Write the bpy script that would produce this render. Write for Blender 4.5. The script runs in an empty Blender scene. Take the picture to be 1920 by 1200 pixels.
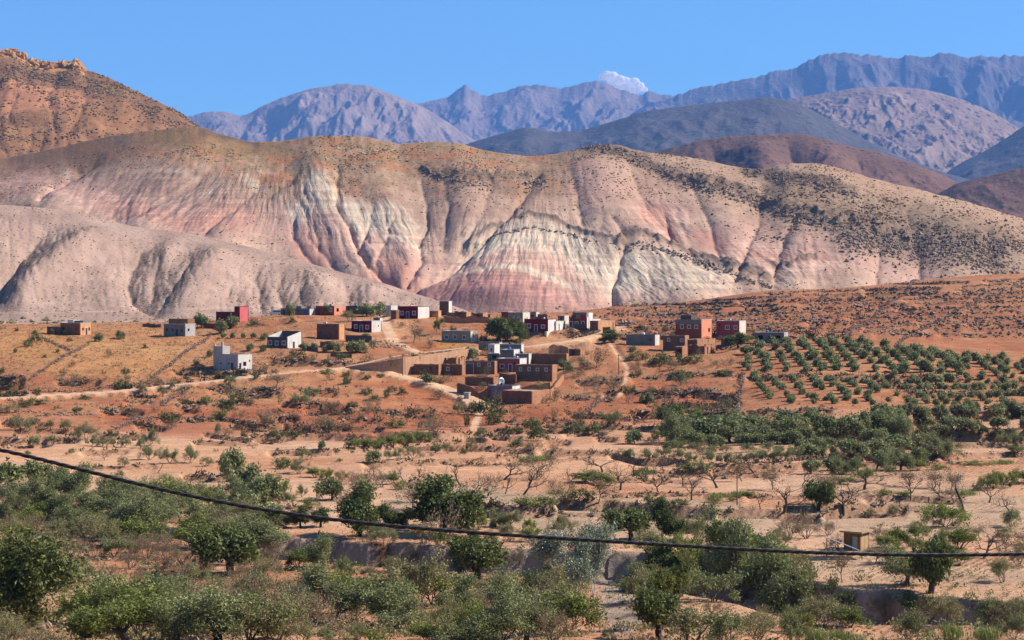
import bpy, bmesh, math, random, time
import numpy as np
from mathutils import Vector, Matrix, Euler

T0 = time.time()
random.seed(7)
RNG = np.random.default_rng(7)
R = math.radians

# ------------------------------------------------------------------ camera
HAZE_DENSITY = 3.6e-5
HAZE_COLOR = (0.19, 0.43, 1.0, 1)
FPX = 3583.0           # focal length in pixels of a 1920 px wide frame
CX, HY = 960.0, 540.0  # optical axis column, row of the level horizon
scene = bpy.context.scene
cam_data = bpy.data.cameras.new("camera")
cam_data.sensor_width = 36.0
cam_data.lens = 36.0 * FPX / 1920.0
cam_data.shift_y = -(600.0 - HY) / 1920.0
cam_data.clip_start = 0.5
cam_data.clip_end = 120000.0
cam = bpy.data.objects.new("camera", cam_data)
cam.rotation_euler = (R(90), 0, 0)
scene.collection.objects.link(cam)
scene.camera = cam

# ------------------------------------------------------------------ sky, sun, exposure
SUN_ELEV = 40.0        # degrees above the horizon
SUN_AZ = 80.0          # degrees clockwise from +Y (view direction): right, a little beyond
world = bpy.data.worlds.new("World")
scene.world = world
world.use_nodes = True
wn = world.node_tree
bg = wn.nodes["Background"]
sky = wn.nodes.new("ShaderNodeTexSky")
sky.sky_type = 'NISHITA'
sky.sun_disc = False
sky.sun_elevation = R(SUN_ELEV)
sky.sun_rotation = R(SUN_AZ)
sky.altitude = 1200
sky.air_density = 1.0
sky.dust_density = 0.3
sky.ozone_density = 2.5
tint = wn.nodes.new("ShaderNodeVectorMath")   # deep polarised azure of the whole sky
tint.operation = 'MULTIPLY'
tint.inputs[1].default_value = (0.62, 1.05, 1.36)
wn.links.new(sky.outputs[0], tint.inputs[0])
wn.links.new(tint.outputs[0], bg.inputs[0])
bg.inputs[1].default_value = 0.062

sun_data = bpy.data.lights.new("sun", 'SUN')
sun_data.energy = 5.0
sun_data.angle = R(0.53)
sun_data.color = (1.0, 0.94, 0.85)
sun = bpy.data.objects.new("sun", sun_data)
el, az = R(SUN_ELEV), R(SUN_AZ)
SUN_DIR = Vector((math.sin(az) * math.cos(el), math.cos(az) * math.cos(el), math.sin(el)))
sun.rotation_euler = SUN_DIR.to_track_quat('Z', 'Y').to_euler()
scene.collection.objects.link(sun)

vs = scene.view_settings
vs.view_transform = 'Standard'
vs.look = 'None'
vs.gamma = 1.0
vs.exposure = 0.95
vs.use_curve_mapping = False
cy = scene.cycles
cy.use_denoising = True
cy.max_bounces = 5
cy.diffuse_bounces = 3
cy.glossy_bounces = 2
cy.transmission_bounces = 4
cy.transparent_max_bounces = 6
cy.volume_bounces = 0
cy.use_adaptive_sampling = True
cy.adaptive_threshold = 0.015
cy.caustics_reflective = False
cy.caustics_refractive = False

# ------------------------------------------------------------------ helpers
COL = scene.collection
def lin(r, g, b):
    f = lambda c: (c / 255 / 12.92) if c / 255 <= 0.04045 else ((c / 255 + 0.055) / 1.055) ** 2.4
    return np.array([f(r), f(g), f(b)]) * 0.72      # picture values -> base colours at this exposure

def P(px, py, Y):
    """world point seen at pixel (px, py) of the 1920x1200 photograph, Y metres ahead"""
    return Vector(((px - CX) / FPX * Y, Y, -(py - HY) / FPX * Y))

def tag(o, label=None, cat=None, group=None, kind=None):
    if label: o["label"] = label
    if cat: o["category"] = cat
    if group: o["group"] = group
    if kind: o["kind"] = kind
    return o

def empty(name, loc=(0, 0, 0), rz=0.0, scale=1.0, parent=None):
    o = bpy.data.objects.new(name, None)
    o.empty_display_size = 0.3
    o.location = loc
    o.rotation_euler = (0, 0, rz)
    o.scale = (scale,) * 3 if not hasattr(scale, '__len__') else scale
    COL.objects.link(o)
    if parent: o.parent = parent
    return o

def link_mesh(name, me, mat=None, parent=None, loc=None, rz=0.0):
    o = bpy.data.objects.new(name, me)
    if mat is not None and len(me.materials) == 0:
        me.materials.append(mat)
    COL.objects.link(o)
    if parent: o.parent = parent
    if loc is not None: o.location = loc
    if rz: o.rotation_euler = (0, 0, rz)
    return o

def np_mesh(name, verts, faces, smooth=True, attrs=None):
    """verts (n,3), faces (m,k) all the same k; attrs {name: (n,3)|(n,)} point attributes"""
    me = bpy.data.meshes.new(name)
    verts = np.asarray(verts, dtype=np.float32); faces = np.asarray(faces, dtype=np.int32)
    n, m, k = len(verts), len(faces), faces.shape[1]
    me.vertices.add(n); me.vertices.foreach_set("co", verts.ravel())
    me.loops.add(m * k); me.loops.foreach_set("vertex_index", faces.ravel())
    me.polygons.add(m)
    me.polygons.foreach_set("loop_start", np.arange(0, m * k, k, dtype=np.int32))
    try: me.polygons.foreach_set("loop_total", np.full(m, k, dtype=np.int32))
    except Exception: pass
    me.polygons.foreach_set("use_smooth", np.full(m, smooth, dtype=bool))
    for an, av in (attrs or {}).items():
        av = np.asarray(av, dtype=np.float32)
        if av.ndim == 1:
            a = me.attributes.new(an, 'FLOAT', 'POINT'); a.data.foreach_set("value", av)
        else:
            a = me.attributes.new(an, 'FLOAT_COLOR', 'POINT')
            if av.shape[1] == 3: av = np.concatenate([av, np.ones((len(av), 1), np.float32)], 1)
            a.data.foreach_set("color", av.ravel())
    me.update(calc_edges=True)
    return me

def grid_faces(nr, nc):
    i = np.arange(nr * nc).reshape(nr, nc)
    return np.stack([i[:-1, :-1], i[:-1, 1:], i[1:, 1:], i[1:, :-1]], -1).reshape(-1, 4)

def columns(px0, px1, n):
    """column positions: fine across the view, coarse out to both sides of it"""
    c = np.linspace(px0, px1, n)
    if px0 <= -200: c = np.concatenate([np.linspace(px0 - 700, px0, 36)[:-1], c])
    if px1 >= 2100: c = np.concatenate([c, np.linspace(px1, px1 + 700, 36)[1:]])
    return c

# ---- numpy noise
_PERM = np.random.default_rng(99).permutation(512).astype(np.int32)
_PERM = np.concatenate([_PERM, _PERM])
_GA = np.arange(512) * (2 * np.pi / 512)
_GC, _GS = np.cos(_GA).astype(np.float32), np.sin(_GA).astype(np.float32)
def perlin(x, y, seed=0):
    x = np.asarray(x, np.float32); y = np.asarray(y, np.float32)
    x0 = np.floor(x); y0 = np.floor(y)
    fx, fy = x - x0, y - y0
    x0 = (x0.astype(np.int32) + seed * 37) & 511; y0 = (y0.astype(np.int32) + seed * 11) & 511
    u = fx * fx * fx * (fx * (fx * 6 - 15) + 10); v = fy * fy * fy * (fy * (fy * 6 - 15) + 10)
    xa = _PERM[x0]; xb = _PERM[x0 + 1]
    def g(h, dx, dy):
        return _GC[h] * dx + _GS[h] * dy
    a = g(_PERM[xa + y0], fx, fy); b = g(_PERM[xb + y0], fx - 1, fy)
    c = g(_PERM[xa + y0 + 1], fx, fy - 1); d = g(_PERM[xb + y0 + 1], fx - 1, fy - 1)
    top = a + u * (b - a)
    return (top + v * (c + u * (d - c) - top)) * 1.5

def fbm(x, y, octv=4, seed=0, gain=0.5, lac=2.03):
    s = 0; a = 1.0; t = 0
    for i in range(octv):
        s = s + a * perlin(x, y, seed + i * 17); t += a
        x = x * lac + 3.7; y = y * lac - 1.3; a *= gain
    return s / t

def ridged(x, y, octv=4, seed=0, gain=0.5, lac=2.03):
    s = 0; a = 1.0; t = 0; w = 1.0
    for i in range(octv):
        n = 1 - np.abs(perlin(x, y, seed + i * 31)) * 1.6
        n = np.clip(n, 0, 1) ** 2
        s = s + a * n * w; t += a
        w = np.clip(n * 1.6, 0, 1)
        x = x * lac + 5.1; y = y * lac + 2.7; a *= gain
    return s / t

def sstep(a, b, x):
    t = np.clip((x - a) / (b - a), 0, 1)
    return t * t * (3 - 2 * t)

def polyline_dist(px, py, pts, ky=1.0):
    """distance (pixels) to a polyline, and the fraction along it"""
    best = np.full(px.shape, 1e9); frac = np.zeros(px.shape)
    pts = [(p[0], p[1] * ky) for p in pts]; q = py * ky
    seg = [math.hypot(b[0] - a[0], b[1] - a[1]) for a, b in zip(pts, pts[1:])]
    tot = sum(seg); acc = 0
    for (a, b), L in zip(zip(pts, pts[1:]), seg):
        dx, dy = b[0] - a[0], b[1] - a[1]
        t = np.clip(((px - a[0]) * dx + (q - a[1]) * dy) / (L * L), 0, 1)
        d = np.hypot(px - a[0] - t * dx, q - a[1] - t * dy)
        m = d < best
        best = np.where(m, d, best); frac = np.where(m, (acc + t * L) / tot, frac)
        acc += L
    return best, frac

def interp(px, pts, smooth=True):
    """smooth 1-D curve through (px, v) points"""
    xs = np.array([p[0] for p in pts], float); ys = np.array([p[1] for p in pts], float)
    if not smooth: return np.interp(px, xs, ys)
    d = np.diff(ys) / np.diff(xs); m = np.zeros_like(ys)
    m[1:-1] = np.where(d[1:] * d[:-1] > 0, 2 * d[1:] * d[:-1] / np.where(np.abs(d[1:] + d[:-1]) < 1e-12, 1, d[1:] + d[:-1]), 0)
    m[0], m[-1] = d[0], d[-1]
    x = np.clip(px, xs[0], xs[-1]); i = np.clip(np.searchsorted(xs, x) - 1, 0, len(xs) - 2)
    h = xs[i + 1] - xs[i]; t = (x - xs[i]) / h
    return ((1 + 2 * t) * (1 - t) ** 2 * ys[i] + t * (1 - t) ** 2 * h * m[i] + t * t * (3 - 2 * t) * ys[i + 1] + t * t * (t - 1) * h * m[i + 1])

def mix(a, b, f):
    f = np.asarray(f)[..., None]
    return a * (1 - f) + b * f

# ---- materials
MATS = {}
def new_mat(name):
    m = bpy.data.materials.new(name); m.use_nodes = True
    nt = m.node_tree; nt.nodes.clear()
    out = nt.nodes.new("ShaderNodeOutputMaterial")
    MATS[name] = m
    return m, nt, out

def nd(nt, typ, **kw):
    n = nt.nodes.new(typ)
    for k, v in kw.items():
        if k.startswith('i_'):
            n.inputs[k[2:].replace('_', ' ')].default_value = v
        else: setattr(n, k, v)
    return n

def terrain_mat(name, fine=1.0, mid=12.0, bump=0.4, bump_dist=0.6, vary=0.22, speck=None, bump_fine=True, rough=0.95):
    """vertex tint x two scales of noise, optional sparse dark speckle (low scrub too small to pick apart)"""
    m, nt, out = new_mat(name)
    L = nt.links.new
    at = nd(nt, "ShaderNodeAttribute", attribute_name="tint")
    geo = nd(nt, "ShaderNodeNewGeometry")
    n1 = nd(nt, "ShaderNodeTexNoise"); n1.inputs["Scale"].default_value = 1.0 / fine; n1.inputs["Detail"].default_value = 6; n1.inputs["Roughness"].default_value = 0.65
    n2 = nd(nt, "ShaderNodeTexNoise"); n2.inputs["Scale"].default_value = 1.0 / mid; n2.inputs["Detail"].default_value = 4
    L(geo.outputs["Position"], n1.inputs["Vector"]); L(geo.outputs["Position"], n2.inputs["Vector"])
    ad = nd(nt, "ShaderNodeMath", operation='ADD'); L(n1.outputs[0], ad.inputs[0]); L(n2.outputs[0], ad.inputs[1])
    mr = nd(nt, "ShaderNodeMapRange"); mr.inputs["From Min"].default_value = 0.65; mr.inputs["From Max"].default_value = 1.35
    mr.inputs["To Min"].default_value = 1 - vary; mr.inputs["To Max"].default_value = 1 + vary
    L(ad.outputs[0], mr.inputs[0])
    mu = nd(nt, "ShaderNodeVectorMath", operation='SCALE'); L(at.outputs["Color"], mu.inputs[0]); L(mr.outputs[0], mu.inputs["Scale"])
    last = mu.outputs[0]
    if speck:
        size, amount_attr, col = speck
        vo = nd(nt, "ShaderNodeTexVoronoi"); vo.inputs["Scale"].default_value = 1.0 / size; vo.inputs["Randomness"].default_value = 1.0
        L(geo.outputs["Position"], vo.inputs["Vector"])
        am = nd(nt, "ShaderNodeAttribute", attribute_name=amount_attr)
        # threshold on the distance: bigger amount -> bigger spots and more of them
        sepc = nd(nt, "ShaderNodeSeparateColor"); L(vo.outputs["Color"], sepc.inputs[0])
        lt = nd(nt, "ShaderNodeMath", operation='LESS_THAN'); L(sepc.outputs[0], lt.inputs[0]); L(am.outputs["Fac"], lt.inputs[1])
        l2 = nd(nt, "ShaderNodeMath", operation='LESS_THAN'); L(vo.outputs["Distance"], l2.inputs[0]); l2.inputs[1].default_value = 0.36
        mm = nd(nt, "ShaderNodeMath", operation='MULTIPLY'); L(lt.outputs[0], mm.inputs[0]); L(l2.outputs[0], mm.inputs[1])
        mx = nd(nt, "ShaderNodeMix", data_type='RGBA'); L(mm.outputs[0], mx.inputs["Factor"])
        L(last, mx.inputs["A"]); mx.inputs["B"].default_value = (*col, 1)
        last = mx.outputs["Result"]
    bs = nd(nt, "ShaderNodeBsdfPrincipled"); bs.inputs["Roughness"].default_value = rough
    bs.inputs["Specular IOR Level"].default_value = 0.1
    L(last, bs.inputs["Base Color"])
    bp = nd(nt, "ShaderNodeBump"); bp.inputs["Strength"].default_value = bump; bp.inputs["Distance"].default_value = bump_dist
    L(ad.outputs[0] if not bump_fine else n1.outputs[0], bp.inputs["Height"]); L(bp.outputs[0], bs.inputs["Normal"])
    L(bs.outputs[0], out.inputs["Surface"])
    return m
# ------------------------------------------------------------------ the near land: valley floor, village slope, red hill
GC = [-260, 0, 300, 600, 900, 1200, 1500, 1920, 2200]
GR = [85, 100, 130, 160, 185, 240, 310, 400, 460, 500, 540, 590, 640, 680, 740, 800, 900, 1000, 1200, 1500]
GZ = np.array([
 # 85    100   130   160   185   240   310   400   460   500    540    590    640    680    740    800   900   1000  1200 1500
 [-19.0, -20, -23.5, -27, -30, -31.2, -31, -30.5, -29.3, -27.3, -23.5, -18, -13.8, -13, -15, -18, -20, -19, -17, -10],
 [-20.0, -21, -24.0, -27, -30, -31.2, -31, -30.5, -29.3, -27.5, -23.5, -18, -13.9, -13, -15, -18, -20, -19, -17, -10],
 [-20.5, -21.5, -24.5, -28, -30.5, -31.3, -31, -30.7, -30.0, -27.6, -23.2, -17.6, -13.2, -12.4, -14, -18, -21, -20, -18, -14],
 [-20.5, -21.5, -24.5, -28, -30.7, -31.3, -31, -31.0, -30.8, -28.3, -23.0, -17.8, -11.5, -9.2, -10, -16, -22, -22, -20, -18],
 [-20.5, -21.5, -24.5, -28, -30.7, -31.5, -31, -31.0, -31.0, -30.2, -25.0, -18.5, -11.8, -9.3, -10, -15, -22, -23, -22, -20],
 [-20.5, -21.5, -24.5, -28.5, -30.8, -31.5, -31, -31.0, -30.5, -27.8, -23.2, -17.2, -13.0, -10.8, -8.8, -7.4, -8.0, -12, -18, -18],
 [-20.5, -21.5, -24.5, -28.5, -31.0, -31.5, -31, -29.6, -27.0, -24.6, -20.6, -16.6, -13.3, -10.7, -6.6, -3.8, -0.6, -0.8, -6, -12],
 [-20.0, -21, -24.5, -28.5, -31.0, -31.5, -31, -30.3, -28.0, -26.0, -23.0, -19.6, -15.4, -11.8, -5.8, -1.0, 6.0, 7.4, 3, -6],
 [-20.0, -21, -24.5, -28.5, -31.0, -31.5, -31, -30.3, -28.0, -26.0, -23.0, -19.6, -15.4, -11.8, -5.0, 0.0, 8.0, 10.5, 8, 0]])
GLR = np.log(np.array(GR, float))

def _cubic(tab, u):
    """Catmull-Rom along axis 0 of tab at fractional index u"""
    n = tab.shape[0]; i = np.clip(np.floor(u).astype(int), 0, n - 2); t = (u - i)
    g = lambda k: tab[np.clip(i + k, 0, n - 1)]
    p0, p1, p2, p3 = g(-1), g(0), g(1), g(2)
    return i, t, (p0, p1, p2, p3)

def base_z(px, Y):
    ly = np.log(np.clip(Y, GR[0], GR[-1]))
    ui = np.interp(px, GC, np.arange(len(GC))); vi = np.interp(ly, GLR, np.arange(len(GR)))
    i0 = np.clip(np.floor(ui).astype(int), 0, len(GC) - 2); t = ui - i0; t = t * t * (3 - 2 * t)
    j = np.clip(np.floor(vi).astype(int), 0, len(GR) - 2); s = vi - j
    def row(ci):
        g = lambda k: GZ[ci, np.clip(j + k, 0, len(GR) - 1)]
        p0, p1, p2, p3 = g(-1), g(0), g(1), g(2)
        # monotone-ish: limit the tangents
        m1 = np.where((p1 - p0) * (p2 - p1) > 0, 0.5 * (p2 - p0), 0); m2 = np.where((p2 - p1) * (p3 - p2) > 0, 0.5 * (p3 - p1), 0)
        lim = 3 * np.abs(p2 - p1); m1 = np.clip(m1, -lim, lim); m2 = np.clip(m2, -lim, lim)
        return (1 + 2 * s) * (1 - s) ** 2 * p1 + s * (1 - s) ** 2 * m1 + s * s * (3 - 2 * s) * p2 + s * s * (s - 1) * m2
    return row(i0) * (1 - t) + row(np.clip(i0 + 1, 0, len(GC) - 1)) * t

_YS = np.exp(np.linspace(math.log(86), math.log(1000), 900))
def depth_at(px, py, zf=None):
    """distance at which the line of sight through (px, py) meets the (base) ground"""
    z = (zf or base_z)(np.full(_YS.shape, float(px)), _YS)
    rows = HY - z / _YS * FPX          # image row of the ground at each distance
    k = np.where(rows <= py)[0]
    if len(k) == 0: return 960.0
    k = k[0]
    if k == 0: return float(_YS[0])
    a = (rows[k - 1] - py) / (rows[k - 1] - rows[k] + 1e-9)
    return float(_YS[k - 1] + a * (_YS[k] - _YS[k - 1]))

def line_on_ground(pts, step=24):
    """(px,py) image polyline -> dense arrays px, Y along the ground"""
    out = []
    for a, b in zip(pts, pts[1:]):
        n = max(1, int(abs(b[0] - a[0]) / step))
        for k in range(n):
            t = k / n; x = a[0] + (b[0] - a[0]) * t; y = a[1] + (b[1] - a[1]) * t
            out.append((x, depth_at(x, y)))
    out.append((pts[-1][0], depth_at(*pts[-1])))
    return np.array(out)

# terrace edges / banks: (image polyline, drop in metres, length over which the near side recovers)
BANKS = [
 ([(-120, 728), (30, 738), (100, 742), (210, 733)], 1.4, 5), ([(210, 727), (270, 722), (370, 708), (400, 704)], 1.2, 5),
 ([(-60, 705), (45, 705)], 3.0, 10),
 ([(370, 705), (400, 700), (470, 698), (520, 694)], 1.8, 6), ([(500, 672), (600, 676), (700, 680), (770, 672)], 1.2, 7),
 ([(0, 830), (80, 822), (150, 820)], 0.9, 6), ([(130, 800), (180, 805)], 0.7, 6), ([(300, 785), (420, 785), (480, 795)], 1.0, 6),
 ([(380, 812), (470, 822)], 0.6, 6), ([(470, 815), (600, 812), (730, 818), (850, 812), (900, 805)], 1.2, 8),
 ([(600, 800), (720, 803)], 0.7, 6), ([(500, 845), (620, 843), (680, 836), (860, 815)], 0.7, 8),
 ([(880, 805), (1000, 803), (1130, 800)], 1.0, 8), ([(940, 790), (1080, 793)], 0.8, 5), ([(1110, 795), (1230, 803)], 0.8, 6),
 ([(1060, 772), (1200, 785)], 0.8, 6), ([(1210, 755), (1320, 752), (1390, 750)], 1.2, 7),
 ([(1180, 775), (1300, 772), (1400, 775)], 1.8, 8), ([(1010, 845), (1140, 846)], 0.8, 6), ([(1140, 848), (1200, 862), (1290, 862)], 0.8, 7),
 ([(760, 832), (900, 836), (1000, 842)], 0.6, 8), ([(680, 868), (900, 858), (1000, 850)], 0.5, 10),
 ([(1330, 872), (1500, 864), (1640, 852), (1760, 850)], 0.7, 9), ([(1760, 852), (1920, 846)], 0.6, 8),
 ([(1560, 822), (1700, 830), (1920, 826)], 0.8, 7), ([(1520, 808), (1700, 806), (1960, 808)], 2.2, 10), ([(1690, 782), (1800, 772), (1960, 764)], 2.2, 10),
 ([(1400, 790), (1540, 792), (1700, 790)], 1.5, 8), ([(1400, 770), (1560, 765)], 0.9, 6), ([(1400, 705), (1560, 703), (1700, 705), (1800, 706)], 1.0, 6),
 ([(1680, 735), (1850, 737), (1960, 735)], 1.1, 6), ([(1640, 716), (1800, 720), (1960, 716)], 0.9, 6),
 ([(790, 932), (870, 945), (960, 950), (1040, 946)], 1.2, 8), ([(1040, 938), (1140, 938), (1260, 948), (1340, 955)], 0.9, 8),
 ([(340, 890), (430, 892), (470, 905)], 0.6, 8), ([(150, 845), (240, 842)], 0.6, 6),
 ([(1540, 950), (1600, 945), (1700, 940)], 0.7, 7), ([(1340, 956), (1440, 955), (1540, 962)], 0.7, 7),
 ([(800, 668), (895, 655)], 1.2, 7), ([(880, 735), (940, 746)], 1.0, 6), ([(760, 705), (830, 712)], 0.9, 5),
 ([(270, 1075), (340, 1072)], 0.5, 5), ([(520, 1097), (650, 1086), (760, 1098)], 0.5, 5), ([(560, 1190), (700, 1190)], 0.6, 5),
 ([(1370, 705), (1391, 700)], 0.8, 5), ([(1050, 742), (1150, 748)], 0.5, 5), ([(1180, 705), (1370, 696)], 0.8, 6),
]
# the dry-stone terraces on the red hill beyond the village
rt = random.Random(3)
for row in range(13):          # long, nearly level lines, one above the other
    yb = 520 + row * 8.2       # row at the right edge of the picture
    x = 1960.0
    while x > 1180:
        w = rt.uniform(110, 330) if row > 2 else rt.uniform(90, 200)
        x0_ = x - w
        yl = lambda q: yb + (1960 - q) / 760 * (34 - row * 2.4) + 1.4 * math.sin(q / 70 + row)
        if yl(x) < 634 and yl(x) > float(np.interp(x, [1180, 1400, 1700, 1960], [584, 556, 530, 519])):
            BANKS.append(([(x0_, yl(x0_)), (x0_ + w * .33, yl(x0_ + w * .33)), (x0_ + w * .66, yl(x0_ + w * .66)), (x, yl(x))], rt.uniform(0.9, 1.7), rt.uniform(7, 11)))
        x = x0_ - rt.uniform(6, 40)
rb = random.Random(17)
for k in range(64):   # broken earth steps over the red slope below the village
    y = rb.uniform(690, 832); x = rb.uniform(-40, 1340)
    if 690 < y < 765 and 600 < x < 1080: continue
    w = rb.uniform(40, 150) * (.6 + .4 * (y - 690) / 140)
    BANKS.append(([(x, y), (x + w * .5, y + rb.uniform(-3, 3)), (x + w, y + rb.uniform(-4, 4))], rb.uniform(.6, 1.3), rb.uniform(5, 9)))
for k in range(16):   # low field edges on the valley floor
    y = rb.uniform(845, 985); x = rb.uniform(-40, 1700); w = rb.uniform(120, 320)
    BANKS.append(([(x, y), (x + w * .5, y + rb.uniform(-4, 4)), (x + w, y + rb.uniform(-8, 8))], rb.uniform(.25, .5), 9))
BANK_LINES = [(line_on_ground(p), d * 1.7, L) for p, d, L in BANKS]

# the wadi: (px, near edge Y, far edge Y, depth); the far bank is the steep one
WADI = np.array([(-260, 250, 268, 3.0), (60, 252, 268, 3.2), (200, 248, 264, 3.0), (330, 238, 252, 2.4), (430, 224, 241, 3.6), (600, 217, 237, 4.4), (760, 213, 235, 4.6),
                 (900, 210, 232, 4.2), (1040, 204, 229, 3.4), (1200, 198, 228, 3.2), (1330, 190, 216, 4.0), (1480, 178, 205, 5.2), (1640, 166, 196, 6.0), (1800, 158, 192, 6.2), (1960, 152, 190, 6.2), (2200, 150, 190, 6.2)], float)

ROADS = [  # image polyline, half width in metres
 ([(-160, 748), (0, 746), (200, 735), (400, 714), (540, 699), (650, 690), (720, 697), (790, 714), (840, 730), (880, 748), (905, 762)], 2.9),
 ([(640, 690), (740, 676), (830, 664), (900, 655), (1000, 648), (1080, 638), (1130, 625), (1165, 612)], 2.4),
 ([(718, 588), (724, 612), (738, 640), (770, 655), (790, 664)], 1.6),
 ([(905, 762), (893, 790), (889, 806)], 0.7),
 ([(1140, 640), (1158, 664), (1176, 690), (1172, 716), (1160, 742)], 0.35),
]
ROAD_LINES = [(line_on_ground(p, 12), hw) for p, hw in ROADS]

def world_polyline_dist(X, Y, ln):
    pts = [((a[0] - CX) / FPX * a[1], a[1]) for a in ln]
    return polyline_dist(X, Y, pts)

def ground_fields(px, Y):
    """height and the masks that colour the ground"""
    X = (px - CX) / FPX * Y
    z = base_z(px, Y)
    slope_zone = sstep(395, 470, Y + 18 * fbm(X / 60, Y / 60, 3, 5))        # 1 on the slopes, 0 on the valley floor
    near_zone = 1 - sstep(175, 205, Y)
    z = z + slope_zone * (1.6 * fbm(X / 45, Y / 45, 4, 11) + 0.5 * fbm(X / 9, Y / 9, 3, 12)) * (1 - 0.8 * sstep(630, 700, Y)) \
          + (1 - slope_zone) * (0.22 * fbm(X / 30, Y / 30, 3, 13) + 0.05 * fbm(X / 3, Y / 3, 3, 14)) \
          + near_zone * (1.3 * fbm(X / 18, Y / 18, 4, 15) + 0.25 * fbm(X / 3.5, Y / 3.5, 3, 16))
    bank = np.zeros_like(z)
    for ln, d, L in BANK_LINES:
        x0, x1 = ln[:, 0].min(), ln[:, 0].max()
        sel = (px > x0 - 10) & (px < x1 + 10)
        if not sel.any(): continue
        o = np.argsort(ln[:, 0])
        yl = np.interp(px[sel], ln[o, 0], ln[o, 1]) + 1.6 * fbm(X[sel] / 14, Y[sel] * 0 + d * 7, 2, 21)
        u = yl - Y[sel]
        fade = sstep(0, 14, px[sel] - x0 + 4) * sstep(0, 14, x1 - px[sel] + 4)
        sw = 0.0042 * Y[sel]
        dz = np.where(u > 0, -d * sstep(0.0, sw, u) * np.exp(-np.clip(u - sw, 0, None) / L), 0) * fade
        lip = np.where((u <= 0) & (u > -1.2), 0.15 * d * (1 + u / 1.2), 0) * fade
        z[sel] += dz + lip
        bank[sel] = np.maximum(bank[sel], fade * np.where((u > -0.8) & (u < 1.6), 1.0, 0))
    # wadi
    yn = np.interp(px, WADI[:, 0], WADI[:, 1]) + 3.0 * fbm(X / 14, X * 0, 3, 31) + 0.8 * fbm(X / 6, Y / 6, 2, 33)
    yf = np.interp(px, WADI[:, 0], WADI[:, 2]) + 4.0 * fbm(X / 11, X * 0 + 5, 3, 32) + 0.9 * fbm(X / 5, Y / 7, 2, 34)
    dep = np.interp(px, WADI[:, 0], WADI[:, 3])
    w_in = sstep(0, 5.0, Y - yn) * (1 - sstep(-1.1, 0.2, Y - yf))
    shelf = sstep(0, 0.9, Y - (yf - 3.2 - 1.5 * fbm(X / 9, X * 0 + 9, 2, 35))) * 0.45 * sstep(1300, 1420, px)          # a slumped ledge under the far bank
    z = z - dep * w_in * (1 - shelf) + w_in * 0.25 * fbm(X / 2, Y / 2, 3, 36)
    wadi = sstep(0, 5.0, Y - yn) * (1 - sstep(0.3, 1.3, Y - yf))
    # roads
    road = np.zeros_like(z)
    for ln, hw in ROAD_LINES:
        d, fr = world_polyline_dist(X, Y, ln)
        f = 1 - sstep(hw, hw + 1.6, d)
        if f.max() <= 0: continue
        pts = ln; o = np.linspace(0, 1, len(pts))
        # level across the road at the base height of its centre line
        seglen = np.concatenate([[0], np.cumsum(np.hypot(np.diff((pts[:, 0] - CX) / FPX * pts[:, 1]), np.diff(pts[:, 1])))])
        zc = base_z(pts[:, 0], pts[:, 1]); zr = np.interp(fr, seglen / seglen[-1], zc)
        z = z * (1 - f) + zr * f
        road = np.maximum(road, 1 - sstep(hw - 0.2, hw + 0.5, d + 0.5 * fbm(X / 2, Y / 2, 2, 41)))
    # earth filled in behind the retaining wall
    rp = np.array(RET); sel = (px > rp[0, 0]) & (px < rp[-1, 0])
    if sel.any():
        yw = np.interp(px[sel], rp[:, 0], rp[:, 1]) + 0.8
        zt = -(np.interp(px[sel], rp[:, 0], rp[:, 3]) - HY) / FPX * yw - 0.25
        u = Y[sel] - yw
        zf = zt + 0.015 * u
        f = sstep(0.0, 0.8, u) * (1 - sstep(22, 38, u))
        z[sel] = z[sel] * (1 - f) + np.maximum(z[sel], zf) * f
    for g in PADS:
        cx, cy_, zz, r = g
        d = np.hypot(X - cx, Y - cy_)
        f = 1 - sstep(r, r * 1.7 + 1.5, d)
        z = z * (1 - f) + zz * f
    for (cx, cy_, rr, hh) in HEAPS:
        d = np.hypot(X - cx, Y - cy_) / rr
        z = z + hh * np.exp(-d * d * 1.6)
    return X, z, slope_zone, near_zone, bank, wadi, road

PADS = []     # level house pads: X, Y, z, radius
HEAPS = []   # spoil heaps: X, Y, radius, height

def ground_z(X, Y):
    """finished ground height at a world position"""
    px = np.array([X / Y * FPX + CX]); r = ground_fields(px, np.array([float(Y)]))
    return float(r[1][0])
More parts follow.
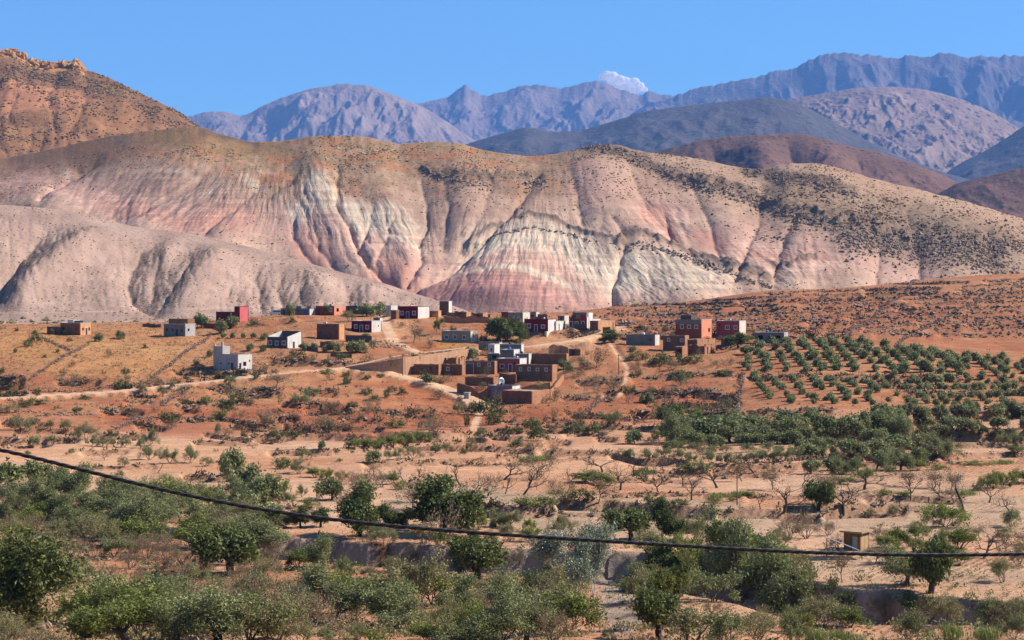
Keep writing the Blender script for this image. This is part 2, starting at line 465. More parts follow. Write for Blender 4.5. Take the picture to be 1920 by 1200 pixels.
# ------------------------------------------------------------------ where the houses stand (needed for the level pads under them)
# (name, label, px of the front left edge, of the near corner, of the right-hand end, top row, foot row, turn, front colour, side colour, front openings, side openings, extras)
HOUSES = [
 ("plaster_house", "low orange-brown house with pale roof boxes, far left on the crest", 113, 150, 172, 606, 628, 30, 'ochre', 'peach', [(.16, 'w'), (.46, 'w'), (.82, 'w')], [(.22, 'w'), (.55, 'D'), (.82, 'w')], dict(cabin=[(.25, .55, .2, .7, 1.0, 'cream'), (.55, .98, .3, .9, .8, 'grey')], base='dark')),
 ("house_annex", "low ochre annexe joined to the orange house at the far left", 88, 112, 118, 613, 627, 30, 'mud', 'mud', [(.3, 's'), (.7, 's')], [], {}),
 ("block_house", "grey block house with a brown upper wall on its roof", 307, 347, 367, 608, 630, 30, 'block', 'paleblock', [(.14, 'w'), (.42, 'w'), (.62, 'd'), (.85, 'w')], [(.3, 'w')], dict(cabin=[(.08, .98, .3, .95, 1.7, 'ochre')])),
 ("red_house", "dark red house with a pink tower, behind trees on the crest", 405, 446, 450, 585, 603, 30, 'red', 'red', [(.2, 'w'), (.6, 'w')], [], {}),
 ("tower_house", "tall pink tower of the red house on the crest", 443, 449, 466, 575, 604, 22, 'red', 'rose', [(.5, 's', 2.4)], [], dict(notch=True)),
 ("block_house", "white and grey block house with a corner turret, alone above the track", 400, 446, 473, 665, 695, 32, 'paleblock', 'whiteblock', [(.3, 's'), (.62, 's'), (.76, 'd')], [(.1, 'd'), (.48, 'W'), (.85, 's', .6)], dict(cabin=[(0.0, .38, 0.0, .5, 2.3, 'paleblock')], turret=True)),
 ("block_house", "low grey house with a blue door on the crest", 526, 580, 592, 579, 591, 30, 'grey', 'white', [(.12, 'd'), (.42, 'w'), (.62, 'w'), (.88, 'b')], [], dict(cabin=[(.5, .68, .2, .8, .9, 'grey'), (.86, .99, .3, .8, .9, 'grey')])),
 ("plaster_house", "brick-red house with a salmon side wall on the crest", 592, 626, 649, 574, 591, 30, 'brick', 'salmon', [(.18, 'd'), (.82, 'g')], [(.3, 'W')], {}),
 ("block_shed", "long dark grey flat-roofed building left of the round trees", 649, 682, 690, 574, 590, 26, 'darkgrey', 'darkgrey', [], [], {}),
 ("block_house", "roofless grey block house with a white side wall", 501, 538, 566, 632, 654, 34, 'darkgrey', 'white', [(.15, 'g'), (.48, 'g'), (.84, 'g')], [(.45, 'd')], dict(roofless=True, slant=1.7)),
 ("mud_house", "two-storey red mud-brick house with clutter on its roof", 594, 635, 647, 608, 637, 28, 'redmud', 'peach', [(.3, 'w', 2.4), (.5, 'w', 2.4), (.82, 'w', 2.4)], [(.5, 's', 2.4)], {}),
 ("plaster_house", "maroon house with white-framed windows and white side wall", 659, 696, 716, 602, 623, 30, 'maroon', 'whiteblock', [(.22, 'g'), (.5, 'D'), (.8, 'g')], [(.7, 's')], {}),
 ("block_shed", "white block shed beside the maroon crest house", 725, 733, 745, 573, 592, 24, 'whiteblock', 'whiteblock', [], [], {}),
 ("mud_house", "small square mud hut in front of the white shed", 733, 743, 746, 582, 598, 24, 'mud', 'mud', [(.5, 's')], [], {}),
 ("plaster_house", "maroon house with bright white side on the crest", 746, 783, 806, 575, 597, 30, 'maroon', 'white', [(.2, 'g'), (.5, 'D'), (.82, 'g')], [], {}),
 ("block_tower", "tall narrow brown tower with a white side on the crest", 824, 841, 848, 565, 591, 24, 'brown', 'white', [], [], {}),
 ("block_shed", "open lean-to shed beside the tower", 806, 822, 826, 583, 594, 24, 'peach', 'peach', [(.5, 'W')], [], {}),
 ("plaster_house", "long beige house with three shuttered windows", 828, 882, 896, 621, 643, 28, 'beige', 'cream', [(.16, 'g'), (.46, 'g'), (.78, 'g')], [(.4, 's')], {}),
 ("plaster_house", "cream two-window house behind the big green trees", 953, 980, 994, 586, 608, 28, 'beige', 'cream', [(.3, 'g'), (.72, 'g')], [(.6, 's')], {}),
 ("plaster_house", "rose-fronted house behind the cream house on the crest", 940, 953, 960, 585, 598, 28, 'brick', 'cream', [], [], {}),
 ("plaster_house", "small cream house right of the cream two-window house", 991, 1005, 1012, 585, 603, 26, 'beige', 'cream', [(.5, 'w')], [(.5, 's')], {}),
 ("plaster_house", "maroon house with a long white side wing, centre of the village", 983, 1027, 1043, 599, 622, 28, 'maroon', 'white', [(.2, 'g'), (.5, 'D'), (.8, 'g')], [(.8, 's')], dict(terrace=2.2)),
 ("block_house", "white block wing with a door behind the central maroon house", 1040, 1043, 1060, 603, 619, 20, 'white', 'white', [], [(.3, 'd'), (.75, 's')], {}),
 ("plaster_house", "two-storey reddish house with a grey upper floor and awnings", 1067, 1100, 1104, 595, 616, 24, 'brick', 'white', [(.42, 'g'), (.78, 'g'), (.12, 'D')], [], dict(cabin=[(.18, .98, .1, .98, 1.6, 'grey')], awning=True)),
 ("block_house", "white flat-roofed house beside the awning house", 1098, 1101, 1112, 586, 612, 22, 'grey', 'white', [], [(.3, 's', 2.5)], {}),
 ("block_shed", "low white wall block right of the awning house", 1108, 1112, 1126, 599, 606, 20, 'white', 'white', [], [], {}),
 ("mud_house", "square pale mud house at the road's end", 1106, 1121, 1154, 602, 619, 30, 'mud', 'sand', [], [], {}),
 ("block_shed", "open flat-roofed shed on white pillars above the grey house", 897, 936, 942, 642, 657, 24, 'grey', 'whiteblock', [(.5, 'X')], [], {}),
 ("block_house", "large unfinished grey and white house, upper block", 937, 977, 983, 646, 672, 24, 'grey', 'white', [(.75, 's', 2.5)], [], {}),
 ("block_house", "white-sided stair block left of the unfinished grey house", 925, 927, 938, 646, 668, 20, 'white', 'white', [(.5, 's')], [], {}),
 ("block_house", "low grey room in front of the unfinished house", 914, 935, 938, 663, 680, 26, 'grey', 'white', [(.6, 'W')], [], {}),
 ("block_house", "middle grey block of the unfinished house", 938, 963, 975, 656, 684, 26, 'grey', 'white', [(.3, 's', 2.0)], [], {}),
 ("block_house", "small grey and maroon room right of the unfinished house", 966, 991, 997, 664, 686, 26, 'grey', 'white', [], [], {}),
 ("mud_house", "long low mud house with uneven parapet, left end of compound", 776, 822, 826, 683, 703, 22, 'mud', 'mudlit', [(.7, 's')], [], dict(rough=.25)),
 ("mud_house", "low mud house with one small pale window beside the gate", 822, 866, 873, 683, 704, 22, 'mud', 'mudlit', [(.4, 'm')], [], dict(rough=.25)),
 ("mud_house", "ruined mud walls standing behind the low mud house", 828, 855, 872, 669, 686, 26, 'mud', 'mudlit', [(.35, 's')], [(.3, 'd'), (.7, 's')], dict(rough=.7, roofless=True)),
 ("mud_house", "mud house with a tall metal gate on its left", 873, 927, 932, 677, 702, 22, 'mud', 'mudlit', [(.12, 'G'), (.46, 'm', 1.0), (.82, 'm', 1.0)], [], dict(rough=.12)),
 ("plaster_house", "dusty pink house with a white door inside the compound", 931, 974, 988, 673, 698, 24, 'pink', 'white', [(.24, 'g'), (.6, 'D'), (.78, 's', .4)], [], {}),
 ("mud_house", "large two-storey mud house with four small windows", 967, 1035, 1045, 684, 716, 22, 'mud', 'mudlit', [(.13, 'm', 1.6), (.37, 'm', 1.6), (.6, 'm', 1.6), (.84, 'm', 1.6)], [], dict(rough=.12)),
 ("mud_house", "long mud house at the back right of the compound", 997, 1062, 1067, 663, 683, 18, 'mud', 'mudlit', [], [], dict(rough=.2)),
 ("mud_house", "small mud room with a dark doorway in the lower yard", 872, 925, 935, 707, 724, 22, 'mud', 'mudlit', [(.68, 'd')], [], dict(rough=.3)),
 ("plaster_house", "white and mauve hut in the lower yard", 914, 960, 976, 724, 742, 24, 'mauve', 'white', [(.5, 's')], [], dict(cop='grey')),
 ("mud_house", "square red mud-brick enclosure at the compound's foot", 941, 997, 1032, 733, 759, 30, 'redmud', 'mudlit', [], [], dict(rough=.12)),
 ("block_house", "low grey block shed with one window, right of the road", 1174, 1228, 1237, 628, 648, 22, 'block', 'whiteblock', [(.84, 'w')], [], {}),
 ("plaster_house", "two-storey orange house with a grey parapet and roof cabin", 1267, 1315, 1335, 600, 630, 30, 'terracotta', 'salmon', [(.24, 'g', 1.2), (.52, 'g', 1.2), (.8, 'g', 1.2)], [(.75, 'W')], dict(band='grey', cabin=[(.1, .52, .2, .7, 1.5, 'darkgrey')])),
 ("plaster_house", "dusty rose house with a cream side wall, right of the orange house", 1343, 1386, 1399, 602, 626, 26, 'pink', 'cream', [(.14, 's', .6), (.48, 'g', .3), (.84, 'g', .3)], [], {}),
 ("mud_house", "brown mud house with two pale windows below the orange house", 1243, 1284, 1292, 629, 657, 22, 'mud', 'mudlit', [(.26, 'm', 1.4), (.86, 'm', 1.4)], [], dict(rough=.12)),
 ("mud_house", "sunlit mud house with a sloping broken wall", 1289, 1307, 1342, 636, 660, 30, 'redmud', 'mudlit', [], [(.25, 's', 1.2), (.6, 's', 1.2)], dict(rough=.35)),
 ("mud_house", "low collapsed mud room in front of the sloping wall", 1290, 1321, 1342, 647, 664, 26, 'redmud', 'mudlit', [], [(.25, 'd'), (.6, 'd')], dict(rough=.6, roofless=True)),
 ("mud_house", "small open-fronted mud ruin among the bushes", 1266, 1279, 1290, 649, 670, 28, 'redmud', 'mudlit', [(.5, 'W')], [], dict(rough=.5)),
 ("block_house", "long grey block house with three windows above the orchard", 1415, 1470, 1478, 624, 644, 22, 'block', 'paleblock', [(.2, 'W'), (.5, 'w'), (.8, 'W')], [(.5, 's')], dict(cop='pale')),
 ("mud_house", "low mud house behind the broken walls right of the tower", 852, 874, 884, 584, 598, 26, 'mud', 'sand', [(.5, 's')], [], dict(rough=.3)),
 ("mud_house", "small sand-coloured mud house on the crest above the big trees", 888, 905, 915, 587, 601, 26, 'mud', 'sand', [(.5, 'd')], [], dict(rough=.3)),
 ("mud_house", "mud house half hidden behind the central maroon house", 1008, 1026, 1034, 589, 605, 26, 'mud', 'mudlit', [], [(.5, 's')], dict(rough=.2)),
 ("plaster_house", "small pale house behind the white block wing", 1046, 1058, 1067, 592, 607, 26, 'beige', 'cream', [(.5, 'w')], [], {}),
 ("mud_house", "low mud stable below the road bend", 1066, 1088, 1098, 654, 669, 26, 'mud', 'mudlit', [(.4, 'd')], [], dict(rough=.3)),
 ("mud_house", "mud shed left of the low grey block shed", 1130, 1144, 1152, 613, 627, 26, 'mud', 'sand', [(.5, 's')], [], dict(rough=.25)),
 ("mud_house", "small mud store below the dusty rose house", 1352, 1372, 1384, 633, 648, 28, 'mud', 'mudlit', [(.5, 'd')], [], dict(rough=.35)),
 ("mud_house", "roofless mud pen above the left end of the compound", 790, 812, 822, 667, 683, 26, 'mud', 'mudlit', [(.5, 'd')], [], dict(rough=.6, roofless=True)),
 ("block_shed", "little grey shed between the crest trees and the white shed", 700, 712, 718, 596, 606, 24, 'grey', 'white', [(.5, 'd')], [], {}),
 ("mud_house", "low mud room under the two-storey red mud-brick house", 600, 622, 632, 640, 652, 26, 'redmud', 'mudlit', [(.6, 'd')], [], dict(rough=.3)),
 ("well_hut", "small ochre hut with a pale door and flat reed roof", 1582, 1613, 1630, 1000, 1033, 34, 'ochre', 'sandlit', [(.66, 'P')], [], dict(flat_roof=True)),
]
HSPEC = []
for h in HOUSES:
    name, label, p0, p1, p2, top, base, th, fm, rm, fo, ro, ex = h
    Yb = depth_at(p1, base); s = FPX / Yb; th_ = R(th)
    c = P(p1, base, Yb)
    # exact sizes so that the far ends fall on their columns
    a0 = (p0 - CX) / FPX; a2 = (p2 - CX) / FPX
    W = (c.x - a0 * c.y) / (math.cos(th_) + a0 * math.sin(th_))
    D = (a2 * c.y - c.x) / (math.sin(th_) - a2 * math.cos(th_))
    D = min(max(D, 2.2), 16.0); W = max(W, 2.0)
    H = (base - top) / s
    HSPEC.append((h, c, th_, W, D, H))
    mx_, my_ = c.x + (-W * math.cos(th_) + D * math.sin(th_)) / 2, c.y + (W * math.sin(th_) + D * math.cos(th_)) / 2
    PADS.append((mx_, my_, c.z, 0.45 * max(W, D)))
# heaps of earth and rubble
for px, py, r_, h_ in [(548, 606, 3.6, 2.0), (1000, 712, 4.5, 2.2), (1100, 655, 5.0, 2.2), (1040, 660, 4.0, 2.0), (1075, 618, 2.5, 1.2), (487, 694, 1.6, 1.2), (1215, 618, 4.0, 1.4), (1360, 640, 4.0, 1.4), (1330, 690, 3.5, 1.0), (690, 712, 3.5, 1.5), (455, 702, 3.0, 1.0)]:
    Yb = depth_at(px, py); HEAPS.append(((px - CX) / FPX * Yb, Yb, r_, h_))
# the retaining wall under the upper road: foot and top rows
RETAIN = [(648, 691, 688), (700, 697, 680), (756, 699, 671), (830, 684, 661), (896, 667, 651)]
RET = [(px, depth_at(px, fy), fy, ty) for px, fy, ty in RETAIN]
# ------------------------------------------------------------------ hills and mountains behind (polar height fields with real depth)
def hill_grid(px0, px1, nc, nr, crest, base, Y0, Yc, s_max=1.18, prof=1.0, back=1.3, crest_smooth=True, crest_rough=0.0, rough_f=0.05, seed=0):
    pxs = columns(px0, px1, nc); s = np.linspace(0, s_max, nr)
    PX, S = np.meshgrid(pxs, s)
    pyc = interp(pxs, crest, crest_smooth)
    if crest_rough:
        rgh = crest_rough * fbm(pxs * rough_f, pxs * 0, 5, seed + 90, gain=0.55)
    else: rgh = pxs * 0
    pyb = interp(pxs, base)
    y0 = interp(pxs, Y0); yc = interp(pxs, Yc)
    Y = y0[None] + S * (yc - y0)[None]
    f = np.where(S <= 1, np.clip(S, 0, 1) ** prof, 1.0)
    # the fine shape of the skyline fades out down the slope
    kw = max(3, int(70 / np.median(np.diff(pxs)))); ker = np.hanning(2 * kw + 1); ker /= ker.sum()
    pys = np.convolve(np.pad(pyc, kw, mode='edge'), ker, 'valid')
    wt = sstep(0.45, 1.0, S)
    pcm = pys[None] * (1 - wt) + pyc[None] * wt + rgh[None] * sstep(0.9, 1.0, S)
    pyc = pyc + rgh
    PY = pyb[None] + (pcm - pyb[None]) * f
    z = (HY - PY) / FPX * Y
    # behind the crest the ground falls away
    zc = (HY - pyc) / FPX * yc; zb = (HY - pyb) / FPX * y0
    over = np.clip(S - 1, 0, None)
    z = np.where(S > 1, zc[None] - (zc - zb)[None] * over * back, z)
    X = (PX - CX) / FPX * Y
    return PX, PY, S, X, Y, z

def sheet_obj(name, X, Y, z, mat, attrs, kind="structure", label=None):
    nr, nc = X.shape
    v = np.stack([X, Y, z], -1).reshape(-1, 3)
    me = np_mesh(name, v, grid_faces(nr, nc), True, {k: a.reshape(-1, *a.shape[2:]) for k, a in attrs.items()})
    o = link_mesh(name, me, mat)
    o["kind"] = kind
    if label: o["label"] = label
    return o

def gully(PX, PY, pts, w, d, sharp=1.0, taper=0.35):
    """V-shaped cut along an image polyline on the hill; w in px, d in metres; shallow at its upper end"""
    jx = 5 * fbm(PX / 23, PY / 23, 3, int(pts[0][0]) % 97)
    dist, fr = polyline_dist(PX + jx, PY + jx * 0.6, pts)
    prof = np.exp(-(dist / (0.75 * w)) ** sharp)
    return -0.42 * d * prof * (taper + (1 - taper) * fr)

def spur(PX, PY, pts, w, d, taper=0.6):
    dist, fr = polyline_dist(PX, PY, pts)
    return 0.75 * d * np.exp(-(dist / w) ** 2) * (taper + (1 - taper) * fr)

_BN = {}
def blob(PX, PY, cx, cy_, rx, ry, rot=0.0, rough=0.35, seed=0, soft=0.35):
    c, s_ = math.cos(R(rot)), math.sin(R(rot))
    dx, dy = PX - cx, PY - cy_
    u = (dx * c + dy * s_) / rx; v = (-dx * s_ + dy * c) / ry
    k = (id(PX), seed)
    if k not in _BN: _BN[k] = fbm(PX / 17, PY / 17, 4, seed + 3)
    d = np.sqrt(u * u + v * v) + rough * _BN[k]
    return 1 - sstep(1 - soft, 1 + soft, d)

TAN = lin(200, 164, 138); TAN2 = lin(188, 150, 126); WHITE = lin(222, 202, 174); PINK = lin(204, 158, 140); RED = lin(184, 120, 100)
MAUVE = lin(168, 112, 106); OLIVE = lin(150, 118, 74); ORANGE = lin(186, 122, 80); GREYT = lin(168, 142, 122); DARKROCK = lin(112, 92, 78); BURNT = lin(120, 88, 66)

# ---- B: the striped badland ridge
CREST_B = [(-300, 310), (0, 296), (110, 276), (210, 254), (290, 244), (330, 240), (370, 238), (420, 252), (480, 266), (540, 262), (600, 254), (650, 254), (690, 257), (720, 263), (750, 269), (790, 266), (850, 267), (900, 279), (960, 289),
           (1000, 292), (1040, 288), (1090, 278), (1130, 271), (1160, 272), (1190, 280), (1260, 290), (1340, 303), (1400, 315), (1430, 316), (1480, 306), (1530, 306), (1580, 316), (1640, 335), (1720, 354), (1800, 375),
           (1870, 395), (1920, 410), (2060, 446), (2250, 490)]
PX, PY, S, X, Y, z = hill_grid(-260, 2180, 940, 310, CREST_B, [(-300, 600), (700, 600), (1000, 600), (1500, 606), (2250, 606)],
                               [(-300, 1250), (700, 1230), (1000, 1200), (1500, 1180), (2250, 1150)], [(-300, 1800), (300, 1800), (600, 1760), (1000, 1720), (1500, 1640), (2250, 1540)], s_max=1.15, prof=1.18, crest_rough=3.0, rough_f=0.03)
fadeC = 1 - sstep(0.86, 1.0, S)
fadeB = sstep(0.0, 0.08, S)
dz = np.zeros_like(z)
# broad spurs and re-entrants
for pts, w, d in [
    ([(990, 395), (985, 440), (960, 520), (930, 590)], 110, 20), ([(1215, 470), (1260, 520), (1300, 580)], 62, 12),
    ([(590, 300), (600, 360), (640, 430), (690, 500)], 38, 9), ([(715, 330), (730, 400), (760, 470), (770, 520)], 42, 10),
    ([(470, 330), (430, 400), (420, 450)], 55, 9), ([(250, 300), (180, 360), (110, 400)], 55, 10), ([(350, 300), (300, 380), (270, 430)], 48, 9),
    ([(1120, 290), (1130, 350), (1160, 430)], 60, 9), ([(1340, 340), (1370, 420), (1400, 520)], 60, 10), ([(1560, 340), (1590, 430), (1600, 560)], 70, 9),
    ([(1780, 400), (1790, 470), (1800, 560)], 60, 8), ([(860, 300), (880, 370), (880, 430)], 45, 6), ([(30, 300), (20, 360), (60, 400)], 60, 8), ([(1480, 370), (1500, 470), (1490, 560)], 40, 7)]:
    dz += spur(PX, PY, pts, w, d)
# gullies
for pts, w, d in [
    ([(1012, 335), (985, 385), (945, 435), (900, 478), (850, 512), (790, 540), (735, 575), (700, 600)], 20, 24),
    ([(1150, 430), (1172, 470), (1165, 500), (1150, 530), (1145, 590)], 13, 15),
    ([(632, 320), (634, 365), (630, 395), (655, 435), (668, 470), (690, 505), (745, 545)], 12, 16),
    ([(790, 340), (800, 385), (800, 430), (785, 460), (792, 500), (765, 540)], 13, 14),
    ([(555, 400), (548, 440), (575, 480), (610, 510)], 9, 8), ([(585, 420), (600, 470), (640, 515)], 8, 7), ([(700, 395), (690, 440), (672, 480)], 8, 8), ([(740, 420), (720, 470), (705, 505)], 6, 5),
    ([(500, 335), (470, 370), (440, 400), (385, 440)], 14, 12), ([(390, 330), (330, 375), (260, 410), (215, 415)], 14, 13), ([(560, 330), (520, 360), (495, 375)], 10, 7),
    ([(180, 300), (140, 340), (100, 370), (76, 395)], 14, 12), ([(60, 290), (10, 330), (-60, 350)], 20, 9), ([(300, 260), (230, 300), (150, 320)], 24, 10),
    ([(1180, 320), (1210, 390), (1250, 440), (1300, 490)], 14, 9), ([(1245, 400), (1255, 440), (1262, 452)], 7, 7), ([(1300, 360), (1330, 430), (1350, 500)], 12, 8),
    ([(1430, 360), (1420, 430), (1395, 500), (1380, 540)], 13, 10), ([(1500, 400), (1470, 460), (1450, 530)], 12, 8), ([(1620, 400), (1650, 470), (1640, 560)], 16, 10), ([(1700, 400), (1720, 480), (1730, 560)], 14, 9),
    ([(1850, 420), (1860, 490), (1880, 560)], 14, 9), ([(930, 320), (920, 370), (900, 430), (860, 480)], 16, 8), ([(830, 330), (840, 400), (830, 470)], 9, 5), ([(1060, 310), (1080, 370), (1090, 430)], 16, 6)]:
    dz += gully(PX, PY, pts, w, d)
# branching rills: ridged noise stretched down the slope, strong on the bare badland bands
KX = interp(PX, [(-400, 1.2), (380, 1.1), (480, .4), (560, -.6), (780, -.8), (840, .9), (1000, .1), (1130, -.8), (1250, -1.0), (1450, -.7), (1700, -.2), (2300, .3)])
warp = 16 * fbm(PX / 70, PY / 70, 3, 51) - KX * (590 - PY) * 0.55
rill = ridged((PX + warp + 10 * fbm(PX / 40, PY / 40, 3, 59)) / 30, PY / 95, 3, 52)
rill_f = ridged((PX + warp) / 9.5, PY / 62, 3, 53)
bare = np.zeros_like(z)
for a in [(600, 400, 60, 70), (720, 455, 85, 70), (985, 515, 190, 90), (1270, 530, 120, 50), (330, 380, 190, 60), (1240, 430, 60, 50), (1450, 510, 130, 40)]:
    bare = np.maximum(bare, blob(PX, PY, *a, seed=5, soft=0.45))
dz += -1.2 * (rill - 0.35) * (0.35 + 0.65 * bare) - 0.55 * (rill_f - 0.3) * (0.15 + bare)
dz += 2.2 * fbm(X / 70, Y / 70, 4, 54) + 0.45 * fbm(X / 12, Y / 12, 3, 55)
# rocky outcrop bands: low cliffs
out = np.zeros_like(z)
for pts, w, h in [([(1110, 272), (1150, 280), (1200, 300), (1280, 338), (1380, 365), (1480, 400), (1580, 425), (1700, 440)], 13, 6.0), ([(1400, 320), (1500, 335), (1600, 365)], 10, 3.5),
                  ([(1165, 468), (1195, 459), (1240, 468), (1300, 486), (1380, 515), (1440, 538)], 8, 5.0), ([(795, 318), (830, 330), (880, 343), (930, 350)], 8, 4.5), ([(985, 350), (1000, 338), (1020, 345)], 8, 4.0),
                  ([(880, 470), (930, 440), (1000, 425), (1070, 440), (1130, 462), (1170, 475)], 4, 2.5), ([(205, 250), (240, 268)], 9, 6.0), ([(380, 245), (440, 258), (480, 270)], 7, 3.0), ([(1600, 440), (1720, 450), (1850, 470)], 40, 2.5),
                  ([(1440, 500), (1480, 515), (1530, 495)], 5, 3.0)]:
    d, fr = polyline_dist(PX, PY + 6 * fbm(PX / 20, PY / 20, 3, 57), pts)
    m = np.exp(-(d / w) ** 2)
    out = np.maximum(out, m)
    dz += 0.5 * h * m * (0.3 + 1.4 * ridged(X / 16, Y / 22, 3, 58))
z = z + 1.2 * dz * fadeC * fadeB
PYs = HY - z / Y * FPX
# tint
strat = PY + 0.10 * PX * 0 + 9 * fbm(PX / 120, PY / 60, 3, 60)
stripe = 0.5 + 0.5 * np.sin((z + 3 * fbm(X / 40, Y / 40, 3, 61)) * 0.95)
stripe2 = 0.5 + 0.5 * np.sin((z + 2 * fbm(X / 25, Y / 25, 3, 62)) * 2.7)
nz = fbm(PX / 90, PY / 45, 4, 63); nz2 = fbm(PX / 14, PY / 14, 4, 64)
col = mix(np.broadcast_to(TAN, z.shape + (3,)), TAN2, np.clip(0.5 + nz * 1.4, 0, 1))
topz = sstep(0.62, 0.86, S + 0.13 * nz + 0.06 * nz2)
left_top = 1 - sstep(980, 1150, PX)
col = mix(col, OLIVE, topz * (0.35 + 0.5 * left_top) * np.clip(0.75 + nz2, 0.2, 1))
col = mix(col, ORANGE, topz * left_top * np.clip(0.1 + 1.8 * fbm(PX / 50, PY / 22, 3, 65), 0, 0.75))
def lay(c, m, k=1.0):
    global col
    col = mix(col, np.asarray(c), np.clip(m * k, 0, 1))
for a in [(300, 385, 230, 52, 10), (600, 450, 80, 52, 28), (735, 490, 75, 42, 20), (960, 535, 190, 58, 2), (60, 350, 110, 40, 10), (1240, 410, 60, 50, 40), (1470, 480, 150, 46, 5), (1690, 500, 80, 40, 10), (1120, 350, 60, 45, 0)]:
    lay(PINK, blob(PX, PY, *a, seed=6, soft=0.5), 0.62 * (0.65 + 0.5 * stripe))
for a in [(420, 410, 60, 26, 8), (300, 415, 130, 16, 12), (585, 468, 45, 30, 35), (735, 520, 50, 22, 15), (900, 560, 170, 22, 4), (1225, 415, 28, 34, 45), (1255, 438, 10, 16, 0), (1450, 495, 60, 12, 10), (1530, 492, 26, 7, 12), (1330, 460, 40, 16, 30), (700, 545, 70, 14, 20)]:
    lay(RED, blob(PX, PY, *a, seed=7, soft=0.5), 0.5)
for a in [(870, 570, 120, 20, 3), (960, 582, 160, 16, 0)]:
    lay(MAUVE, blob(PX, PY, *a, seed=8, soft=0.5), 0.6)
for a in [(604, 372, 26, 46, -32), (660, 405, 20, 26, 10), (735, 425, 62, 28, 18), (690, 430, 30, 20, 0), (1000, 470, 128, 34, 4), (1105, 505, 62, 30, 35), (930, 490, 70, 18, -12), (1255, 530, 110, 38, 8), (1185, 515, 32, 30, 0), (560, 400, 20, 18, 20), (980, 545, 110, 7, 3),
          (470, 350, 26, 9, 25), (330, 335, 60, 4, 6), (395, 362, 26, 5, -38), (120, 320, 10, 22, -20), (760, 470, 40, 8, 18)]:
    lay(WHITE, blob(PX, PY, *a, seed=9, soft=0.45), 0.72 * np.clip(0.6 + 0.45 * stripe + 0.5 * (0.5 - rill_f), 0, 1))
lay(WHITE * 0.9, bare * sstep(0.5, 0.95, stripe2) * 0.25)
lay(PINK * 0.72, bare * (rill_f > 0.55) * 0.35)
lay(lin(148, 120, 102), blob(PX, PY, 290, 345, 220, 44, 8, seed=12, soft=0.5), 0.6)
lay(lin(160, 128, 108), blob(PX, PY, 860, 390, 150, 80, 0, seed=13, soft=0.6), 0.4)
lay(BURNT, blob(PX, PY, 120, 280, 260, 44, -8, seed=11, soft=0.5), 0.8)
lay(OLIVE * 0.85, blob(PX, PY, 400, 268, 120, 26, 8, seed=14, soft=0.5), 0.6)
lay(DARKROCK, np.clip(out * 1.3 + out * nz2, 0, 1), 0.75)
right_dark = sstep(1380, 1500, PX) * sstep(0, 40, PYs - interp(PX, CREST_B) - 8) * (1 - sstep(95, 165, PYs - interp(PX, CREST_B) + 20 * nz))
lay(lin(140, 116, 92), right_dark, 0.55)
spk = 0.10 + 0.22 * topz + 0.10 * np.clip(nz2, 0, 1) + 0.22 * right_dark - 0.30 * bare
mat_hill = terrain_mat("badland_hill", fine=4.0, mid=30.0, bump=0.5, bump_dist=1.6, vary=0.16, speck=(3.4, "scrub", tuple(lin(108, 92, 62))))
nt = mat_hill.node_tree; L = nt.links.new     # thin strata and rills finer than the mesh
bs_ = next(n for n in nt.nodes if n.type == 'BSDF_PRINCIPLED'); bp_ = next(n for n in nt.nodes if n.type == 'BUMP')
src = bs_.inputs["Base Color"].links[0].from_socket
st = nd(nt, "ShaderNodeAttribute", attribute_name="strat"); ba = nd(nt, "ShaderNodeAttribute", attribute_name="bare"); ge = nd(nt, "ShaderNodeNewGeometry"); sx = nd(nt, "ShaderNodeSeparateXYZ"); L(ge.outputs["Position"], sx.inputs[0])
def noise_of(vec_x, fx, vec_y, fy, detail=3):
    c = nd(nt, "ShaderNodeCombineXYZ"); a_ = nd(nt, "ShaderNodeMath", operation='MULTIPLY'); L(vec_x, a_.inputs[0]); a_.inputs[1].default_value = fx; b_ = nd(nt, "ShaderNodeMath", operation='MULTIPLY'); L(vec_y, b_.inputs[0]); b_.inputs[1].default_value = fy
    L(a_.outputs[0], c.inputs[0]); L(b_.outputs[0], c.inputs[1]); n = nd(nt, "ShaderNodeTexNoise"); n.inputs["Scale"].default_value = 1.0; n.inputs["Detail"].default_value = detail; n.inputs["Roughness"].default_value = 0.6; L(c.outputs[0], n.inputs["Vector"]); return n.outputs[0]
band = noise_of(st.outputs["Fac"], 0.30, sx.outputs[0], 0.011, 3)
ru = nd(nt, "ShaderNodeAttribute", attribute_name="rillu"); rl = noise_of(ru.outputs["Fac"], 0.16, st.outputs["Fac"], 0.02, 4)
r1 = nd(nt, "ShaderNodeMapRange"); r1.inputs["From Min"].default_value = 0.36; r1.inputs["From Max"].default_value = 0.64; r1.inputs["To Min"].default_value = 0.82; r1.inputs["To Max"].default_value = 1.18; L(band, r1.inputs[0])
r2 = nd(nt, "ShaderNodeMapRange"); r2.inputs["From Min"].default_value = 0.38; r2.inputs["From Max"].default_value = 0.56; r2.inputs["To Min"].default_value = 0.78; r2.inputs["To Max"].default_value = 1.06; L(rl, r2.inputs[0])
mm = nd(nt, "ShaderNodeMath", operation='MULTIPLY'); L(r1.outputs[0], mm.inputs[0]); L(r2.outputs[0], mm.inputs[1])
sb = nd(nt, "ShaderNodeMath", operation='SUBTRACT'); L(mm.outputs[0], sb.inputs[0]); sb.inputs[1].default_value = 1.0
k1 = nd(nt, "ShaderNodeMath", operation='MULTIPLY_ADD'); L(ba.outputs["Fac"], k1.inputs[0]); k1.inputs[1].default_value = 0.75; k1.inputs[2].default_value = 0.1
k2 = nd(nt, "ShaderNodeMath", operation='MULTIPLY_ADD'); L(sb.outputs[0], k2.inputs[0]); L(k1.outputs[0], k2.inputs[1]); k2.inputs[2].default_value = 1.0
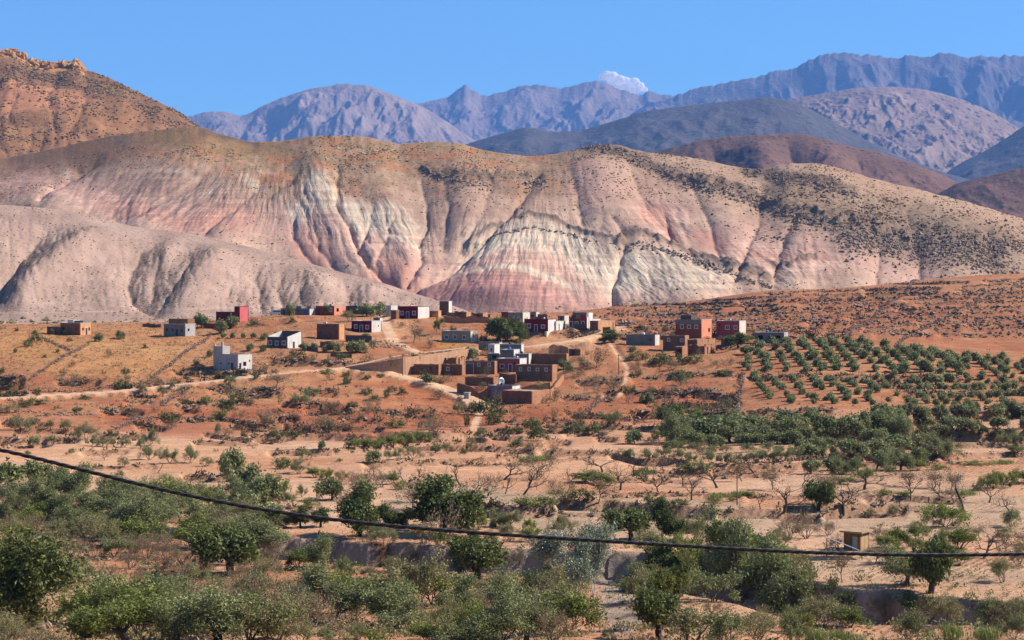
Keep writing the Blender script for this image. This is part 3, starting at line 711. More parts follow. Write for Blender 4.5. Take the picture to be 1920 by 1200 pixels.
sc_ = nd(nt, "ShaderNodeVectorMath", operation='SCALE'); L(src, sc_.inputs[0]); L(k2.outputs[0], sc_.inputs["Scale"]); L(sc_.outputs[0], bs_.inputs["Base Color"])
bp2 = nd(nt, "ShaderNodeBump"); bp2.inputs["Distance"].default_value = 2.4; L(rl, bp2.inputs["Height"]); L(k1.outputs[0], bp2.inputs["Strength"]); L(bp2.outputs[0], bp_.inputs["Normal"])
strat_c = z + 0.05 * X * 0 + 2.2 * fbm(X / 70, Y / 70, 3, 66) + 6 * np.sin(X / 130)
HILL_B = (PX, PYs, X, Y, z, right_dark, topz, bare)
sheet_obj("badland_ridge_hill", X, Y, z, mat_hill, {"tint": col, "scrub": np.clip(spk, 0, 0.5), "strat": strat_c, "bare": bare, "rillu": X - KX * z * 0.9 + 5 * fbm(X / 30, z / 12, 3, 67)})

# ---- A: the brown mountain at the left
CREST_A = [(-400, 60), (-150, 78), (-60, 90), (0, 94), (30, 96), (42, 103), (60, 112), (100, 119), (120, 117), (148, 116), (157, 128), (190, 140), (250, 168), (300, 192), (340, 212), (365, 232), (400, 262), (470, 310), (560, 360)]
PX, PY, S, X, Y, z = hill_grid(-320, 540, 320, 170, CREST_A, [(-400, 350), (100, 350), (560, 400)], [(-400, 1760), (560, 1760)], [(-400, 2350), (100, 2350), (560, 2150)], s_max=1.12, crest_rough=3.0, rough_f=0.06, seed=4)
fadeC = 1 - sstep(0.9, 1.0, S)
dz = 7 * fbm(X / 110, Y / 110, 4, 71) + 1.5 * fbm(X / 25, Y / 25, 3, 72) - 4 * (ridged((PX + 20 * fbm(PX / 60, PY / 60, 2, 73)) / 55, PY / 130, 3, 74) - 0.3)
ridge1, _ = polyline_dist(PX, PY, [(20, 175), (100, 190), (200, 205), (300, 225)])
dz += 9 * np.exp(-(ridge1 / 22) ** 2)
z = z + dz * fadeC
cap = (np.exp(-((PY - interp(PX, CREST_A) - 7) / 7.0) ** 2) * ((PX < 48) | ((PX > 55) & (PX < 158)))) 
nz = fbm(PX / 60, PY / 30, 4, 75)
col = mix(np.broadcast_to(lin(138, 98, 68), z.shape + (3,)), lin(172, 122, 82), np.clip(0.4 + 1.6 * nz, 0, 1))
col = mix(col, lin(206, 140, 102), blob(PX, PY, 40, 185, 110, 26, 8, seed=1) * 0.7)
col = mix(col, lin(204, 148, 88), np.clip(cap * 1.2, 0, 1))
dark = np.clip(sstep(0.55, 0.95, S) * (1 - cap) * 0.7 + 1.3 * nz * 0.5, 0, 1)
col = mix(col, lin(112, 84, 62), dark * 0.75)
mat_A = terrain_mat("brown_mountain", fine=6.0, mid=40.0, bump=0.6, bump_dist=3.0, vary=0.22, speck=(6.0, "scrub", tuple(lin(104, 78, 56))))
HILL_A = (PX, HY - z / Y * FPX, X, Y, z, dark)
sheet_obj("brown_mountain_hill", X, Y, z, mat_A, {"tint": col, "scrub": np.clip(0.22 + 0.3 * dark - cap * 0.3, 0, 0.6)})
# crag blocks along the cap
# ---- C: the smooth grey-tan spurs in front, left
CREST_C = [(-300, 380), (-100, 384), (0, 384), (60, 388), (120, 394), (180, 407), (250, 424), (330, 434), (400, 447), (480, 466), (560, 488), (650, 513), (720, 531), (770, 548), (830, 566), (900, 590), (1000, 606)]
PX, PY, S, X, Y, z = hill_grid(-260, 930, 430, 170, CREST_C, [(-300, 612), (500, 610), (800, 608), (1000, 612)], [(-300, 880), (1000, 900)], [(-300, 1190), (400, 1190), (1000, 1080)], s_max=1.12, prof=1.45)
fadeC = 1 - sstep(0.8, 1.0, S); fadeB = sstep(0.05, 0.5, S)
dz = np.zeros_like(z)
for pts, w, d in [([(250, 428), (180, 452), (120, 492), (70, 530), (40, 560)], 34, 12), ([(420, 452), (400, 500), (360, 560), (340, 590)], 40, 11), ([(590, 500), (600, 545), (600, 580)], 36, 7), ([(40, 395), (-20, 440), (-60, 500)], 40, 10), ([(330, 440), (310, 480)], 24, 5), ([(700, 535), (690, 575)], 24, 4)]:
    dz += spur(PX, PY, pts, w, d)
for pts, w, d in [([(130, 400), (80, 440), (40, 485), (15, 520), (0, 560)], 26, 12), ([(320, 440), (262, 475), (238, 525), (250, 560), (290, 590)], 22, 13), ([(490, 470), (480, 520), (490, 575)], 17, 8), ([(545, 490), (520, 530), (530, 580)], 12, 5),
                  ([(360, 500), (330, 545), (300, 585)], 10, 5), ([(300, 470), (290, 520), (285, 560)], 8, 3.5), ([(420, 500), (430, 560)], 8, 3), ([(640, 515), (655, 560)], 14, 5), ([(570, 500), (560, 560)], 7, 3)]:
    dz += gully(PX, PY, pts, w, d)
warp = 10 * fbm(PX / 50, PY / 50, 3, 81)
dz += -0.7 * (ridged((PX + warp) / 19, PY / 60, 3, 82) - 0.35) - 0.35 * (ridged((PX + 1.5 * warp + 0.5 * (PY - 480)) / 8, PY / 45, 3, 86) - 0.35) + 1.0 * fbm(X / 30, Y / 30, 4, 83) + 0.25 * fbm(X / 6, Y / 6, 3, 84)
z = z + 1.15 * dz * fadeC * fadeB
nz = fbm(PX / 70, PY / 40, 4, 85)
# slopes facing away from the sun: scrub, plus shade put into the tint
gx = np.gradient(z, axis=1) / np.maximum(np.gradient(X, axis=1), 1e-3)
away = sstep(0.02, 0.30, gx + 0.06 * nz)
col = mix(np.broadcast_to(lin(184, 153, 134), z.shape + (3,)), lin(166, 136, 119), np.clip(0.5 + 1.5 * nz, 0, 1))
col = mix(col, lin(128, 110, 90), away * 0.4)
foot = 1 - sstep(0.05, 0.16, S + 0.05 * nz)
col = mix(col, lin(204, 168, 142), foot * 0.7)
road_c, _ = polyline_dist(PX, HY - z / Y * FPX, [(-200, 588), (100, 586), (350, 580), (560, 572), (700, 566)])
col = mix(col, lin(206, 172, 146), np.exp(-(road_c / 1.6) ** 2) * 0.5)
mat_C = terrain_mat("tan_spur", fine=3.0, mid=22.0, bump=0.6, bump_dist=1.4, vary=0.2, speck=(1.9, "scrub", tuple(lin(128, 110, 86))))
HILL_C = (PX, HY - z / Y * FPX, X, Y, z, away, foot)
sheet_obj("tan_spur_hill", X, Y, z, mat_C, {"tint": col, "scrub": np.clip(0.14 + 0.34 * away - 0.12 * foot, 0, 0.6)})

# ---- D: dark scrubby hills beyond
def scrub_hill(name, crest, base, Y0, Yc, px0, px1, c1, c2, c3, seed, mat, nc=280, nr=80, amp=30, spurs=(), rill=(60, 140), s_max=1.1, scr=0.35):
    PX, PY, S, X, Y, z = hill_grid(px0, px1, nc, nr, crest, base, Y0, Yc, s_max=s_max, crest_rough=1.6, rough_f=0.06, seed=seed)
    fadeC = 1 - sstep(0.82, 1.0, S)
    warp = 18 * fbm(PX / 70, PY / 70, 3, seed)
    Lm = (X.max() - X.min()) / (px1 - px0) * rill[0] * 1.7
    dz = amp * (0.6 * fbm(X / (amp * 14), Y / (amp * 14), 4, seed + 1) + 0.8 * (ridged(X / Lm + 0.4 * fbm(X / (2 * Lm), Y / (2 * Lm), 3, seed), Y / (1.8 * Lm) + 0.3 * fbm(X / (2 * Lm) + 5, Y / (2 * Lm), 3, seed), 6, seed + 2, gain=0.62) - 0.35))
    for pts, w, d in spurs:
        dz = dz + (spur(PX, PY, pts, w, d) if d > 0 else gully(PX, PY, pts, w, -d))
    z = z + dz * fadeC
    nz = fbm(PX / 50, PY / 30, 4, seed + 3)
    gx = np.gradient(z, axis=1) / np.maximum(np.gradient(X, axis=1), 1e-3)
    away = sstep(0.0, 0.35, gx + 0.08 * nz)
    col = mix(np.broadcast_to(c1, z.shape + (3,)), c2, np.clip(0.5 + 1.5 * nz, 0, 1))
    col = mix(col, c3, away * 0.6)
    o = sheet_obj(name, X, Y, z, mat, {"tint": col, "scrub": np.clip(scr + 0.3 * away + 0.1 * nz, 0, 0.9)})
    return PX, PY, X, Y, z
mat_D = terrain_mat("scrub_hill", fine=14.0, mid=90.0, bump=0.6, bump_dist=7.0, vary=0.25, speck=(13.0, "scrub", tuple(lin(74, 58, 46))))
scrub_hill("dark_scrub_hill", [(1150, 310), (1230, 284), (1290, 268), (1350, 257), (1420, 252), (1500, 250), (1530, 256), (1600, 275), (1640, 282), (1680, 296), (1740, 316), (1800, 345), (1860, 390), (1960, 440)], [(1150, 460), (1960, 500)],
           [(1150, 3300), (1960, 3300)], [(1150, 4200), (1960, 4000)], 1160, 1960, lin(112, 82, 68), lin(126, 92, 76), lin(76, 60, 52), 101, mat_D, amp=22, rill=(70, 160),
           spurs=[([(1330, 262), (1345, 300), (1370, 350)], 16, -45), ([(1470, 256), (1490, 300), (1500, 340)], 14, -45), ([(1600, 280), (1620, 330)], 14, -35), ([(1420, 260), (1430, 330)], 40, 40), ([(1550, 265), (1570, 330)], 40, 40)])
scrub_hill("right_scrub_hill", [(1660, 420), (1760, 362), (1800, 342), (1850, 330), (1900, 318), (1960, 308), (2100, 300), (2250, 300)], [(1660, 470), (2250, 500)],
           [(1660, 2900), (2250, 2900)], [(1660, 3600), (2250, 3600)], 1670, 2240, lin(112, 82, 68), lin(124, 90, 74), lin(76, 60, 52), 111, mat_D, amp=18, nc=300, rill=(60, 150))
# ---- E: the blue middle range
mat_E = terrain_mat("blue_hill", fine=38.0, mid=200.0, bump=0.7, bump_dist=24.0, vary=0.26, speck=(40.0, "scrub", tuple(lin(70, 66, 60))))
scrub_hill("wooded_mountain", [(600, 380), (800, 300), (880, 268), (940, 250), (990, 238), (1040, 246), (1090, 243), (1150, 226), (1220, 206), (1300, 196), (1380, 187), (1440, 181), (1490, 192), (1560, 225), (1640, 270), (1720, 305), (1850, 340), (2250, 350)], [(600, 420), (2250, 430)],
           [(600, 6800), (2250, 6800)], [(600, 9000), (1400, 8800), (2250, 8000)], 640, 2240, lin(88, 82, 78), lin(98, 88, 84), lin(70, 66, 64), 121, mat_E, amp=60, nc=340, rill=(70, 130), scr=0.25)
scrub_hill("pale_dome_mountain", [(1300, 260), (1400, 205), (1480, 186), (1560, 172), (1610, 164), (1660, 162), (1720, 166), (1790, 182), (1850, 206), (1885, 224), (1905, 238), (1960, 285), (2060, 340)], [(1300, 360), (2060, 400)],
           [(1300, 9400), (2060, 9400)], [(1300, 11500), (2060, 11500)], 1320, 2040, lin(146, 120, 106), lin(162, 134, 118), lin(98, 86, 80), 131, mat_E, amp=80, nc=320, nr=120, rill=(36, 70), scr=0.3)
scrub_hill("right_wedge_mountain", [(1700, 380), (1800, 306), (1840, 286), (1880, 262), (1920, 236), (2000, 200), (2250, 150)], [(1700, 400), (2250, 430)],
           [(1700, 7400), (2250, 7400)], [(1700, 9300), (2250, 9300)], 1720, 2240, lin(92, 84, 80), lin(102, 90, 86), lin(76, 70, 68), 141, mat_E, amp=60, nc=240, rill=(60, 120), scr=0.2)
# ---- F: the high peaks
mat_F = terrain_mat("high_peak", fine=45.0, mid=420.0, bump=0.6, bump_dist=45.0, vary=0.26)
def peak_range(name, crest, px0, px1, Y0, Yc, c1, c2, seed, amp, nc=400, nr=140, rill=(46, 120), rough=3.0, extra=(), jag=1.0):
    PX, PY, S, X, Y, z = hill_grid(px0, px1, nc, nr, crest, [(-2000, 420), (4000, 420)], [(-2000, Y0), (4000, Y0)], [(-2000, Yc), (4000, Yc)], s_max=1.08, crest_rough=rough, rough_f=0.09, seed=seed)
    fadeC = 1 - sstep(0.86, 1.0, S)
    warp = 22 * fbm(PX / 60, PY / 60, 4, seed)
    Lm = amp * 5.5
    wx = 0.35 * fbm(X / (2.2 * Lm), Y / (2.2 * Lm), 3, seed + 7); wy = 0.35 * fbm(X / (2.2 * Lm) + 9, Y / (2.2 * Lm), 3, seed + 8)
    r1 = ridged(X / Lm + wx, Y / (1.9 * Lm) + wy, 6, seed + 2, gain=0.6)
    r2 = ridged(X / (0.33 * Lm) + 2 * wx, Y / (0.7 * Lm) + wy, 4, seed + 5, gain=0.6)
    dz = amp * (1.35 * (r1 - 0.35) + 0.40 * (r2 - 0.35) + 0.25 * fbm(X / (amp * 9), Y / (amp * 9), 4, seed + 1))
    for pts, w, d in extra:
        dz = dz + (0.4 * spur(PX, PY + 0, [(a_, b_ + 22) for a_, b_ in pts], w, d) if d > 0 else gully(PX, PY, [(a_, b_ + 8) for a_, b_ in pts], w, -d))
    z = z + dz * fadeC
    nz = fbm(PX / 40, PY / 22, 4, seed + 3)
    col = mix(np.broadcast_to(c1, z.shape + (3,)), c2, np.clip(0.5 + 1.6 * nz, 0, 1))
    sheet_obj(name, X, Y, z, mat_F, {"tint": col})
peak_range("domed_peak_mountain", [(200, 260), (300, 236), (355, 217), (400, 208), (425, 209), (450, 216), (500, 194), (535, 180), (590, 164), (625, 159), (632, 156), (655, 156), (662, 158), (680, 158), (720, 170), (760, 186), (790, 198), (830, 222), (880, 256), (960, 300), (1040, 340)],
           210, 1030, 13500, 16500, lin(140, 118, 106), lin(164, 138, 122), 151, 150, rill=(50, 110), rough=2.0)
peak_range("pointed_peak_mountain", [(560, 260), (700, 215), (780, 194), (810, 188), (840, 180), (862, 164), (872, 159), (886, 168), (905, 178), (940, 172), (980, 160), (1010, 158), (1050, 164), (1080, 158), (1105, 152), (1128, 151), (1142, 156), (1150, 162), (1175, 170), (1200, 177), (1215, 170), (1240, 176), (1280, 180), (1330, 200), (1450, 250)],
           570, 1430, 16500, 20000, lin(118, 102, 96), lin(150, 128, 116), 161, 175, rill=(48, 120), rough=4.5,
           extra=[([(1128, 155), (1110, 185), (1080, 220)], 14, 190), ([(1160, 175), (1135, 190), (1115, 205)], 12, -330), ([(872, 162), (850, 195)], 12, 160), ([(1000, 165), (985, 215)], 16, 170)])
peak_range("high_wall_mountain", [(1150, 240), (1220, 196), (1270, 178), (1300, 166), (1340, 158), (1380, 150), (1430, 141), (1450, 132), (1480, 130), (1510, 116), (1540, 102), (1580, 97), (1610, 101), (1640, 102), (1665, 107), (1690, 108), (1700, 102), (1740, 106), (1762, 98), (1785, 99), (1810, 107), (1840, 103), (1870, 106), (1890, 102), (1920, 104), (2060, 96), (2250, 110)],
           1160, 2240, 15000, 18200, lin(98, 86, 86), lin(124, 108, 102), 171, 260, nc=480, nr=140, rill=(56, 130), rough=6.0,
           extra=[([(1770, 105), (1750, 140), (1730, 180)], 16, -400), ([(1590, 100), (1600, 150)], 18, 250), ([(1680, 108), (1660, 160)], 14, -300), ([(1850, 106), (1830, 170)], 16, 240), ([(1480, 132), (1500, 170)], 16, 200), ([(1900, 106), (1890, 160)], 14, -260)])
print("hills", round(time.time() - T0, 1))
# ------------------------------------------------------------------ ground mesh of the near land
NCG, NRG = 780, 620
gpx = columns(-260, 2180, NCG); NCG = len(gpx)
gY = np.exp(np.concatenate([np.linspace(math.log(86), math.log(152), 60), np.linspace(math.log(152.5), math.log(272), 180), np.linspace(math.log(273), math.log(640), 235), np.linspace(math.log(642), math.log(930), 130), np.linspace(math.log(940), math.log(1480), 15)]))
GPX, GY = np.meshgrid(gpx, gY)
GX, GZF, slope_zone, near_zone, bank, wadi, road = ground_fields(GPX, GY)
GPY = HY - GZF / GY * FPX
LGY = np.log(gY)
def ground_lookup(px, Y):
    px = np.asarray(px, float); ly = np.log(np.asarray(Y, float))
    u = np.interp(px, gpx, np.arange(NCG)); v = np.interp(ly, LGY, np.arange(NRG))
    i = np.clip(u.astype(int), 0, NCG - 2); j = np.clip(v.astype(int), 0, NRG - 2); a = u - i; b = v - j
    return (GZF[j, i] * (1 - a) * (1 - b) + GZF[j, i + 1] * a * (1 - b) + GZF[j + 1, i] * (1 - a) * b + GZF[j + 1, i + 1] * a * b)
def gz(X, Y):
    return float(ground_lookup(X / Y * FPX + CX, Y))
def on_ground(px, py):
    """world point of the finished ground seen at (px, py): the nearest crossing of the line of sight"""
    k = int(np.argmin(np.abs(gpx - px)))
    col_ = GPY[:, k]
    idx = np.where(col_ <= py)[0]
    if len(idx) == 0: j, a = NRG - 1, 0
    else:
        j = idx[0]
    if j == 0: Yv = gY[0]
    else:
        a = np.clip((col_[j - 1] - py) / (col_[j - 1] - col_[j] + 1e-9), 0, 1); Yv = gY[j - 1] + a * (gY[j] - gY[j - 1])
    return Vector(((px - CX) / FPX * Yv, Yv, float(ground_lookup(px, Yv))))

n_big = fbm(GX / 45, GY / 45, 4, 201); n_mid = fbm(GX / 11, GY / 11, 4, 202); n_fine = fbm(GX / 2.6, GY / 2.6, 3, 203)
SOIL_RED = lin(176, 108, 72); SOIL_ORG = lin(190, 128, 88); SOIL_PALE = lin(216, 170, 134); SOIL_GREY = lin(186, 158, 128); SOIL_DRY = lin(180, 136, 94); SOIL_DEEP = lin(166, 88, 54); ROADC = lin(232, 188, 150); GRAVEL = lin(172, 152, 132)
c_floor = mix(np.broadcast_to(SOIL_PALE, GX.shape + (3,)), SOIL_ORG, np.clip(0.35 + 1.2 * n_big, 0, 0.8))
c_slope = mix(np.broadcast_to(SOIL_ORG, GX.shape + (3,)), SOIL_RED, np.clip(0.5 + 1.4 * n_big, 0, 1))
c_slope = mix(c_slope, SOIL_DRY, np.clip(0.2 + 1.5 * n_mid, 0, 0.6))
col = mix(c_floor, c_slope, slope_zone)
def area(cx, cy_, rx, ry, rot=0, seed=0, soft=0.3, rough=0.25):
    c, s_ = math.cos(R(rot)), math.sin(R(rot)); dx, dy = GPX - cx, GPY - cy_
    u = (dx * c + dy * s_) / rx; v = (-dx * s_ + dy * c) / ry
    return 1 - sstep(1 - soft, 1 + soft, np.sqrt(u * u + v * v) + rough * n_mid + rough * 0.5 * n_big)
for c, k, a in [
    (SOIL_DEEP, .75, (620, 790, 160, 34, 4)), (SOIL_DEEP, .6, (900, 790, 160, 20)), (SOIL_DEEP, .5, (1240, 735, 120, 22)), (SOIL_DEEP, .5, (1130, 775, 140, 26)), (SOIL_DEEP, .6, (350, 790, 160, 30)), (SOIL_DEEP, .35, (1400, 590, 400, 40)), (SOIL_DEEP, .3, (100, 790, 160, 30)),
    (SOIL_RED, .5, (1750, 610, 260, 50)), (SOIL_DEEP, .35, (800, 740, 60, 20)), (SOIL_DEEP, .5, (640, 900, 30, 6)),
    (lin(206, 150, 92), .5, (180, 670, 170, 40, 4)), (lin(196, 140, 84), .4, (60, 640, 110, 26)), (lin(204, 152, 100), .4, (300, 640, 120, 30)), (lin(212, 160, 116), .5, (720, 620, 60, 26)), (lin(214, 164, 122), .55, (1060, 645, 70, 16)),
    (SOIL_GREY, .8, (1150, 965, 330, 38, 2)), (SOIL_GREY, .7, (850, 935, 120, 28)), (SOIL_GREY, .6, (1750, 965, 260, 40)), (SOIL_GREY, .6, (1640, 1060, 140, 36)), (SOIL_GREY, .55, (1850, 1075, 120, 24)), (lin(216, 170, 134), .5, (420, 975, 120, 22)), (SOIL_GREY, .4, (1660, 905, 180, 30)),
    (lin(218, 164, 122), .6, (250, 860, 260, 34)), (lin(216, 160, 118), .6, (1000, 870, 260, 26)),
    (SOIL_RED, .6, (260, 1050, 130, 40, 12)), (SOIL_RED, .5, (600, 1090, 200, 36)), (SOIL_RED, .4, (1150, 1170, 120, 30)), (SOIL_RED, .4, (700, 1170, 200, 40)), (GRAVEL, .85, (1170, 1130, 50, 60)), (GRAVEL, .8, (820, 1080, 60, 24)), (GRAVEL, .7, (700, 1052, 80, 12)),
    (lin(120, 130, 70), .5, (1790, 822, 130, 12)), (lin(96, 120, 50), .6, (1450, 828, 90, 6)), (lin(150, 140, 86), .5, (1660, 800, 60, 8)), (lin(196, 140, 66), .6, (845, 648, 40, 5))]:
    col = mix(col, c, area(*a) * k)
wadi_c = mix(np.broadcast_to(lin(92, 66, 48), GX.shape + (3,)), GRAVEL, 1 - sstep(0.4, 0.9, np.abs(n_mid) * 2))  # wadi earth darkened so the steep bank's shade is partly in the colour
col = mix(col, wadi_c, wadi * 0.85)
col = mix(col, lin(142, 104, 80), bank * 0.55)
col = mix(col, ROADC, road * 0.85)
col = col * (1 + 0.16 * n_fine + 0.10 * n_mid)[..., None]
plough = (1 - slope_zone) * (1 - road)
mat_ground, nt, out_ = new_mat("soil")
L = nt.links.new
at = nd(nt, "ShaderNodeAttribute", attribute_name="tint"); geo = nd(nt, "ShaderNodeNewGeometry")
n1 = nd(nt, "ShaderNodeTexNoise"); n1.inputs["Scale"].default_value = 1.6; n1.inputs["Detail"].default_value = 7; n1.inputs["Roughness"].default_value = 0.7
n2 = nd(nt, "ShaderNodeTexNoise"); n2.inputs["Scale"].default_value = 0.22; n2.inputs["Detail"].default_value = 5; n2.inputs["Roughness"].default_value = 0.6
for n in (n1, n2): L(geo.outputs["Position"], n.inputs["Vector"])
ad = nd(nt, "ShaderNodeMath", operation='ADD'); L(n1.outputs[0], ad.inputs[0]); L(n2.outputs[0], ad.inputs[1])
mr = nd(nt, "ShaderNodeMapRange"); mr.inputs["From Min"].default_value = 0.7; mr.inputs["From Max"].default_value = 1.3; mr.inputs["To Min"].default_value = 0.72; mr.inputs["To Max"].default_value = 1.24
L(ad.outputs[0], mr.inputs[0])
mu = nd(nt, "ShaderNodeVectorMath", operation='SCALE'); L(at.outputs["Color"], mu.inputs[0]); L(mr.outputs[0], mu.inputs["Scale"])
# pebbles and clods: small dark and pale spots
vo = nd(nt, "ShaderNodeTexVoronoi"); vo.inputs["Scale"].default_value = 1.15; L(geo.outputs["Position"], vo.inputs["Vector"])
sc = nd(nt, "ShaderNodeSeparateColor"); L(vo.outputs["Color"], sc.inputs[0])
peb = nd(nt, "ShaderNodeAttribute", attribute_name="pebble")
lt = nd(nt, "ShaderNodeMath", operation='LESS_THAN'); L(sc.outputs[0], lt.inputs[0]); L(peb.outputs["Fac"], lt.inputs[1])
l2 = nd(nt, "ShaderNodeMath", operation='LESS_THAN'); L(vo.outputs["Distance"], l2.inputs[0]); l2.inputs[1].default_value = 0.33
mm = nd(nt, "ShaderNodeMath", operation='MULTIPLY'); L(lt.outputs[0], mm.inputs[0]); L(l2.outputs[0], mm.inputs[1])
m3 = nd(nt, "ShaderNodeMath", operation='MULTIPLY'); L(mm.outputs[0], m3.inputs[0]); m3.inputs[1].default_value = 0.55
rp = nd(nt, "ShaderNodeValToRGB"); rp.color_ramp.elements[0].color = (*lin(92, 74, 52), 1); rp.color_ramp.elements[1].color = (*lin(196, 168, 140), 1); L(sc.outputs[1], rp.inputs[0])
mx = nd(nt, "ShaderNodeMix", data_type='RGBA'); L(m3.outputs[0], mx.inputs["Factor"]); L(mu.outputs[0], mx.inputs["A"]); L(rp.outputs[0], mx.inputs["B"])
bs = nd(nt, "ShaderNodeBsdfPrincipled"); bs.inputs["Roughness"].default_value = 0.96; bs.inputs["Specular IOR Level"].default_value = 0.08
L(mx.outputs["Result"], bs.inputs["Base Color"])
wv = nd(nt, "ShaderNodeTexWave"); wv.inputs["Scale"].default_value = 0.32; wv.inputs["Distortion"].default_value = 3.5; wv.inputs["Detail"].default_value = 3; wv.inputs["Detail Scale"].default_value = 1.5
mp = nd(nt, "ShaderNodeMapping"); mp.inputs["Rotation"].default_value = (0, 0, 0.5); L(geo.outputs["Position"], mp.inputs[0]); L(mp.outputs[0], wv.inputs["Vector"])
pl = nd(nt, "ShaderNodeAttribute", attribute_name="plough"); pm_ = nd(nt, "ShaderNodeMath", operation='MULTIPLY'); L(wv.outputs["Fac"], pm_.inputs[0]); L(pl.outputs["Fac"], pm_.inputs[1])
pa = nd(nt, "ShaderNodeMath", operation='MULTIPLY_ADD'); L(pm_.outputs[0], pa.inputs[0]); pa.inputs[1].default_value = 0.5; L(n1.outputs[0], pa.inputs[2])
bp = nd(nt, "ShaderNodeBump"); bp.inputs["Strength"].default_value = 0.8; bp.inputs["Distance"].default_value = 0.4; L(pa.outputs[0], bp.inputs["Height"]); L(bp.outputs[0], bs.inputs["Normal"])
L(bs.outputs[0], out_.inputs["Surface"])
pebble = np.clip(0.16 + 0.35 * slope_zone * (0.6 + n_mid) + 0.2 * near_zone - 0.5 * road, 0, 0.6)
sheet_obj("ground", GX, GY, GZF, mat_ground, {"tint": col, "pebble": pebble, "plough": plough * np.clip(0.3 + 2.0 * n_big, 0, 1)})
# the broad plain under everything, out to the foot of the far peaks and to the ground behind the camera
m_pl, nt2, o2 = new_mat("plain_soil")
b2 = nd(nt2, "ShaderNodeBsdfPrincipled"); b2.inputs["Roughness"].default_value = 1.0
nn = nd(nt2, "ShaderNodeTexNoise"); nn.inputs["Scale"].default_value = 0.004; nn.inputs["Detail"].default_value = 8
rr = nd(nt2, "ShaderNodeValToRGB"); rr.color_ramp.elements[0].color = (*lin(150, 112, 86), 1); rr.color_ramp.elements[1].color = (*lin(196, 150, 116), 1)
gg = nd(nt2, "ShaderNodeNewGeometry"); nt2.links.new(gg.outputs["Position"], nn.inputs["Vector"])
nt2.links.new(nn.outputs[0], rr.inputs[0]); nt2.links.new(rr.outputs[0], b2.inputs["Base Color"]); nt2.links.new(b2.outputs[0], o2.inputs["Surface"])
pm = np_mesh("plain", [(-40000, -9000, -62), (40000, -9000, -62), (40000, 60000, -62), (-40000, 60000, -62)], [(0, 1, 2, 3)], False)
link_mesh("plain", pm, m_pl)["kind"] = "structure"
# the slope the camera stands on, joining the near edge of the ground sheet
bx = np.linspace(-960, 2880, 40)
rows = [(86.0, None), (60, -16.5), (35, -10.0), (12, -4.0), (2, -1.9), (-20, -1.8), (-60, 0.0)]
V = []
for yy, zz in rows:
    for p in bx:
        Xv = (p - CX) / FPX * 86.0 * (1 if yy > 50 else 1.0)
        Zv = float(ground_lookup(p, 86.0)) - 0.02 if zz is None else zz + 0.6 * math.sin(p * 0.01 + yy)
        V.append((Xv, yy + (0.3 if zz is None else 0), Zv))
vm = np_mesh("viewpoint_slope", V, grid_faces(len(rows), 40)[:, ::-1], True, {"tint": np.tile(SOIL_ORG, (len(V), 1)), "pebble": np.full(len(V), 0.4)})
link_mesh("viewpoint_slope_ground", vm, mat_ground)["kind"] = "structure"

# ------------------------------------------------------------------ haze, and a cloud outside it
hm, nt, out_ = new_mat("haze_air")
pv = nd(nt, "ShaderNodeVolumePrincipled")
pv.inputs["Color"].default_value = HAZE_COLOR
pv.inputs["Density"].default_value = HAZE_DENSITY
pv.inputs["Anisotropy"].default_value = 0.0
nt.links.new(pv.outputs[0], out_.inputs["Volume"])
x0, x1, y0, y1, z0, z1 = -15000, 15000, -2500, 23000, -64, 2620
hv = [(x, y, zz) for zz in (z0, z1) for y in (y0, y1) for x in (x0, x1)]
hf = [(0, 2, 3, 1), (4, 5, 7, 6), (0, 1, 5, 4), (2, 6, 7, 3), (0, 4, 6, 2), (1, 3, 7, 5)]
link_mesh("haze", np_mesh("haze", hv, hf, False), hm)["kind"] = "stuff"

cm, nt, out_ = new_mat("cloud_white")
bs = nd(nt, "ShaderNodeBsdfPrincipled"); bs.inputs["Base Color"].default_value = (0.99, 0.99, 0.99, 1); bs.inputs["Roughness"].default_value = 1.0
tr = nd(nt, "ShaderNodeBsdfTranslucent"); tr.inputs[0].default_value = (0.9, 0.9, 0.92, 1)
mxs = nd(nt, "ShaderNodeMixShader"); mxs.inputs[0].default_value = 0.62
nt.links.new(bs.outputs[0], mxs.inputs[1]); nt.links.new(tr.outputs[0], mxs.inputs[2]); nt.links.new(mxs.outputs[0], out_.inputs["Surface"])
def puff_cloud(name, puffs, Yc, label):
    """one lumpy surface: a voxel-remeshed union of spheres, roughened"""
    bm = bmesh.new(); sc_ = Yc / FPX
    for (px, py, r, dy) in puffs:
        c = P(1165 + (px - 1165) * 1.12, 160 + (py - 160) * 1.2 - 1, Yc); c.y += dy * sc_
        bmesh.ops.create_icosphere(bm, subdivisions=3, radius=1.15 * r * sc_, matrix=Matrix.Translation(c) @ Matrix.Diagonal((1, 1, 0.85, 1)))
    me = bpy.data.meshes.new(name); bm.to_mesh(me); bm.free()
    o = link_mesh(name, me, cm)
    md = o.modifiers.new("remesh", 'REMESH'); md.mode = 'VOXEL'; md.voxel_size = 1.1 * sc_
    for s_, k in ((9, 5.0), (3.5, 2.6)):
        tx = bpy.data.textures.new("puff", 'CLOUDS'); tx.noise_scale = s_ * sc_; tx.noise_depth = 3
        dm = o.modifiers.new("puff", 'DISPLACE'); dm.texture = tx; dm.strength = k * sc_; dm.mid_level = 0.5; dm.texture_coords = 'GLOBAL'
    sm = o.modifiers.new("smooth", 'SMOOTH'); sm.iterations = 2
    tag(o, label, "cloud")
    return o
puff_cloud("cloud", [(1141, 145, 9, 0), (1132, 147, 6, 2), (1150, 148, 11, 3), (1162, 153, 10, -2), (1174, 155, 9, 1), (1187, 157, 10, 0), (1196, 163, 8, 2), (1205, 168, 5, 0), (1170, 164, 11, 5), (1150, 160, 10, 5), (1188, 168, 9, 4)], 25500, "small white cumulus cloud rising behind the far ridge")
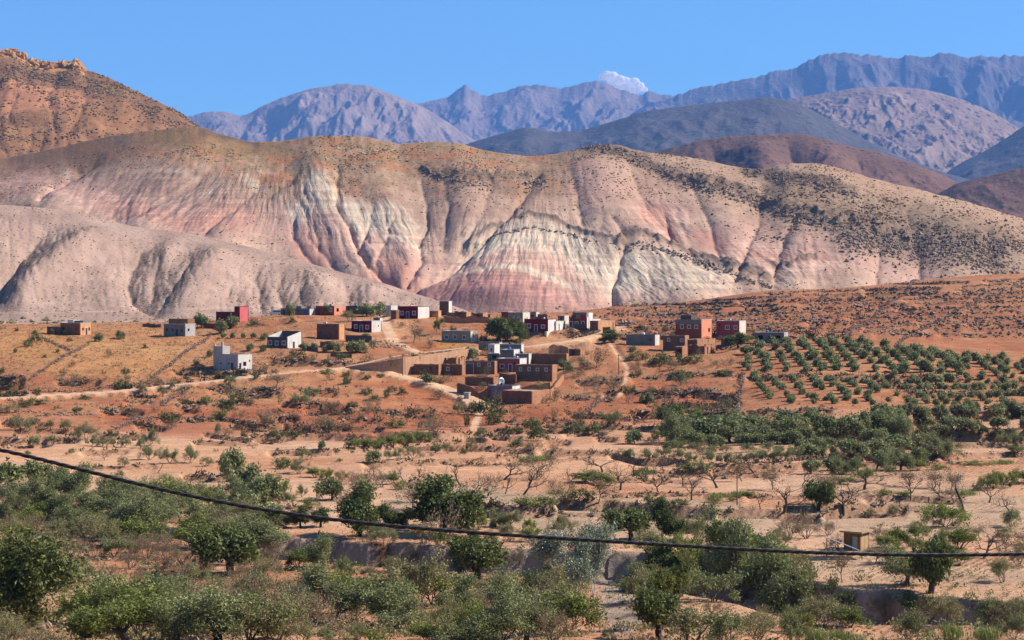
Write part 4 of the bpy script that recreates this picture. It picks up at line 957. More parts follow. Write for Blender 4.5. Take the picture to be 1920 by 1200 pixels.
print("ground", round(time.time() - T0, 1))
# ------------------------------------------------------------------ plant prototypes
def leaf_mat(name, c1, c2, trans=0.3, rough=0.6, spec=0.25):
    m, nt, out = new_mat(name); L = nt.links.new
    oi = nd(nt, "ShaderNodeObjectInfo"); at = nd(nt, "ShaderNodeAttribute", attribute_name="leafvar")
    m1 = nd(nt, "ShaderNodeMix", data_type='RGBA'); m1.inputs["A"].default_value = (*c1, 1); m1.inputs["B"].default_value = (*c2, 1)
    ad = nd(nt, "ShaderNodeMath", operation='MULTIPLY_ADD'); L(oi.outputs["Random"], ad.inputs[0]); ad.inputs[1].default_value = 0.55
    ml = nd(nt, "ShaderNodeMath", operation='MULTIPLY'); L(at.outputs["Fac"], ml.inputs[0]); ml.inputs[1].default_value = 0.45
    L(ml.outputs[0], ad.inputs[2]); L(ad.outputs[0], m1.inputs["Factor"])
    br = nd(nt, "ShaderNodeMapRange"); br.inputs["To Min"].default_value = 0.55; br.inputs["To Max"].default_value = 1.75; L(at.outputs["Fac"], br.inputs[0])
    sc = nd(nt, "ShaderNodeVectorMath", operation='SCALE'); L(m1.outputs["Result"], sc.inputs[0]); L(br.outputs[0], sc.inputs["Scale"])
    b = nd(nt, "ShaderNodeBsdfPrincipled"); b.inputs["Roughness"].default_value = rough; b.inputs["Specular IOR Level"].default_value = spec
    t = nd(nt, "ShaderNodeBsdfTranslucent"); L(sc.outputs[0], b.inputs["Base Color"]); L(sc.outputs[0], t.inputs[0])
    mx = nd(nt, "ShaderNodeMixShader"); mx.inputs[0].default_value = trans * 0.75
    L(b.outputs[0], mx.inputs[1]); L(t.outputs[0], mx.inputs[2]); L(mx.outputs[0], out.inputs["Surface"])
    return m
def bark_mat(name, c1, c2, scale=3.0):
    m, nt, out = new_mat(name); L = nt.links.new
    tc = nd(nt, "ShaderNodeTexCoord"); n = nd(nt, "ShaderNodeTexNoise"); n.inputs["Scale"].default_value = scale; n.inputs["Detail"].default_value = 5
    L(tc.outputs["Object"], n.inputs["Vector"])
    r = nd(nt, "ShaderNodeValToRGB"); r.color_ramp.elements[0].color = (*c1, 1); r.color_ramp.elements[1].color = (*c2, 1); r.color_ramp.elements[0].position = 0.35; r.color_ramp.elements[1].position = 0.65
    L(n.outputs[0], r.inputs[0])
    b = nd(nt, "ShaderNodeBsdfPrincipled"); b.inputs["Roughness"].default_value = 0.9; L(r.outputs[0], b.inputs["Base Color"])
    bp = nd(nt, "ShaderNodeBump"); bp.inputs["Strength"].default_value = 0.5; bp.inputs["Distance"].default_value = 0.05; L(n.outputs[0], bp.inputs["Height"]); L(bp.outputs[0], b.inputs["Normal"])
    L(b.outputs[0], out.inputs["Surface"]); return m
LM = {
 'olive': leaf_mat("leaf_olive", lin(120, 127, 78), lin(152, 152, 102), 0.32, 0.65, 0.15),
 'orchard': leaf_mat("leaf_orchard", lin(128, 136, 84), lin(160, 160, 110), 0.35, 0.65, 0.15),
 'dark': leaf_mat("leaf_dark", lin(84, 94, 48), lin(114, 118, 62), 0.3, 0.6, 0.18),
 'green': leaf_mat("leaf_green", lin(112, 122, 58), lin(140, 142, 72), 0.35, 0.6, 0.15),
 'lime': leaf_mat("leaf_lime", lin(118, 136, 58), lin(148, 150, 72), 0.35),
 'feather': leaf_mat("leaf_feather", lin(132, 130, 84), lin(160, 148, 100), 0.3, 0.7, 0.15),
 'brown': leaf_mat("leaf_brown", lin(136, 116, 86), lin(160, 136, 102), 0.25, 0.8, 0.1),
 'silver': leaf_mat("leaf_silver", lin(112, 124, 98), lin(160, 166, 140), 0.3, 0.45, 0.4),
 'blue': leaf_mat("leaf_blue", lin(72, 112, 76), lin(92, 134, 90), 0.25, 0.45, 0.35),
 'reed': leaf_mat("leaf_reed", lin(118, 136, 66), lin(150, 156, 86), 0.35),
 'dry': leaf_mat("leaf_dry", lin(150, 122, 84), lin(178, 146, 100), 0.25, 0.9, 0.05),
 'scrub': leaf_mat("leaf_scrub", lin(108, 100, 68), lin(134, 120, 84), 0.2, 0.9, 0.05),
 'farscrub': leaf_mat("leaf_farscrub", lin(118, 96, 70), lin(146, 120, 90), 0.1, 0.95, 0.02),
 'scrubdark': leaf_mat("leaf_scrubdark", lin(78, 72, 52), lin(100, 90, 64), 0.2, 0.9, 0.05)}
BARK = bark_mat("bark", lin(78, 64, 52), lin(120, 102, 84))
BARK_GREY = bark_mat("bark_grey", lin(104, 92, 78), lin(150, 136, 118))
BARK_WHITE = bark_mat("bark_white", lin(196, 190, 178), lin(222, 216, 204))
BARK_DARK = bark_mat("bark_dark", lin(52, 42, 34), lin(86, 72, 60))

def tubes(segs, sides=5):
    """one mesh of tapered prisms; segs (p0, p1, r0, r1)"""
    if not segs: return np.zeros((0, 3)), np.zeros((0, 4), int)
    p0 = np.array([s[0] for s in segs]); p1 = np.array([s[1] for s in segs]); r0 = np.array([s[2] for s in segs]); r1 = np.array([s[3] for s in segs])
    d = p1 - p0; d /= np.maximum(np.linalg.norm(d, axis=1, keepdims=True), 1e-6)
    up = np.where(np.abs(d[:, 2:3]) > 0.9, np.array([[1.0, 0, 0]]), np.array([[0, 0, 1.0]]))
    a = np.cross(d, up); a /= np.maximum(np.linalg.norm(a, axis=1, keepdims=True), 1e-6); b = np.cross(d, a)
    V = []
    for k in range(sides):
        t = 2 * np.pi * k / sides
        V.append(a * math.cos(t) + b * math.sin(t))
    V = np.stack(V, 1)
    v = np.concatenate([p0[:, None] + V * r0[:, None, None], p1[:, None] + V * r1[:, None, None]], 1)
    n = len(segs); base = (np.arange(n) * 2 * sides)[:, None]
    k = np.arange(sides); k2 = (k + 1) % sides
    f = np.stack([base + k, base + k2, base + sides + k2, base + sides + k], -1).reshape(-1, 4)
    return v.reshape(-1, 3), f

def leaf_quads(rng, centres, var, size, aspect=0.5, droop=0.0, up=0.0):
    """rhombic leaf faces of random attitude at the given centres"""
    n = len(centres)
    d = rng.normal(size=(n, 3)); d[:, 2] = d[:, 2] * (1 - 0.5 * up) + up * 1.5 - droop; d /= np.linalg.norm(d, axis=1, keepdims=True)
    e = rng.normal(size=(n, 3)); e -= (e * d).sum(1, keepdims=True) * d; e /= np.linalg.norm(e, axis=1, keepdims=True)
    s = size * rng.uniform(0.6, 1.3, (n, 1))
    v = np.stack([centres - d * s, centres + e * s * aspect, centres + d * s, centres - e * s * aspect], 1).reshape(-1, 3)
    f = np.arange(4 * n).reshape(-1, 4)
    return v, f, np.repeat(var, 4)

def grow(rng, p, d, length, r, level, maxl, prm, segs, tips):
    nsub = 3 if level < maxl else 2
    q = np.array(p, float); d = np.array(d, float)
    for k in range(nsub):
        d = d + rng.normal(size=3) * prm.get('wander', 0.18); d[2] += prm.get('lift', 0.05)
        d /= np.linalg.norm(d)
        q2 = q + d * length / nsub
        if q2[2] < 0.12: q2[2] = 0.12
        ra = r * (1 - 0.28 * k / nsub); rb = r * (1 - 0.28 * (k + 1) / nsub)
        segs.append((q.copy(), q2.copy(), ra, rb)); q = q2
        if level >= maxl - 1 or (level >= maxl - 2 and k > 0): tips.append((q.copy(), level))
    if level == maxl: return
    nk = prm['kids'][min(level, len(prm['kids']) - 1)]
    nk = int(nk) + (1 if rng.random() < nk - int(nk) else 0)
    ang0 = rng.uniform(0, 2 * np.pi)
    for k in range(nk):
        if level >= 1 and rng.random() < 0.14: continue
        t = ang0 + 2 * np.pi * k / nk + rng.normal() * 0.35
        sp = R(prm['spread'][min(level, len(prm['spread']) - 1)]) * rng.uniform(0.6, 1.25)
        up = np.array([0, 0, 1.0]) if abs(d[2]) < 0.95 else np.array([1.0, 0, 0])
        a = np.cross(d, up); a /= np.linalg.norm(a); b = np.cross(d, a)
        nd_ = d * math.cos(sp) + (a * math.cos(t) + b * math.sin(t)) * math.sin(sp)
        grow(rng, q, nd_, length * prm['ratio'] * rng.uniform(0.55, 1.35), r * 0.68 * (0.85 if nk > 2 else 1), level + 1, maxl, prm, segs, tips)

PROTO = {}
def make_plant(key, seed, prm, bark, leaf, sides=5):
    """prototype meshes for one plant: trunk (all wood) and crown (all leaves); unit = metres"""
    rng = np.random.default_rng(seed)
    segs, tips = [], []
    for k in range(prm.get('stems', 1)):
        t = 2 * np.pi * k / max(1, prm.get('stems', 1)) + rng.uniform(-0.4, 0.4); ln = R(prm.get('lean', 6)) * rng.uniform(0.4, 1.2)
        d0 = (math.sin(ln) * math.cos(t), math.sin(ln) * math.sin(t), math.cos(ln))
        o = np.array([math.cos(t), math.sin(t), 0]) * prm.get('foot', 0.0); o[2] = -0.35
        grow(rng, o, d0, prm['trunk'] + 0.35, prm['radius'], 0, prm['levels'], prm, segs, tips)
    segs = [s for s in segs if max(s[2], s[3]) > prm.get('min_r', 0.0)]
    wv, wf = tubes(segs, sides)
    crown = None
    n = prm.get('leaves', 0)
    H = max(v[2] for v in wv) if len(wv) else 1
    if n:
        tp = np.array([t[0] for t in tips]); cr = prm['cluster']
        tv = rng.uniform(0, 1, len(tp))
        idx = rng.integers(0, len(tp), n)
        off = rng.normal(size=(n, 3)) * cr; off[:, 2] *= prm.get('flat', 0.8)
        c = tp[idx] + off
        c[:, 2] = np.maximum(c[:, 2], prm.get('zmin', 0.08) + 0.3 * rng.random(n))
        var = np.clip(0.6 * tv[idx] + 0.4 * rng.random(n), 0, 1)
        lv, lf, la = leaf_quads(rng, c, var, prm['leaf'], prm.get('aspect', 0.45), prm.get('droop', 0), prm.get('up', 0))
        crown = (lv, lf, la); H = np.percentile(lv[:, 2], 99.5)
    lo = crown[0] if crown is not None else wv
    W = np.percentile(lo[:, 0], 98.5) - np.percentile(lo[:, 0], 1.5)
    k = 1.0 / H
    tm = np_mesh(key + "_wood", wv * k, wf, True) if len(wf) else None
    if tm: tm.materials.append(bark)
    cm_ = None
    if crown is not None:
        cm_ = np_mesh(key + "_leaves", crown[0] * k, crown[1], False, {"leafvar": crown[2]}); cm_.materials.append(LM[leaf])
    PROTO.setdefault(key, []).append((tm, cm_, W * k))

# near trees (large in the picture)
OL = dict(trunk=0.6, radius=0.2, levels=4, kids=[3.6, 3, 2.6, 2.4], spread=[48, 42, 40, 40], ratio=0.74, wander=0.2, lift=0.03, leaves=13000, cluster=0.25, flat=0.9, leaf=0.078, aspect=0.38, lean=10)
for s in range(3): make_plant('olive', 10 + s, OL, BARK, 'olive')
make_plant('olive_green', 14, OL, BARK, 'green'); make_plant('olive_green', 15, OL, BARK, 'dark')
for s in range(3): make_plant('mid_olive', 20 + s, dict(OL, levels=3, leaves=2600, cluster=0.34, leaf=0.19, aspect=0.5, kids=[4, 3.4, 3]), BARK, 'olive')
for s in range(4): make_plant('orchard_olive', 30 + s, dict(OL, trunk=0.55, levels=3, leaves=1000, cluster=0.32, leaf=0.24, aspect=0.6, kids=[4, 3, 3], ratio=0.66), BARK, 'orchard', 3)
DK = dict(trunk=0.7, radius=0.24, levels=4, kids=[4, 3.4, 3, 2.5], spread=[52, 46, 42, 42], ratio=0.72, wander=0.2, leaves=12000, cluster=0.26, leaf=0.1, aspect=0.6, lean=5)
for s in range(3): make_plant('dark_tree', 40 + s, DK, BARK_DARK, 'dark')
for s in range(2): make_plant('green_tree', 45 + s, dict(DK, trunk=1.6, ratio=0.78, spread=[36, 40, 42, 42], leaves=12000, leaf=0.105), BARK_GREY, 'green')
PO = dict(trunk=1.2, radius=0.085, levels=5, kids=[2.6, 2.6, 2.8, 2.6, 2.2], spread=[20, 26, 34, 40, 42], ratio=0.76, wander=0.12, lift=0.14, leaves=7000, cluster=0.34, leaf=0.085, aspect=0.7, lean=3)
for s in range(3): make_plant('poplar', 50 + s, PO, BARK_WHITE, 'silver')
SP = dict(trunk=1.2, radius=0.12, levels=4, kids=[3, 2.8, 2.6, 2.4], spread=[30, 38, 40, 42], ratio=0.72, wander=0.22, leaves=2600, cluster=0.3, leaf=0.13, aspect=0.5, lean=8, stems=2, foot=0.05)
for s in range(3): make_plant('sparse_tree', 55 + s, SP, BARK_GREY, 'feather')
FE = dict(trunk=0.7, radius=0.06, levels=4, kids=[2.6, 2.6, 2.6, 2.4], spread=[28, 32, 34, 36], ratio=0.72, wander=0.2, lift=0.06, stems=6, foot=0.05, lean=42, leaves=6000, cluster=0.17, leaf=0.075, aspect=0.3, up=0.4)
for s in range(3): make_plant('feather_shrub', 60 + s, FE, BARK_GREY, 'feather', 3)
for s in range(2): make_plant('brown_thicket', 64 + s, dict(FE, leaves=3200, leaf=0.07, levels=4, stems=8, lean=42), BARK_GREY, 'brown', 3)
for s in range(3): make_plant('green_shrub', 67 + s, dict(FE, leaves=5000, leaf=0.10, aspect=0.45, cluster=0.2), BARK, 'green', 3)
for s in range(2): make_plant('lime_shrub', 71 + s, dict(FE, leaves=4600, leaf=0.11, aspect=0.45, cluster=0.2), BARK, 'lime', 3)
for s in range(2): make_plant('olive_shrub', 74 + s, dict(FE, leaves=5000, leaf=0.10, aspect=0.42, cluster=0.21), BARK, 'olive', 3)
for s in range(2): make_plant('blue_bush', 77 + s, dict(FE, leaves=6000, leaf=0.1, aspect=0.6, cluster=0.2, stems=7), BARK, 'blue', 3)
AL = dict(trunk=0.7, radius=0.1, levels=5, kids=[4, 3.2, 3, 2.6, 2.4], spread=[42, 34, 34, 36, 38], ratio=0.74, wander=0.2, lift=0.05, lean=8)
for s in range(4): make_plant('bare_tree', 80 + s, AL, BARK_DARK, None, 4)
for s in range(2): make_plant('half_bare_tree', 85 + s, dict(AL, leaves=900, cluster=0.25, leaf=0.1), BARK_GREY, 'brown', 4)
make_plant('snag', 88, dict(trunk=1.6, radius=0.08, levels=3, kids=[2, 1.6], spread=[36, 40], ratio=0.5, wander=0.25, lean=14), BARK_DARK, None, 5)
make_plant('snag', 89, dict(trunk=1.8, radius=0.075, levels=3, kids=[1.5, 1.5], spread=[46, 50], ratio=0.45, wander=0.3, lean=22), BARK_DARK, None, 5)
BU = dict(trunk=0.3, radius=0.03, levels=2, kids=[3, 3], spread=[40, 42], ratio=0.8, wander=0.25, stems=6, foot=0.05, lean=58, leaves=900, cluster=0.16, leaf=0.1, aspect=0.55, min_r=0.008)
for s in range(2): make_plant('low_bush', 90 + s, BU, BARK, 'dark', 3)
for s in range(2): make_plant('low_green_bush', 92 + s, BU, BARK, 'green', 3)
for s in range(3): make_plant('dry_bush', 94 + s, dict(BU, leaves=700, leaf=0.08, aspect=0.3), BARK_GREY, 'scrub', 3)
for s in range(2): make_plant('tall_tree', 97 + s, dict(PO, trunk=1.8, kids=[3, 3.4, 3, 2.4], leaves=2600, leaf=0.18, cluster=0.36, spread=[26, 36, 40, 40]), BARK, 'dark')
for s in range(2):   # reeds: blades from the ground
    rng = np.random.default_rng(100 + s); n = 420
    fx = rng.normal(size=(n, 2)) * 0.42; h = rng.uniform(0.45, 1.0, n); ln = rng.normal(size=(n, 2)) * 0.14; w = 0.016
    b0 = np.concatenate([fx, np.full((n, 1), -0.05)], 1); tp = np.concatenate([fx + ln, h[:, None]], 1); md = b0 * 0.45 + tp * 0.55 - np.concatenate([ln * 0.25, np.zeros((n, 1))], 1)
    sd = rng.normal(size=(n, 3)); sd[:, 2] = 0; sd /= np.linalg.norm(sd, axis=1, keepdims=True); sd *= w
    v = np.stack([b0 - sd, md - sd * 1.2, tp, md + sd * 1.2], 1).reshape(-1, 3)
    me = np_mesh("reed_blades", v, np.arange(4 * n).reshape(-1, 4), False, {"leafvar": np.repeat(rng.random(n), 4)}); me.materials.append(LM['reed'])
    PROTO.setdefault('reeds', []).append((None, me, 1.7))
print("plants", round(time.time() - T0, 1), {k: round(v[0][2], 2) for k, v in PROTO.items()})

# ------------------------------------------------------------------ planting
KIND = {  # prototype -> (object name, category, wood part, leaf part, what it looks like)
 'olive': ('olive_tree', 'tree', 'trunk', 'crown', 'grey-green olive tree'), 'olive_green': ('olive_tree', 'tree', 'trunk', 'crown', 'deep green olive tree'),
 'mid_olive': ('olive_tree', 'tree', 'trunk', 'crown', 'grey-green olive tree'), 'orchard_olive': ('orchard_olive_tree', 'tree', 'trunk', 'crown', 'young round olive tree'),
 'dark_tree': ('evergreen_tree', 'tree', 'trunk', 'crown', 'dark leafy evergreen tree'), 'green_tree': ('broadleaf_tree', 'tree', 'trunk', 'crown', 'fresh green broadleaf tree'),
 'poplar': ('poplar_tree', 'tree', 'trunk', 'crown', 'silvery poplar with white trunk'), 'sparse_tree': ('almond_tree', 'tree', 'trunk', 'crown', 'thin-leaved brownish green tree'),
 'feather_shrub': ('feathery_shrub', 'shrub', 'stem', 'foliage', 'feathery pale green shrub'), 'brown_thicket': ('thicket_shrub', 'shrub', 'stem', 'foliage', 'brown twiggy thicket'),
 'green_shrub': ('leafy_shrub', 'shrub', 'stem', 'foliage', 'bushy green shrub'), 'lime_shrub': ('leafy_shrub', 'shrub', 'stem', 'foliage', 'yellow-green shrub'), 'olive_shrub': ('leafy_shrub', 'shrub', 'stem', 'foliage', 'grey-green leafy shrub'),
 'blue_bush': ('round_bush', 'bush', 'stem', 'foliage', 'rounded blue-green bush'), 'bare_tree': ('bare_tree', 'tree', 'trunk', 'crown', 'leafless dark-branched almond tree'),
 'half_bare_tree': ('almond_tree', 'tree', 'trunk', 'crown', 'nearly bare brown tree'), 'snag': ('dead_tree', 'dead tree', 'trunk', 'crown', 'dead broken tree trunk'),
 'low_bush': ('low_bush', 'bush', 'stem', 'foliage', 'low dark green bush'), 'low_green_bush': ('low_bush', 'bush', 'stem', 'foliage', 'low bright green bush'),
 'dry_bush': ('dry_bush', 'bush', 'stem', 'foliage', 'dry olive-brown bush'), 'tall_tree': ('tall_tree', 'tree', 'trunk', 'crown', 'tall slender dark tree'), 'reeds': ('reed_clump', 'reeds', 'stem', 'foliage', 'upright green reed clump')}
ZONES = [  # (x0, y0, x1, y1, where it stands)
 (0, 1130, 210, 1300, "in the bottom left corner"), (210, 1130, 480, 1300, "at the bottom edge left of the blue-green bush"), (480, 1130, 800, 1300, "on the red soil at the bottom edge"),
 (800, 1120, 1065, 1300, "in the thicket left of the white poplars"), (1065, 1040, 1180, 1300, "beside the pale gravel stream bed"), (1180, 1130, 1420, 1300, "right of the gravel stream bed at the bottom"),
 (1420, 1110, 1660, 1300, "on the dark wadi bank below the hut"), (1660, 1110, 1960, 1300, "on the wadi bank at the bottom right"),
 (0, 1015, 240, 1130, "behind the big olive at bottom left"), (240, 1015, 500, 1130, "by the small red terrace at lower left"), (500, 1015, 860, 1130, "on the red field below the dark bank"), (860, 1015, 1065, 1130, "left of the white poplars below the cable"),
 (1180, 1015, 1440, 1130, "between the poplars and the big-trunked olive"), (1440, 1015, 1660, 1110, "around the small field by the hut"), (1660, 1015, 1960, 1110, "right of the small brown hut"),
 (0, 930, 220, 1015, "in the olive belt at the left edge"), (220, 930, 480, 1015, "in the olive belt crossed by the cable"), (480, 940, 640, 1015, "left of the large dark round tree"), (640, 940, 1000, 1015, "along the top of the dark wadi bank"),
 (1000, 940, 1280, 1015, "on the grey ploughed field"), (1280, 940, 1440, 1015, "by the lone pole on the field"), (1440, 940, 1560, 1015, "left of the small brown hut"), (1560, 940, 1960, 1015, "on the pale field behind the hut"),
 (0, 875, 300, 930, "at the near edge of the left pale field"), (300, 875, 560, 940, "beside the two dead snags"), (560, 875, 740, 940, "along the hedge in mid field"), (740, 875, 1000, 940, "in the row of bare trees"), (1000, 875, 1200, 940, "by the green bush in the bare-tree row"),
 (1200, 875, 1440, 940, "on the orange field left of the lone pole"), (1440, 875, 1700, 940, "on the field above the hut"), (1700, 875, 1960, 940, "on the right-hand field above the hut"),
 (0, 838, 300, 875, "on the pale field at the left"), (300, 838, 560, 875, "on the pale field above the snags"), (560, 838, 900, 875, "in the row of little field trees"), (900, 838, 1180, 875, "on the field bund in the centre"), (1180, 838, 1440, 875, "along the bund under the big olives"), (1440, 838, 1700, 875, "in the right-hand olive field"), (1700, 838, 1960, 875, "on the terrace at the right edge"),
 (0, 770, 300, 838, "on the stony red terraces at left"), (300, 770, 520, 838, "among the stone heaps left of centre"), (520, 770, 700, 838, "on the deep red bank below the track"), (700, 770, 900, 838, "by the ditch below the mud houses"), (900, 770, 1180, 838, "on the red terraces below the mud compound"),
 (1180, 770, 1440, 838, "in the dense olive grove at its left end"), (1440, 770, 1640, 838, "in the dense grove with the green crop"), (1640, 770, 1960, 838, "in the dense olive grove at the right"),
 (0, 690, 400, 770, "just below the dirt track at left"), (400, 690, 760, 770, "on the stony slope below the dirt track"), (760, 690, 960, 770, "beside the mud compound"), (960, 690, 1180, 770, "right of the big mud house"), (1180, 690, 1396, 770, "by the walled red field"),
 (0, 600, 300, 690, "near the orange house on the left crest"), (300, 600, 480, 690, "between the grey and white block houses"), (480, 600, 600, 690, "around the roofless grey house"), (600, 600, 760, 690, "below the maroon house with white frames"), (760, 600, 870, 690, "by the long beige house"), (870, 600, 1010, 690, "between the beige house and the maroon house"),
 (1010, 600, 1180, 690, "beside the road fork by the poles"), (1180, 600, 1300, 690, "below the grey block shed"), (1300, 600, 1480, 690, "near the pink house and block house"),
 (0, 480, 500, 600, "behind the red tower house"), (500, 480, 700, 600, "by the crest houses left of centre"), (700, 480, 1100, 600, "by the crest houses in the middle"), (1100, 480, 1960, 690, "on the terraced red hill")]
PLANTS = []   # (object, base label, px, py)
prand = random.Random(11)
def plant(key, px, py, hpx, wide=None, group=None, where=None, Ymax=None, idx=None):
    """put one plant where its foot is seen at (px, py); hpx = its height in photo pixels, wide = its width in pixels"""
    g = on_ground(px, py)
    if Ymax and g.y > Ymax: g = Vector(((px - CX) / FPX * Ymax, Ymax, gz((px - CX) / FPX * Ymax, Ymax)))
    H = hpx * g.y / FPX
    lst = PROTO[key]; tm, cmh, w = lst[prand.randrange(len(lst)) if idx is None else idx % len(lst)]
    sx = (wide * g.y / FPX) / (w * H) if wide else prand.uniform(0.9, 1.12)
    nm, cat, wood, leaf, desc = KIND[key]
    e = empty(nm, g, prand.uniform(0, 6.28), (H * sx, H * sx, H))
    if tm: link_mesh(wood, tm, None, e)
    if cmh: link_mesh(leaf, cmh, None, e)
    if where is None:
        where = next((z_[4] for z_ in ZONES if z_[0] <= px < z_[2] and z_[1] <= py < z_[3]), "in the valley")
    size = ""
    e["category"] = cat; e["group"] = group or (nm.replace('_', ' ') + "s of the valley")
    PLANTS.append((e, desc + " " + where, px, py))
    return e
